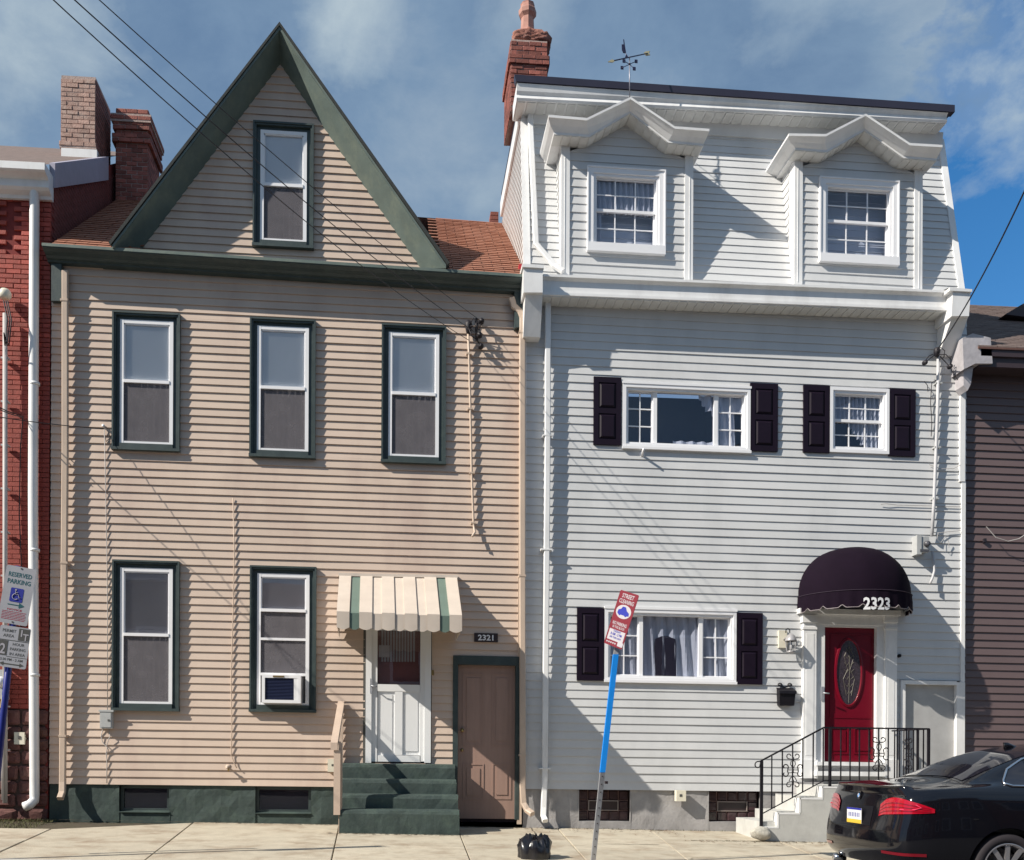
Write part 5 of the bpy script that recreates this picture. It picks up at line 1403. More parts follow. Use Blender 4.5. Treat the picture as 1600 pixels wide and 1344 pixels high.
def tan_services():
    # meter box
    t = things_empty('phone_box', P(165, 1140, .06), 'grey utility box under the lower left tan house window', 'utility box')
    b = MB().use(METER); b.pbox(156, 1111, 175, 1138, 0.01, .10); b.pbox(157.5, 1113, 173, 1136, .10, .108); b.pbox(154, 1109, 177, 1112, .01, .115); b.build('box', t)
    b = MB().use(SGREY); b.pbox(168, 1124, 171, 1127, .108, .114); b.build('latch', t)
    b = MB().use(CABG); q = lambda x, y, d=.03: P(x, y, d)
    b.tube([q(161, 1138), q(158, 1150), q(160, 1160), q(168, 1168, .05), q(166, 1176), q(167, 1190), q(167, 1224)], .007, 6)
    b.tube([q(170, 1138), q(172, 1150, .06), q(166, 1166, .05), q(170, 1172), q(166, 1180)], .006, 6); b.build('cable', t)
    b = MB().use(CABG); b.tube([P(163, 668, .04), P(165, 760, .03), P(167, 870, .03), P(168, 960, .03), P(168, 1110, .04)], .006, 6)
    b.build('wall_cable', label='thin cable running down the tan siding left of the windows to the grey box', cat='cable')
    t = things_empty('cable_hook', P(163, 668, .04), 'white hook and wire loop beside the upper left tan house window', 'hook')
    b = MB().use(NUMW); b.lathe(P(163, 667, 0), [(0, .07), (.02, .065), (.022, .03), (.01, .02), (.01, 0)], 10, 'y'); b.build('hook', t)
    b = MB().use(RUB); b.tube([P(163, 668, .06), P(170, 676, .08), P(172, 684, .05), P(166, 690, .04), P(164, 682, .04)], .006, 6); b.build('wire_loop', t)
    # long painted cable below middle
    b = MB().use(TANTRIM); b.tube([P(364, 778, .035), P(366, 860, .035), P(364, 960, .035), P(361, 1060, .035), P(362, 1140, .035), P(361, 1180, .035), P(366, 1193, .04), P(370, 1200, .05)], .0075, 8)
    b.build('wall_cable', label='tan painted cable hanging between the two lower tan house windows, ending at a spigot', cat='cable')
    t = things_empty('spigot', P(357, 1199, .02), 'small tan water spigot near the foundation of the tan house', 'spigot')
    b = MB().use(TANTRIM); b.lathe(P(357, 1199, 0), [(0, .12), (.022, .115), (.025, .09), (.014, .08), (.014, .02), (.045, .018), (.045, 0)], 14, 'y'); b.build('body', t)
    b = MB().use(BRASS); p = P(357, 1199, .09); b.tube([p, p+Vector((0, 0, -.06))], .014, 8); b.build('spout', t)
    t = things_empty('outlet_box', P(519, 1206, .04), 'cream utility outlet box behind the wooden handrail', 'outlet box')
    b = MB().use(PLASW); b.pbox(512, 1186, 526, 1206, 0.012, .09); b.build('box', t); b = MB().use(SGREY); b.pbox(518, 1194, 521, 1197, .09, .094); b.build('cover_screw', t)
    # service mast
    t = things_empty('service_mast', P(735, 520, .05), 'tan service conduit with dark insulator cluster at the top right of the tan siding', 'conduit')
    b = MB().use(TANTRIM); b.tube([P(731, 512, .08), P(733, 560, .06), P(735, 640, .06), P(737, 740, .06), P(740, 820, .06), P(742, 832, .08), P(738, 838, .14)], .018, 10); b.build('pipe', t)
    b = MB().use(TANTRIM)
    for y, x in ((554, 733), (640, 735), (740, 738), (818, 740)): p = P(x, y, .03); b = MB().use(TANTRIM); b.boxw(p.x-.045, p.x+.035, p.y-.05, p.y+.03, p.z-.012, p.z+.012); b.build('strap', t)
    b = MB().use(RUB); b.lathe(P(732, 512, .08), [(0, .10), (.04, .095), (.055, .05), (.05, 0), (.03, -.09), (0, -.10)], 12); b.build('weather_head', t)
    b = MB().use(RUB)
    b.tube([P(744, 498, .02), P(745, 532, .03)], .02, 8)
    for (x, y, d) in ((752, 502, .10), (749, 524, .12), (751, 541, .10)):
        b.lathe(P(x, y, d), [(0, .06), (.03, .05), (.045, .02), (.025, 0), (.045, -.02), (.03, -.05), (0, -.06)], 10, 'y'); b.tube([P(745, y, .03), P(x, y, d)], .008, 5)
    b.build('insulator', t)
    b = MB().use(RUB); q = P
    b.tube([q(733, 508, .12), q(740, 497, .2), q(747, 505, .16), q(744, 520, .14), q(750, 524, .12)], .009, 6)
    b.tube([q(732, 512, .14), q(737, 525, .2), q(744, 530, .15), q(751, 540, .12)], .009, 6)
    b.tube([q(735, 510, .14), q(742, 508, .24), q(749, 516, .16), q(752, 503, .1)], .008, 6)
    b.tube([q(740, 535, .05), q(746, 536, .1), q(752, 542, .1)], .006, 6)
    b.build('drip_loop', t)
tan_services()

def wires():
    grp = 'service wires from the street to the tan house'
    def wire(a, c, sag, r, lab, cat='wire', group=None, n=24, m=RUB):
        pts = []
        for i in range(n+1):
            s = i/n; p = Vector(a).lerp(Vector(c), s); p.z -= sag*4*s*(1-s); pts.append(p)
        b = MB().use(m); b.tube(pts, r, 6); b.build('overhead_wire', label=lab, cat=cat, group=group)
    def far(a, px, py, d, ext=1.5, sagc=.2):
        c = P(px, py, d); c = c+Vector((0, 0, sagc)); return Vector(a)+(c-Vector(a))*ext
    a = P(752, 502, .14); wire(a, far(a, 150, 0, 7.0), .20, .0042, 'uppermost of the three overhead wires crossing the gable', group=grp)
    a = P(749, 524, .16); wire(a, far(a, 124, 0, 7.2), .26, .005, 'middle of the three overhead wires crossing the gable', group=grp)
    a = P(733, 532, .12); wire(a, far(a, 108, 0, 7.4), .34, .0045, 'lowest of the three overhead wires crossing the gable', group=grp)
    a = P(1465, 546, .2); c = P(1600, 300, 4.2); wire(a, Vector(a)+(c+Vector((0, 0, .26))-a)*1.6, .28, .010, 'twisted dark service cable rising from the grey house to the upper right', group=None)
    a = P(163, 670, .06); c = P(0, 636, 1.4); wire(a, Vector(a)+(c-a)*3, .15, .006, 'thin black wire from the left reaching the hook beside the tan window')
    a = P(36, 652, .12); c = P(0, 630, .9); wire(a, Vector(a)+(c-a)*3, .1, .007, 'thin black wire tied to the red brick wall at the left')
wires()

# ------------------------------------------------------------------ things on the grey house
def dome_awning():
    d = things_empty('dome_awning', P(1332, 962, .4), 'black canvas dome awning with white 2323 over the red front door', 'awning')
    cx = P(1334, 962, 0).x-.04; a = .86; bq = .80
    zt = P(1330, 852, .25).z; zb = P(1250, 961, .05).z+.02; zr = zb+.26
    c = zt-zr
    NP, NT = 30, 12
    def rimf(phi, extra=0.0): return Vector((cx-(a+extra)*math.cos(phi), -(bq+extra)*math.sin(phi)-.01, 0))
    b = MB().use(FABRIC, True)
    rows = []
    for k in range(NT+1):
        th = (math.pi/2)*k/NT; row = []
        for j in range(NP+1):
            phi = math.pi*j/NP
            panel = abs(math.sin(phi*4.5)); dent = 1-.022*panel*math.sin(2*th+.3)
            r = math.cos(th)**.86*dent if k < NT else 0
            row.append(Vector((cx-a*r*math.cos(phi), -.01-bq*r*math.sin(phi), zr+c*math.sin(th)**.95)))
        rows.append(row)
    b.loft(rows, False); o = b.build('canopy', d)
    # valance, scalloped
    b = MB().use(FABRIC, True); NV = 132; rows = [[], [], []]
    for j in range(NV+1):
        phi = math.pi*j/NV; p = rimf(phi, .004); q = rimf(phi, .012+.006*math.sin(j*.7))
        sc = abs(math.sin(phi*9.5)); zz = zb+.048*max(0, 1-sc*1.7)
        rows[0].append(Vector((p.x, p.y, zr))); rows[1].append(Vector((q.x, q.y, zr-.12))); rows[2].append(Vector((q.x, q.y, zz)))
    b.loft(rows, False); b.build('valance', d)
    b = MB().use(mat('pale_binding', (.30, .26, .27), .7)); prev = None
    pts = [Vector((rows[2][j].x, rows[2][j].y-.004, rows[2][j].z)) for j in range(NV+1)]; b.tube(pts, .0055, 4); b.build('binding', d)
    b = MB().use(mat('seam', (.045, .03, .05), .7)); b.tube([rimf(math.pi*j/60, .012)+Vector((0, 0, zr-.005)) for j in range(61)], .004, 4); b.build('seam', d)
    b = MB().use(GALV); b.tube([rimf(math.pi*j/40, -.02)+Vector((0, 0, zb+.07)) for j in range(41)], .011, 6); b.build('frame_rod', d)
    # numerals curved round the valance
    L = []
    phis = [math.pi*j/400 for j in range(401)]; acc = [0]
    for p, q in zip(phis, phis[1:]): acc.append(acc[-1]+(rimf(q)-rimf(p)).length)
    def at(s):
        for i in range(400):
            if acc[i+1] >= s: return phis[i]+(phis[i+1]-phis[i])*(s-acc[i])/(acc[i+1]-acc[i])
        return math.pi
    # find arc position that looks to be at pixel x 1347
    best = min(range(401), key=lambda i: abs((lambda p: 620+p.x*F/(DC+p.y)/1.0 if False else 0)(rimf(phis[i]))-0) if False else 0)
    def pxof(p):
        v = p-CP; return PX+F*v.dot(R_)/v.dot(fw)
    i0 = min((i for i in range(100, 400)), key=lambda i: abs(pxof(rimf(phis[i], .02))-1347)); i1 = min((i for i in range(100, 400)), key=lambda i: abs(pxof(rimf(phis[i], .02))-1388.5))
    s0, s1 = acc[i0], acc[i1]
    vs, fs = text_pts('2323', .24, .007, 'LEFT', 1.0)
    w = max(x for x, y in vs); hh = max(y for x, y in vs)
    zc = P(1367, 953, .75).z; zc1 = P(1367, 934.5, .75).z
    b = MB().use(NUMW)
    out = []
    for x, y in vs:
        ph = at(s0+(s1-s0)*x/w); q = rimf(ph, .022); out.append(Vector((q.x, q.y, zc+(zc1-zc)*y/hh)))
    b.add(out, fs); b.build('numerals', d)
dome_awning()

def lantern_mailbox():
    t = things_empty('wall_lantern', P(1231, 1018, .1), 'small white and glass carriage lantern beside the red door', 'lantern')
    b = MB().use(PLASW); b.pbox(1217, 985, 1230, 1012, .01, .05); b.build('back_plate', t)
    b = MB().use(IRON); c = P(1231, 984, .1); b.tube([c+Vector((-.03, 0, -.05)), c+Vector((-.03, 0, .0)), c+Vector((0, 0, .02)), c+Vector((.03, 0, 0)), c+Vector((.03, 0, -.05))], .008, 6); b.build('loop', t)
    c = P(1236, 992, .16)
    b = MB().use(mat('pewter', (.38, .37, .38), .4, .1, metal=.3))
    b.lathe(c, [(.015, .02), (.06, -.01), (.095, -.08), (.10, -.10), (.085, -.10)], 6); b.lathe(c, [(.06, -.25), (.075, -.25), (.06, -.275), (.02, -.29)], 6)
    b.tube([P(1224, 1000, .05), c+Vector((0, .05, 0)), c+Vector((0, 0, .01))], .012, 6)
    for k in range(6):
        a = k*math.pi/3; b.tube([c+Vector((.09*math.cos(a), .09*math.sin(a), -.10)), c+Vector((.068*math.cos(a), .068*math.sin(a), -.25))], .005, 4)
    b.build('cap', t)
    b = MB().use(glass('lantern_glass', tint=(.9, .9, .9), see=.9)); b.lathe(c, [(.085, -.10), (.064, -.25)], 6); b.build('glass', t)
    b = MB().use(NUMW); b.lathe(c, [(.0, -.14), (.02, -.16), (.02, -.22), (0, -.24)], 8); b.build('bulb', t)
    t = things_empty('mailbox', P(1230, 1102, .06), 'black wall mailbox with scrolled top left of the red door', 'mailbox')
    u0, v1 = UV(1218, 1075, .13); u1 = UV(1243, 1075, .13)[0]; v0 = UV(1218, 1102, .13)[1]
    b = MB().use(IRON); b.hexa([W(u0+.01, .11, v0), W(u1-.01, .11, v0), W(u1, .14, v1-.05), W(u0, .14, v1-.05)], [W(u0+.01, .015, v0), W(u1-.01, .015, v0), W(u1, .015, v1), W(u0, .015, v1)]); b.build('box', t)
    b = MB().use(IRON); b.hexa([W(u0-.01, .155, v1-.085), W(u1+.01, .155, v1-.085), W(u1+.01, .15, v1-.045), W(u0-.01, .15, v1-.045)], [W(u0-.01, .14, v1-.085), W(u1+.01, .14, v1-.085), W(u1+.01, .012, v1+.012), W(u0-.01, .012, v1+.012)]); b.build('lid', t)
    b = MB().use(IRON)
    um = (u0+u1)/2
    for s in (-1, 1):
        pts = []
        for k in range(15):
            a = k/14*5.0; r = .04*(1-k/20); pts.append(W(um+s*(.07+r*math.cos(a)), .03, v1+.05+r*math.sin(a)))
        b.tube([W(um, .03, v1+.02)]+pts, .009, 5)
    b.build('scroll', t)
lantern_mailbox()

def grey_services():
    t = things_empty('meter_box', P(1443, 866, .06), 'grey electric meter box above and right of the black dome awning', 'meter box')
    b = MB().use(METER); b.pbox(1434, 838, 1452, 862, 0.01, .15); b.pbox(1433, 836, 1440, 866, .01, .165); b.build('box', t)
    b = MB().use(mat('meter_dark', (.08, .08, .09), .3)); b.lathe(P(1448, 850, .15), [(0, .05), (.04, .045), (.05, 0)], 12, 'y'); b.pbox(1438, 858, 1452, 862, .15, .17); b.build('dial', t)
    t = things_empty('service_mast', P(1465, 560, .05), 'grey service conduit running down the right side of the grey house', 'conduit')
    b = MB().use(mat('pale_grey_pipe', (.48, .48, .50), .5, .08, 6)); b.tube([P(1466, 556, .08), P(1465, 640, .07), P(1462, 720, .07), P(1459, 790, .07), P(1456, 838, .08)], .025, 10)
    b.tube([P(1457, 862, .06), P(1459, 878, .06), P(1460, 892, .06), P(1457, 903, .08), P(1453, 912, .12)], .02, 8); b.build('pipe', t)
    b = MB().use(mat('pale_grey_pipe', (.48, .48, .50)))
    for x, y in ((1465, 600), (1463, 700), (1460, 780)): p = P(x, y, .04); b = MB().use(METER); b.boxw(p.x-.05, p.x+.05, p.y-.05, p.y+.03, p.z-.012, p.z+.012); b.build('strap', t)
    b = MB().use(RUB); q = P
    b.lathe(q(1464, 551, .1), [(0, .08), (.04, .07), (.05, .02), (.03, -.06), (0, -.07)], 10); b.build('weather_head', t)
    b = MB().use(RUB)
    for (x, y, d) in ((1445, 567, .16), (1484, 573, .14)):
        b.lathe(q(x, y, d), [(0, .05), (.03, .04), (.038, .01), (.02, 0), (.038, -.02), (0, -.05)], 10, 'y'); b.tube([q(1464, 552, .06), q(x, y, d)], .008, 5)
    b.build('insulator', t)
    b = MB().use(RUB)
    b.tube([q(1464, 550, .14), q(1470, 543, .2), q(1476, 548, .2), q(1475, 558, .16), q(1468, 562, .1)], .007, 5)
    b.tube([q(1466, 554, .14), q(1478, 554, .2), q(1486, 562, .2), q(1484, 573, .14)], .007, 5)
    b.tube([q(1462, 552, .14), q(1452, 556, .2), q(1447, 562, .2), q(1445, 567, .16)], .007, 5)
    b.tube([q(1484, 573, .14), q(1494, 590, .1), q(1504, 604, .07)], .005, 5)
    b.build('drip_loop', t)
    b = MB().use(RUB); b.tube([q(1463, 594, .06), q(1456, 598, .07), q(1455, 610, .05), q(1454, 630, .04), q(1456, 660, .04), q(1455, 682, .04)], .006, 5); b.tube([q(1444, 596, .05), q(1449, 602, .07), q(1450, 612, .05)], .006, 5)
    b.build('hanging_cable', label='short black cable dangling beside the right conduit of the grey house', cat='cable')
    b = MB().use(CABG); b.tube([q(1376, 788, .035), q(1384, 787, .045), q(1400, 789, .03), q(1440, 790, .03), q(1470, 791, .03), q(1501, 792, .03)], .006, 5)
    b.tube([q(1459, 832, .05), q(1466, 833, .07), q(1480, 831, .04), q(1501, 829, .04)], .006, 5); b.tube([q(1466, 832, .07), q(1464, 842, .1), q(1470, 848, .1), q(1477, 838, .08), q(1482, 846, .06), q(1483, 856, .04)], .004, 5)
    b.tube([q(1452, 726, .03), q(1470, 733, .05), q(1490, 732, .05), q(1502, 726, .04)], .005, 5); b.build('wall_cable', label='thin loose cable strung along the siding beside the meter box', cat='cable')
    b = MB().use(CABG); b.tube([q(1541, 823, .07), q(1556, 840, .08), q(1575, 846, .09), q(1592, 842, .09), q(1625, 820, .08)], .007, 5); b.build('wall_cable', label='thin drooping cable on the dark brown siding', cat='cable')
    b = MB().use(RUB); p = q(1538, 845, -.03); b.boxw(p.x-.02, p.x+.02, p.y-.03, p.y+.02, p.z-.03, p.z+.03); b.build('cable_clip', label='small dark clip on the dark brown siding', cat='clip')
    t = things_empty('flag_bracket', P(1003, 712, .02), 'small white flagpole bracket under the upper picture window', 'bracket')
    b = MB().use(NUMW); p = q(1003, 711, .0); b.lathe(p, [(.045, 0), (.045, .012), (.02, .014)], 10, 'y'); b.build('plate', t)
    b = MB().use(NUMW); b.tube([p+Vector((0, -.01, -.01)), p+Vector((-.01, -.14, .045))], .019, 8); b.build('socket', t)
    t = things_empty('outlet_box', q(1064, 1252, .04), 'cream utility outlet box at the top of the grey foundation', 'outlet box')
    b = MB().use(PLASW); b.pbox(1057, 1235, 1072, 1252, 0.03, .13); b.build('box', t); b = MB().use(SGREY); b.pbox(1062, 1241, 1066, 1245, .13, .134); b.build('cover_screw', t)
grey_services()

def grey_steps():
    t = things_empty('grey_door_steps', P(1300, 1300, .8), 'pale grey concrete steps rising to the right up to the red door', 'steps')
    d1 = 1.20
    # front cheek wall, stepped outline
    pts = [(1197, 1330), (1430, 1330), (1430, 1230), (1285, 1229), (1284, 1246), (1250, 1247), (1249, 1270), (1216, 1270), (1214, 1292), (1197, 1292)]
    b = MB().use(CONCG); b.pprism(pts[::-1], d1-.14, d1); b.build('cheek_wall', t)
    b = MB().use(WHITE)     # worn white edge band, 3 mm proud
    band = [(1197, 1292, 1217, 1294.5), (1214.5, 1270, 1217.2, 1292), (1216, 1270, 1250, 1272.6), (1248.6, 1247, 1251.4, 1270), (1250, 1247, 1286, 1249.2), (1283.6, 1229, 1286.4, 1247), (1285, 1229, 1430, 1231.5)]
    for r in band: b.pbox(*r, d1-.142, d1+.004)
    b.build('painted_edge', t)
    xs = [1196, 1217, 1251, 1286, 1430]; ys = [1291, 1269.5, 1246, 1229]
    for i in range(4):
        b = MB().use(CONCG); a = P(xs[i], ys[i], d1-.14); c = P(1430, ys[i], d1-.14); zt = a.z+.01
        x1 = P(xs[i+1], 1200, d1-.14).x+.01 if i < 3 else c.x-.01
        b.boxw(a.x, x1, -(d1-.145), -.14, gz(5, 0)-.4, zt)
        b.boxw(a.x-.015, x1, -(d1-.145), -.14, zt, zt+.012) if False else None
        b.build('step', t)
    # wall-side cheek, two lower steps and a rounded stone at the foot
    b = MB().use(PARGE); b.pprism([(1216, 1300), (1216, 1240), (1244, 1240), (1246, 1222), (1300, 1222), (1300, 1300)][::-1], .02, .13); b.build('wall_cheek', t)
    b = MB().use(CONCG); b.boxw(P(1168, 1280, .6).x, P(1197, 1280, .6).x, -1.12, -.12, gz(5, 0)-.4, P(1180, 1283, 1.0).z); b.build('lower_step', t)
    bm = bmesh.new(); bmesh.ops.create_icosphere(bm, subdivisions=3, radius=.1)
    b = MB().use(mat('rough_pebbled_concrete', (.42, .40, .35), .9, .3, 30, bump=1, bscale=60)); c = P(1190, 1302, 1.22)
    for v in bm.verts: v.co = Vector((v.co.x*1.5, v.co.y*1.0, v.co.z*.95))*(1+.25*noise.noise(v.co*14))
    b.smooth = True; b.add([v.co+c for v in bm.verts], [[v.index for v in f.verts] for f in bm.faces]); bm.free(); b.build('foot_stone', t)
    b = MB().use(mat('paper_litter', (.75, .78, .85), .6)); p = P(1242, 1249, .9); b.add([p+Vector(q) for q in ((0, 0, 0), (.12, .02, .05), (.16, .1, .05), (.02, .12, .01), (-.02, -.02, -.07), (.10, 0, -.02))], [(0, 1, 2, 3), (4, 5, 1, 0)])
    b.build('paper_scrap', label='crumpled white paper scrap on the grey steps', cat='litter')
    # ---- iron railing
    t = things_empty('iron_railing', P(1190, 1291, 1.1), 'black wrought iron railing with scroll ornaments on the grey steps', 'railing')
    dR = 1.13
    p = lambda x, y, d=dR: P(x, y, d)
    end = p(1451, 1139); back = Vector((end.x, -.12, end.z))
    b = MB().use(IRON)
    def flat(a, c, w, h): 
        a, c = Vector(a), Vector(c); y = Vector((0, w/2, 0)); z = Vector((0, 0, h/2)); x = Vector((w/2, 0, 0))
        dd = (c-a).normalized()
        if abs(dd.y) > .8: y = x
        b.hexa([a-y-z, c-y-z, c-y+z, a-y+z], [a+y-z, c+y-z, c+y+z, a+y+z])
    flat(p(1189, 1189), p(1287, 1137), .032, .022); flat(p(1287, 1137), end, .032, .022); flat(end, back, .032, .022)
    cpt = []
    for k in range(14):
        a = math.pi*.45+k/13*5.2; r = .052*(1-k/28); q = p(1184.5, 1195.5); cpt.append(q+Vector((r*math.cos(a), 0, r*math.sin(a))))
    b.tube([p(1190, 1189)]+cpt, .009, 5); b.build('top_rail', t)
    b = MB().use(IRON); flat(p(1190, 1272), p(1288, 1219.5), .02, .014); flat(p(1288, 1219.5), p(1451, 1221), .02, .014)
    q0 = p(1451, 1221); flat(q0, Vector((q0.x, -.12, q0.z)), .02, .014); b.build('bottom_rail', t)
    def bar(x, yt, yb, w, name='picket'):
        b = MB().use(IRON); a, c = p(x, yt), p(x, yb); b.boxw(a.x-w, a.x+w, a.y-w, a.y+w, c.z, a.z); b.build(name, t)
    bar(1190, 1189, 1292, .019, 'post'); bar(1297, 1137, 1229, .017, 'post'); bar(1451, 1139, 1229, .017, 'post')
    for x in (1206, 1222.5, 1238.6, 1254.5, 1270.7, 1286.5):
        s = (x-1190)/98; bar(x, 1189-52*min(1, s)+1, 1272-52.5*min(1, s), .0075)
    for x in (1314, 1328.5, 1343, 1358, 1373, 1388, 1402, 1416, 1433): bar(x, 1138, 1220, .0075)
    for k in range(1, 8):
        b = MB().use(IRON); y = -dR+k*.135; b.boxw(end.x-.0075, end.x+.0075, y-.0075, y+.0075, q0.z, end.z); b.build('picket', t)
    def scroll(cx, yt, yb, side=False):
        b = MB().use(IRON); top, bot = p(cx, yt), p(cx, yb); H = top.z-bot.z; m = (top+bot)/2
        if side: m = Vector((end.x, -dR+.55, m.z))
        ax = Vector((0, 1, 0)) if side else Vector((1, 0, 0)); W_ = H*.20
        def pt(x, z): return m+ax*(x*W_)+Vector((0, 0, z*H/2))+Vector((0, -.008, 0))
        def curl(x, z, r, a0, a1, n=12):
            return [pt(x+r*(1-k/n*.35)*math.cos(a0+(a1-a0)*k/n)/1, z+r*(1-k/n*.35)*math.sin(a0+(a1-a0)*k/n)*W_/(H/2)) for k in range(n+1)]
        for s in (-1, 1):
            fl = lambda a: a if s > 0 else math.pi-a
            b.tube([pt(0, .62)]+curl(s*.55, .80, .38, fl(-1.6), fl(3.0)), .0075, 5)
            b.tube([pt(0, -.62)]+curl(s*.55, -.80, .38, fl(1.6), fl(-3.0)), .0075, 5)
            b.tube([pt(0, .12), pt(s*.35, .35), pt(s*.25, .55)], .0065, 5); b.tube([pt(0, -.30), pt(s*.35, -.42), pt(s*.55, -.60)], .0065, 5)
            b.tube(curl(s*1.05, .20, .40, fl(3.6), fl(-.8))[::-1]+[pt(s*.75, .02), pt(s*.75, -.06)]+curl(s*1.05, -.20, .40, fl(-3.6), fl(.8)), .0085, 5)
            b.tube([pt(0, .03), pt(s*.8, .03)], .006, 5); b.tube([pt(0, -.12), pt(s*.7, -.14)], .006, 5)
        b.tube([pt(0, .75), pt(0, .5)], .014, 6); b.tube([pt(0, -.75), pt(0, -.5)], .014, 6); b.tube([pt(0, .1), pt(0, -.12)], .012, 6)
        b.build('scroll_ornament', t)
    scroll(1238.6, 1176, 1232); scroll(1373, 1150, 1206); scroll(1430, 1150, 1206, True)
grey_steps()

def weathervane():
    t = things_empty('weathervane', P(984, 150, .25), 'thin weathervane with a sailing boat and gold arrow on the left dormer', 'weathervane')
    d = .25; q = lambda x, y, dd=d: P(x, y, dd)
    WV = mat('dark_copper', (.03, .03, .07), .4, .2, metal=.4); GO = mat('dull_gold', (.50, .45, .28), .4, .1, metal=.4)
    b = MB().use(mat('grey_rod', (.28, .28, .33), .4, .1, metal=.4)); b.tube([q(984, 152), q(983.5, 88)], .0085, 6); b.build('rod', t)
    b = MB().use(WV); b.tube([q(954, 96, d+.25), q(984, 89.5), q(1012, 83.5, d-.25)], .0085, 6); b.build('arrow_shaft', t)
    b = MB().use(GO)
    def fl(pts, th=.008): 
        v = [Vector(p) for p in pts]; y = Vector((.004, th, 0)); n = len(v); b.add([p-y for p in v]+[p+y for p in v], [tuple(range(n)), tuple(range(2*n-1, n-1, -1))]+[(i, (i+1) % n, n+(i+1) % n, n+i) for i in range(n)])
    D2 = d-.25
    fl([q(1006, 83, D2), q(1009, 81, D2), q(1015.5, 80, D2), q(1014, 83.5, D2), q(1016, 86, D2), q(1009, 87, D2)]); D3 = d+.25
    fl([q(950, 97, D3), q(957, 93, D3), q(960, 95.5, D3), q(957, 97.5, D3)]); b.build('arrow_tips', t)
    b = MB().use(WV)
    fl([q(971.5, 70), q(975.5, 70), q(977, 83), q(973.5, 82.5), q(971.8, 79)]); fl([q(974, 62), q(975.2, 62), q(977.8, 83), q(975.5, 80)]); fl([q(976.5, 91), q(982, 90), q(979, 85)]); b.tube([q(974.5, 62), q(978, 85), q(979, 91)], .006, 5); b.build('boat', t)
    b = MB().use(WV); c = q(983.7, 100.5)
    b.lathe(c, [(0, .02), (.018, .008), (.018, -.008), (0, -.02)], 8)
    for (x, y, dd) in ((975, 95.5, d+.12), (994, 96, d-.05), (991, 107.5, d+.15), (972, 106, d-.2)):
        e = q(x, y, dd); b.tube([c, e], .0055, 5); fl([e+Vector((-.02, 0, -.025)), e+Vector((.02, 0, -.025)), e+Vector((.02, 0, .025)), e+Vector((-.02, 0, .025))], .004)
    b.build('compass_arms', t)
weathervane()

# ------------------------------------------------------------------ street signs
def sign_frame(TLp, TRp, BLp, dTL, dTR):
    """local frame on a tilted sheet from three pixel corners"""
    A, B, C = P(*TLp, dTL), P(*TRp, dTR), P(*BLp, dTL)
    ex, ey = (B-A), (C-A); Wd, Hd = ex.length, ey.length; ex.normalize(); ey = (ey-ex*ey.dot(ex)).normalized(); n = ex.cross(ey).normalized()
    if n.y > 0: n = -n
    return A, ex, ey, n, Wd, Hd
def sheet(b, Fm, x0, y0, x1, y1, z0, z1, rad=0.0):
    A, ex, ey, n, Wd, Hd = Fm
    pts = []
    if rad:
        for (cx, cy, a0) in ((x1-rad, y0+rad, -90), (x1-rad, y1-rad, 0), (x0+rad, y1-rad, 90), (x0+rad, y0+rad, 180)):
            for k in range(5): a = math.radians(a0+k*22.5); pts.append((cx+rad*math.cos(a), cy+rad*math.sin(a)))
    else: pts = [(x0, y0), (x1, y0), (x1, y1), (x0, y1)]
    f = [A+ex*x+ey*y+n*z1 for x, y in pts]; k = [A+ex*x+ey*y+n*z0 for x, y in pts]; m = len(pts)
    b.add(f+k, [tuple(range(m)), tuple(range(2*m-1, m-1, -1))]+[(i, (i+1) % m, m+(i+1) % m, m+i) for i in range(m)])
def lettering(b, Fm, txt, cx, y, size, bold=.0, xs=1.0, z=.004):
    A, ex, ey, n, Wd, Hd = Fm; text_on(b, txt, size, lambda x, yy: A+ex*(cx+x)+ey*(y-yy)+n*z, bold, xs)
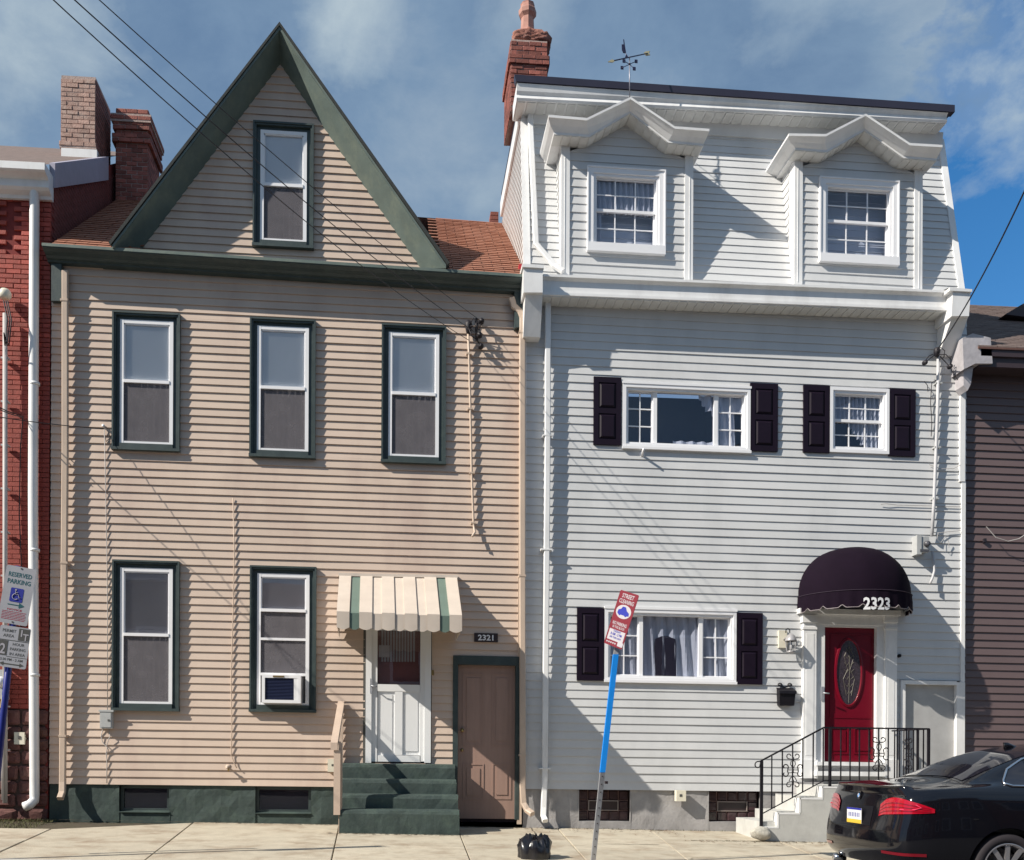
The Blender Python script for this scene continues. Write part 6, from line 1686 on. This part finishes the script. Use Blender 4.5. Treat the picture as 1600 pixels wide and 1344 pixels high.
def signs():
    Fm = sign_frame((11, 882), (57.5, 890.5), (2.5, 972), 3.95, 3.93); A, ex, ey, n, Wd, Hd = Fm
    t = things_empty('parking_sign', P(6, 1344, 4.0), 'white reserved parking sign with blue wheelchair symbol above a grey permit sign', 'sign')
    b = MB().use(SIGNW); sheet(b, Fm, 0, 0, Wd, Hd, 0, .003, .02); s1 = b.build('upper_panel', t)
    u = Wd/.31
    b = MB().use(SGREEN); lettering(b, Fm, 'RESERVED', Wd/2, .115*u, .068*u, .0015, .80); lettering(b, Fm, 'PARKING', Wd/2, .19*u, .068*u, .0015, .86)
    y = .425*Hd/.6*.98+.0; sheet(b, Fm, Wd*.24, Hd*.66, Wd*.66, Hd*.675, .003, .005); 
    hx, hy = Wd*.80, Hd*.6675; p = lambda x, y_: A+ex*x+ey*y_+n*.005; b.add([p(hx, hy), p(hx-.055, hy-.03), p(hx-.055, hy+.03)], [(0, 1, 2)]); b.build('lettering', s1)
    b = MB().use(SBLUE); sheet(b, Fm, Wd*.27, Hd*.375, Wd*.70, Hd*.615, .003, .005, .012); b.build('symbol_panel', s1)
    b = MB().use(SWHITE); cx, cy = Wd*.48, Hd*.49; q = lambda x, y_, z=.0075: A+ex*(cx+x*u)+ey*(cy+y_*u)+n*z
    hd = [q(-.012+.0095*math.cos(a*.7), -.052+.0095*math.sin(a*.7)) for a in range(9)]; b.add(hd, [tuple(range(9))])
    def st(pts, w=.0042*1.0): 
        b.tube([q(*k) for k in pts], w*u*.9, 4)
    st([(-.012, -.04), (-.008, -.002), (.022, -.002), (.034, .032), (.046, .028)]); st([(-.010, -.022), (.014, -.022)])
    st([(-.006+.031*math.cos(math.radians(a)), .022+.031*math.sin(math.radians(a))) for a in range(-100, -340, -20)][::1]); b.build('wheelchair_symbol', s1)
    b = MB().use(SRED); lettering(b, Fm, 'NOTICE', Wd/2, Hd*.765, .026*u, .0008, 1.6)
    rr = random.Random(3)
    for k in range(6):
        x = Wd*.10; yy = Hd*(.785+.0265*k)
        while x < Wd*.88: l = rr.uniform(.008, .03); sheet(b, Fm, x, yy, min(x+l, Wd*.9), yy+.0065, .003, .0042); x += l+.005
    b.build('small_print', s1)
    b = MB().use(SGREY); 
    for yy in (.03, .965): sheet(b, Fm, Wd/2-.008, Hd*yy-.008, Wd/2+.008, Hd*yy+.008, .003, .007, .006)
    b.build('bolt', s1)
    Fm = sign_frame((1, 976), (49, 983), (-6, 1040), 3.96, 3.94); A, ex, ey, n, Wd, Hd = Fm; u = Wd/.31
    b = MB().use(SIGNW); sheet(b, Fm, 0, 0, Wd, Hd, 0, .003, .02); s2 = b.build('lower_panel', t)
    b = MB().use(SGREY); sheet(b, Fm, Wd*.62, Hd*.03, Wd*.97, Hd*.32, .003, .0045); sheet(b, Fm, Wd*.02, Hd*.36, Wd*.32, Hd*.72, .003, .0045); sheet(b, Fm, Wd*.02, Hd*.335, Wd*.98, Hd*.35, .003, .0045); sheet(b, Fm, Wd*.32, Hd*.735, Wd*.98, Hd*.745, .003, .0045)
    lettering(b, Fm, 'PERMIT', Wd*.31, Hd*.15, .045*u, .0004, .95); lettering(b, Fm, 'AREA', Wd*.31, Hd*.27, .045*u, .0004)
    lettering(b, Fm, 'HOUR', Wd*.66, Hd*.46, .042*u, .0004); lettering(b, Fm, 'PARKING', Wd*.66, Hd*.58, .042*u, .0004, .9); lettering(b, Fm, 'IN AREA', Wd*.66, Hd*.70, .042*u, .0004)
    lettering(b, Fm, '2:30 PM - 2 AM', Wd*.5, Hd*.84, .038*u, .0004, .95)
    yv = Hd*.92; p = lambda x, y_: A+ex*x+ey*y_+n*.0045; sheet(b, Fm, Wd*.22, yv-.006, Wd*.80, yv+.006, .003, .0045)
    b.add([p(Wd*.12, yv), p(Wd*.26, yv-.022), p(Wd*.26, yv+.022)], [(0, 1, 2)]); b.add([p(Wd*.92, yv), p(Wd*.78, yv-.022), p(Wd*.78, yv+.022)], [(0, 1, 2)]); b.build('lettering', s2)
    b = MB().use(SWHITE); lettering(b, Fm, 'I', Wd*.72, Hd*.22, .10*u, .002, 1, .006); lettering(b, Fm, 'T', Wd*.86, Hd*.31, .10*u, .002, .9, .006); lettering(b, Fm, '2', Wd*.17, Hd*.68, .15*u, .003, .8, .006); b.build('white_lettering', s2)
    # pole: blue above, striped guard at its foot
    t0, t1 = P(29, 885, 3.9), P(-6, 1230, 3.9); dirv = (t1-t0).normalized(); foot = t0+dirv*((gz(-5, -3.9)-t0.z+.0)/dirv.z)
    b = MB().use(BLUED); b.tube([t0, foot], .034, 10); b.build('pole', t)
    c = things_empty('guy_wire_guard', P(3, 1230, 3.8), 'yellow and black striped guy wire guard left of the blue sign pole', 'wire guard')
    a0, a1 = P(13, 1045, 3.75), P(-14, 1230, 3.75); n_ = 9
    for k in range(n_):
        b = MB().use(YEL if k % 2 == 0 else IRON); b.tube([a0.lerp(a1, k/n_), a0.lerp(a1, (k+.99)/n_)], .026, 10); b.build('guard_segment', c)
    m = things_empty('electric_meter', P(4, 1090, .1), 'round glass electric meter on the brick house, cut by the left edge', 'electric meter')
    b = MB().use(METER); b.pbox(-12, 1046, 10, 1092, .0, .12); b.build('box', m); b = MB().use(NUMW); b.lathe(P(2, 1066, .12), [(0, .10), (.06, .09), (.075, .02), (.085, 0)], 16, 'y'); b.build('dial', m)
    b = MB().use(CABG); b.tube([P(5, 1092, .08), P(5, 1250, .08)], .028, 8); b.build('pipe', m)
    # ---- street cleaning sign
    Fm = sign_frame((970, 921.5), (999, 930.5), (959.5, 1007), 3.75, 4.02); A, ex, ey, n, Wd, Hd = Fm; u = Wd/.31
    t = things_empty('street_cleaning_sign', P(931, 1344, 3.5), 'red street cleaning sign on a leaning pole wrapped in bright blue', 'sign')
    b = MB().use(SIGNR); sheet(b, Fm, 0, 0, Wd, Hd, 0, .003, .02); s1 = b.build('panel', t)
    b = MB().use(SWHITE); lettering(b, Fm, 'STREET', Wd/2, Hd*.115, .062*u, .001, .98); lettering(b, Fm, 'CLEANING', Wd/2, Hd*.215, .062*u, .001, .80)
    lettering(b, Fm, 'NO PARKING', Wd/2, Hd*.615, .05*u, .001, .78); lettering(b, Fm, 'IN THIS BLOCK', Wd/2, Hd*.675, .036*u, .0006, .82)
    q = lambda x, y_, z=.0045: A+ex*x+ey*y_+n*z
    b.add([q(Wd*(.5+.40*math.cos(a*.314)), Hd*(.36+.125*math.sin(a*.314))) for a in range(20)], [tuple(range(20))])
    sheet(b, Fm, Wd*.08, Hd*.705, Wd*.93, Hd*.90, .003, .0045); sheet(b, Fm, Wd*.70, Hd*.89, Wd*.99, Hd*.97, .0046, .0056, .012)
    for k in range(5): sheet(b, Fm, Wd*(.10+.11*k), Hd*.93, Wd*(.17+.11*k), Hd*.955, .003, .0045)
    b.build('lettering', s1)
    b = MB().use(SBLUE)
    car = [(.20, .40), (.22, .34), (.34, .32), (.40, .27), (.56, .27), (.66, .33), (.80, .36), (.82, .41), (.72, .42), (.66, .44), (.58, .42), (.40, .42), (.34, .44), (.27, .42)]
    b.add([q(Wd*x, Hd*y, .006) for x, y in car], [tuple(range(len(car)))])
    lettering(b, Fm, 'TUESDAY', Wd*.5, Hd*.745, .030*u, .0005, 1, .006); lettering(b, Fm, '8 AM - 2 PM', Wd*.5, Hd*.805, .038*u, .001, .95, .006); lettering(b, Fm, 'APR THRU NOV', Wd*.5, Hd*.86, .028*u, .0005, .95, .006)
    b.build('blue_print', s1)
    top, mid1, mid2, bot = P(975, 935, 3.62), P(963.5, 1022, 3.70), P(942.5, 1207, 3.7), P(928, 1345, 3.45)
    off = Vector((0, .045, 0))
    zg = gz(bot.x, bot.y)-.05
    dv = (bot-mid2).normalized(); ft = bot+dv*((zg-bot.z)/dv.z)
    def up_(m, a, c, r): 
        b = MB().use(m)
        # perforated square-ish post
        a, c = a+off, c+off; x = Vector((r, 0, 0)); y = Vector((0, r*.7, 0)); b.hexa([c-x-y, c+x-y, a+x-y, a-x-y], [c-x+y, c+x+y, a+x+y, a-x+y]); return b
    up_(GALV, top, mid1, .026).build('post', t); up_(BLUEP, mid1, mid2, .030).build('blue_wrap', t); up_(GALV, mid2, ft, .027).build('post', t)
    b = MB().use(PLATE)
    dd = (ft-mid2); 
    for k in range(12):
        p_ = mid2+off+dd*(k+.5)/12; b.boxw(p_.x-.006, p_.x+.006, p_.y-.0225, p_.y-.02, p_.z-.006, p_.z+.006)
    b.boxw(mid2.x+.03, mid2.x+.06, mid2.y+.02, mid2.y+.06, mid2.z-.13, mid2.z-.10)
    b.build('bolt', t)
signs()

def trash():
    t = things_empty('trash_can', P(835, 1390, 3.2), 'trash can lined with a crumpled black plastic bag near the kerb', 'trash can')
    c = P(835, 1331, 3.2); z0 = gz(c.x, c.y); r0 = .165
    b = MB().use(mat('dark_can', (.02, .02, .03), .5)); b.lathe((c.x, c.y, z0), [(0, .0), (r0*.8, .0), (r0*.97, c.z-z0-.02), (r0*.9, c.z-z0-.02)], 24); b.build('can', t)
    b = MB().use(BAG, True); rows = []; n = 44
    H = c.z-z0
    prof = [(1.0, -.34), (1.03, -.24), (1.07, -.13), (1.14, -.03), (1.16, .04), (1.10, .10), (.92, .15), (.66, .165), (.36, .15), (.10, .13)]
    for i, (r, z) in enumerate(prof):
        row = []
        for k in range(n):
            a = 2*math.pi*k/n; nz = noise.noise(Vector((math.cos(a)*2.4, math.sin(a)*2.4, i*.55))); cr = noise.ridged_multi_fractal(Vector((math.cos(a)*2, math.sin(a)*2, i*.4+z*3)), 1.0, 2.0, 4, 1.0, 2.0)
            rr = r0*r*(1+.20*nz+.09*(cr-1)); row.append(Vector((c.x+rr*math.cos(a), c.y+rr*math.sin(a), c.z+z+.10*nz*(1 if i > 2 else .3)+.05*(cr-1)*(i > 3)))) 
        rows.append(row)
    b.loft(rows, True); b.build('bag_liner', t)
trash()

# ------------------------------------------------------------------ car
def car():
    X0 = 4.68; ZR = -.33; YC = -(4.10+.93)     # rear end, road level, centreline
    yaw = 0.0
    def T(s, w, h): return Vector((X0+s, YC-w, ZR+h+.0))      # w>0 is the side nearest the camera
    t = things_empty('parked_car', T(2.4, 0, 0), 'black four-door sedan parked at the kerb, only its rear half in view', 'car')
    # stations: s, half widths and heights
    def sec(s):
        def L(tab):
            for (a, va), (b_, vb_) in zip(tab, tab[1:]):
                if a <= s <= b_:
                    k = (s-a)/(b_-a); k = k*k*(3-2*k) if False else k; return va+(vb_-va)*k
            return tab[-1][1]
        W_ = L([(0, .80), (.08, .855), (.25, .905), (.6, .93), (2.5, .93), (4.0, .925), (4.5, .88), (4.75, .76), (4.9, .6)])
        belt = L([(0, 1.01), (.15, 1.05), (.6, 1.07), (1.6, 1.05), (3.3, .96), (4.2, .86), (4.8, .66), (4.9, .6)])
        top = L([(0, 1.11), (.12, 1.135), (.45, 1.145), (.66, 1.16), (.95, 1.29), (1.3, 1.42), (1.7, 1.505), (2.1, 1.545), (2.5, 1.54), (2.9, 1.49), (3.3, 1.32), (3.62, 1.10), (3.8, 1.04), (4.3, .96), (4.75, .80), (4.9, .66)])
        gw = L([(0, .66), (.4, .66), (.7, .64), (1.3, .58), (2.1, .57), (2.9, .57), (3.4, .62), (3.8, .66), (4.6, .60), (4.9, .45)])
        sill = L([(0, .33), (.3, .26), (.8, .22), (4, .22), (4.6, .22), (4.9, .3)])
        gh = top-.06 if top > 1.13 else top-.012
        cab = max(0, min(1, (top-1.11)/.25))
        return [(0, sill), (W_*.8, sill), (W_*.95, sill+.05), (W_*.995, .46), (W_, .68), (W_*.985, .84), (W_*.955, belt-.035), (W_*.915, belt), (W_*.90*(1-cab)+cab*(W_*.86), belt+(.02 if cab else .012)+cab*.04),
                ((gw+W_*.86)/2*(cab)+(1-cab)*W_*.80, (belt+gh)/2 if cab > .1 else top-.02), (gw+.03, gh), (gw*.8, top-.015), (gw*.4, top-.002), (0, top)]
    ss = [0, .06, .14, .25, .42, .6, .78, .95, 1.12, 1.3, 1.5, 1.7, 1.95, 2.2, 2.5, 2.8, 3.05, 3.3, 3.5, 3.7, 4.0, 4.3, 4.55, 4.75, 4.88]
    nP = 14
    # per-point set-back of the tail profile (bumper proud, lid tucked)
    tail = [.10, .07, .03, -.015, .0, .045, .06, .075, .07, .065, .06, .055, .05, .05]
    def ringpts(s, i0=False):
        pts = sec(s); out = []
        for j, (w, h) in enumerate(pts):
            k = max(0, 1-s/.5); out.append((s+tail[j]*k, w, h))
        return out
    rings = []
    for s in ss:
        half = ringpts(s); full = [T(a, -w, h) for a, w, h in half[::-1]]+[T(a, w, h) for a, w, h in half[1:]]
        rings.append(full)
    b = MB().use(CARP, True)
    b.loft(rings, False)
    # tail cap: bowed grid
    for (s, r, bow) in ((ss[0], ringpts(0), -.075), (ss[-1], ringpts(ss[-1]), .05)):
        N = 8; g = []
        for (a, w, h) in r[1:]:
            row = []
            for k in range(N+1):
                x = -1+2*k/N; row.append(T(a+bow*(1-abs(x)**2.4), w*x, h))
            g.append(row)
        b.loft(g, False)
    me = bpy.data.meshes.new('body'); me.from_pydata([tuple(v) for v in b.v], [], b.f); me.materials.append(CARP)
    bm = bmesh.new(); bm.from_mesh(me); bmesh.ops.remove_doubles(bm, verts=bm.verts, dist=.004); bmesh.ops.recalc_face_normals(bm, faces=bm.faces)
    bm.to_mesh(me); bm.free()
    o = bpy.data.objects.new('body', me); COL.objects.link(o)
    sub = o.modifiers.new('s', 'SUBSURF'); sub.levels = 2; sub.render_levels = 2
    # wheel arches
    cutters = []
    for sx in (.96, 3.93):
        for sy in (1, -1):
            cb = MB(); cb.mats = [CARP]
            c = T(sx, sy*1.1, .335); 
            rr = []
            for y in (-.42, .42): rr.append([Vector((c.x+.385*math.cos(2*math.pi*k/40), c.y+y*1.0, c.z+.385*math.sin(2*math.pi*k/40))) for k in range(40)])
            cb.loft(rr, True); q = cb.build('cutter', loc=(0, 0, 0)); cutters.append(q)
            m = o.modifiers.new('b', 'BOOLEAN'); m.operation = 'DIFFERENCE'; m.object = q; m.solver = 'EXACT'
    bpy.context.view_layer.update()
    dg = bpy.context.evaluated_depsgraph_get(); m2 = bpy.data.meshes.new_from_object(o.evaluated_get(dg))
    bpy.data.objects.remove(o)
    for q in cutters: bpy.data.objects.remove(q)
    og = org_of(t)
    bm = bmesh.new(); bm.from_mesh(m2); bvh = BVHTree.FromBMesh(bm)
    for v in bm.verts: v.co -= og
    bm.to_mesh(m2); bm.free(); m2.polygons.foreach_set('use_smooth', [True]*len(m2.polygons))
    body = bpy.data.objects.new('body', m2); COL.objects.link(body); body.parent = t; body['org'] = list(og); m2.name = 'body'
    try: m2.set_sharp_from_angle(angle=math.radians(40))
    except Exception: pass
    def cast(o_, d_, off):
        h = bvh.ray_cast(Vector(o_), Vector(d_).normalized())
        return (h[0]+h[1]*(off if h[1].dot(Vector(d_)) > 0 else -off)) if h[0] else Vector(o_)+Vector(d_)
    def patch(name, m, fn, nu, nv, thick=.0, smooth=True, par=None, label=None):
        b = MB().use(m, smooth); rows = [[fn(i/nu, j/nv) for i in range(nu+1)] for j in range(nv+1)]; b.loft(rows, False); return b.build(name, par or t, label=label)
    def side(s, h, off=.004, sg=1): return cast(T(s, 0, h), (0, -sg, 0), off)
    def rear(w, h, off=.004): return cast(T(1.2, w, h), (-1, 0, 0), off)
    def roofp(s, w, off=.004): return cast(T(s, w, .9), (0, 0, 1), off)
    # rear glass
    def rg(u, v):
        s = .70+v*.72; w = (-1+2*u)*(.60-.07*v); return roofp(s, w, .005)
    patch('rear_window', CARG, rg, 14, 10)
    # side windows with chrome line (both sides)
    def belt_(s): return 1.075-.018*(s-1.0)
    def top_(s):
        pts = [(1.02, 1.14), (1.12, 1.25), (1.3, 1.34), (1.6, 1.41), (2.0, 1.45), (2.6, 1.435), (2.95, 1.33), (3.35, 1.10)]
        for (a, va), (c_, vb_) in zip(pts, pts[1:]):
            if a <= s <= c_: return va+(vb_-va)*(s-a)/(c_-a)
        return pts[-1][1]
    for sg in (1, -1):
        for (s0, s1) in ((1.03, 1.30), (1.34, 2.05), (2.13, 3.3)):
            def sw(u, v, s0=s0, s1=s1):
                s = s0+(s1-s0)*u; a, c_ = belt_(s)+.035, max(top_(s), belt_(s)+.05); h = a+(c_-a)*v; return side(s, h, .006, sg)
            patch('side_window', CARG, sw, 10, 6)
        b = MB().use(CHROME); lo = [side(s0, belt_(s0)+.028, .008, sg) for s0 in [1.06+.1*k for k in range(23)]]; hi = [side(s0, top_(s0)+.012, .008, sg) for s0 in [1.02+.095*k for k in range(24)]]
        b.tube(hi[::-1]+[side(1.0, 1.125, .008, sg)]+lo, .011, 6); b.build('window_trim', t)
        # tail light wrapping the corner
        def tl(u, v, sg=sg):
            # u: 0 inner on lid .. 1 along the flank
            k = u
            hb = .80+.02*min(1, k/.3)+.035*max(0, (k-.35))/.65; ht = .915+.07*min(1, k/.45)-.095*max(0, (k-.55)/.45)**1.5
            h = hb+(ht-hb)*v
            ang = math.radians(-4+k*72); o_ = T(.62, .50*sg, h) if k > .25 else T(.62, .50*sg, h)
            if k < .35:
                w = (.42+ (.50-.42)*k/.35)*sg; return cast(T(.9, w, h), (-1, 0, 0), .010)
            kk = (k-.35)/.65; a = math.radians(kk*47); return cast(o_, (-math.cos(a), -math.sin(a)*sg, 0), .010)
        patch('tail_light', LENSR, tl, 26, 8)
        b = MB().use(LENSD)
        for (va, vb2) in ((.18, .24), (.42, .48), (.66, .72)):
            rows = []
            for v in (va, vb2): rows.append([tl(u/24*.94+.02, v)+Vector((-.003, -.003*sg, 0)) for u in range(25)])
            b.loft(rows, False)
        b.build('lens_bar', t)
        b = MB().use(mat('lens_glow', (.80, .05, .12), .2, .05, coat=1)); b.tube([tl(.62, .30)+Vector((-.005, -.005*sg, 0)), tl(.80, .38)+Vector((-.005, -.005*sg, 0)), tl(.86, .62)+Vector((-.005, -.005*sg, 0)), tl(.80, .80)+Vector((-.005, -.005*sg, 0))], .006, 5); b.build('light_tube', t)
        # reflector low on the bumper
        def rf(u, v, sg=sg):
            a = math.radians(10+u*38); return cast(T(.62, .40*sg, .455+.028*v-.004*u), (-math.cos(a), -math.sin(a)*sg, 0), .008)
        patch('reflector', LENSD, rf, 8, 1)
        # exhaust
        b = MB().use(CHROME); c = T(-.02, .55*sg, .30); b.tube([c, c+Vector((.12, 0, 0))], .042, 14); b.build('exhaust', t)
    # plate recess and plate
    patch('plate_recess', mat('recess', (.004, .004, .007), .3), lambda u, v: rear((-1+2*u)*.30, .70+.19*v, .003), 8, 3)
    c = rear(0, .78, .02); b = MB().use(PLATW)
    pl = lambda y0, y1, z0, z1, o: b.boxw(c.x-o-.004, c.x-o, c.y+y0, c.y+y1, c.z+z0, c.z+z1)
    pl(-.152, .152, -.076, .076, 0); q = b.build('licence_plate', t)
    b = MB().use(PLATY); b.boxw(c.x-.006, c.x-.0045, c.y-.152, c.y+.152, c.z-.076, c.z-.038); b.build('plate_band', q)
    b = MB().use(SBLUE); b.boxw(c.x-.006, c.x-.0045, c.y-.152, c.y+.152, c.z+.058, c.z+.076)
    for k in range(7): b.boxw(c.x-.006, c.x-.0045, c.y+.105-k*.035-.006, c.y+.105-k*.035+.006, c.z-.012, c.z+.030)
    b.build('plate_print', q)
    c = rear(0, .985, .006)
    b = MB().use(CHROME); nrm = Vector((-1, 0, .12)).normalized(); ey = Vector((0, -1, 0)); ez = nrm.cross(ey)
    disc = lambda r, o, a0=0, a1=360, n=20: [c+nrm*o+ey*r*math.cos(math.radians(a0+(a1-a0)*k/n))+ez*r*math.sin(math.radians(a0+(a1-a0)*k/n)) for k in range(n+1)]
    b.add(disc(.041, .006), [tuple(range(20))]); em = b.build('roundel', t)
    b = MB().use(IRON); b.add(disc(.036, .008), [tuple(range(20))]); b.build('roundel_ring', em)
    b = MB().use(mat('roundel_blue', (.05, .25, .6), .3)); 
    for a0 in (0, 180): p_ = disc(.022, .010, a0, a0+90, 6); b.add([c+nrm*.010]+p_, [tuple(range(8))])
    b.use(SWHITE)
    for a0 in (90, 270): p_ = disc(.022, .010, a0, a0+90, 6); b.add([c+nrm*.010]+p_, [tuple(range(8))])
    b.build('roundel_face', em)
    b = MB().use(CHROME); c2 = rear(.47, .985, .006)
    vs, fs = text_pts('528i', .055, .001); b.add([Vector((rear(.47+x, .975, .008).x, c2.y-x, c2.z+y-.02)) for x, y in vs], fs); b.build('badge', t)
    # shut lines as thin dark gaps
    b = MB().use(mat('gap', (.001, .001, .001), .9))
    def line(pts, r=.004): b = MB().use(MATS['gap']); b.tube(pts, r, 4); b.build('shut_line', t)
    line([side(1.36+.06*math.sin(k/9*2.4), .98-.6*k/9, .0005) for k in range(10)]); line([side(2.1, 1.0-.68*k/9, .0005) for k in range(10)]); line([side(.62+.05*k, .80-.0*k, .0005) for k in range(2)])
    line([rear((-1+2*k/12)*.56, .665, .0005) for k in range(13)]); line([roofp(.66, (-1+2*k/12)*.62, .0005) for k in range(13)])
    # antenna fin
    b = MB().use(CARP, True); c = roofp(1.56, 0, 0); b.loft([[c+Vector((s, y*.02, -.01)) for s, y in ((-.05, 0), (-.02, 1), (.10, .6), (.16, 0), (.10, -.6), (-.02, -1))], [c+Vector((s, y*.007, .055)) for s, y in ((-.055, 0), (-.045, 1), (-.02, .6), (-.005, 0), (-.02, -.6), (-.045, -1))]], True); b.build('antenna_fin', t)
    # wheels
    def wheel(sx, sg):
        c = T(sx, .93*sg-.012*sg, .335); y = lambda d: -sg*d   # outward
        b = MB().use(TYRE); b.lathe(c+Vector((0, 0, 0)), [(.24, -.20*sg), (.315, -.20*sg), (.333, -.17*sg), (.335, -.05*sg), (.322, -.012*sg), (.29, 0), (.245, -.004*sg), (.24, -.02*sg)], 40, 'y', False); ty = b.build('wheel', t)
        b = MB().use(RIM); b.lathe(c, [(.246, -.006*sg), (.236, .0), (.226, -.01*sg), (.216, -.05*sg), (.215, -.17*sg)], 40, 'y', False)
        for k in range(10):
            a = math.pi/2+2*math.pi*k/10; e = Vector((math.cos(a), 0, math.sin(a))); f = Vector((-math.sin(a), 0, math.cos(a)))
            for off in (-.0,):
                w0, w1 = .020, .014; i0, i1 = c+e*.05, c+e*.228; yo = Vector((0, y(-.018), 0)); yi = Vector((0, y(-.05), 0))
                b.hexa([i0-f*w0+yo, i0+f*w0+yo, i1+f*w1*1.7+yo*.7, i1-f*w1*1.7+yo*.7], [i0-f*w0+yi, i0+f*w0+yi, i1+f*w1+yi, i1-f*w1+yi])
        b.lathe(c, [(0, -.012*sg), (.05, -.012*sg), (.065, -.022*sg), (.065, -.06*sg)], 20, 'y'); b.build('rim', ty)
        b = MB().use(mat('brake_disc', (.12, .11, .11), .4, .1, metal=.6)); b.lathe(c, [(0, -.10*sg), (.17, -.10*sg), (.17, -.12*sg)], 24, 'y'); b.build('brake_disc', ty)
        b = MB().use(mat('wheel_well', (.006, .006, .007), .9)); c2 = T(sx, .90*sg, .335)
        rr = [[Vector((c2.x+r*math.cos(a*math.pi/20), c2.y-y(dy), c2.z+r*math.sin(a*math.pi/20))) for a in range(-3, 24)] for r, dy in ((.388, .0), (.388, .40), (.05, .40))]; b.loft(rr, False); b.build('wheel_well', t)
    for sx in (.96, 3.93):
        for sg in (1, -1): wheel(sx, sg)
    # seats so that the cabin is not empty is hidden behind dark glass; mirror
    for sg in (1, -1):
        b = MB().use(CARP, True); m_ = side(3.05, 1.03, 0, sg); c = m_+Vector((0, -sg*.12, .02))
        b.loft([[c+Vector((x*.5+dx, -sg*k*.09, z*.075*f)) for x, z in ((-.12, -.7), (-.13, .5), (-.05, 1), (.08, .8), (.14, 0), (.06, -.9))] for k, f, dx in ((-1.3, .3, 0), (-.8, .9, 0), (.6, 1, -.01), (1.0, .7, -.02))], True); b.build('mirror', t)
car()

opposite_row()
for o in bpy.data.objects:
    if 'org' in o: del o['org']
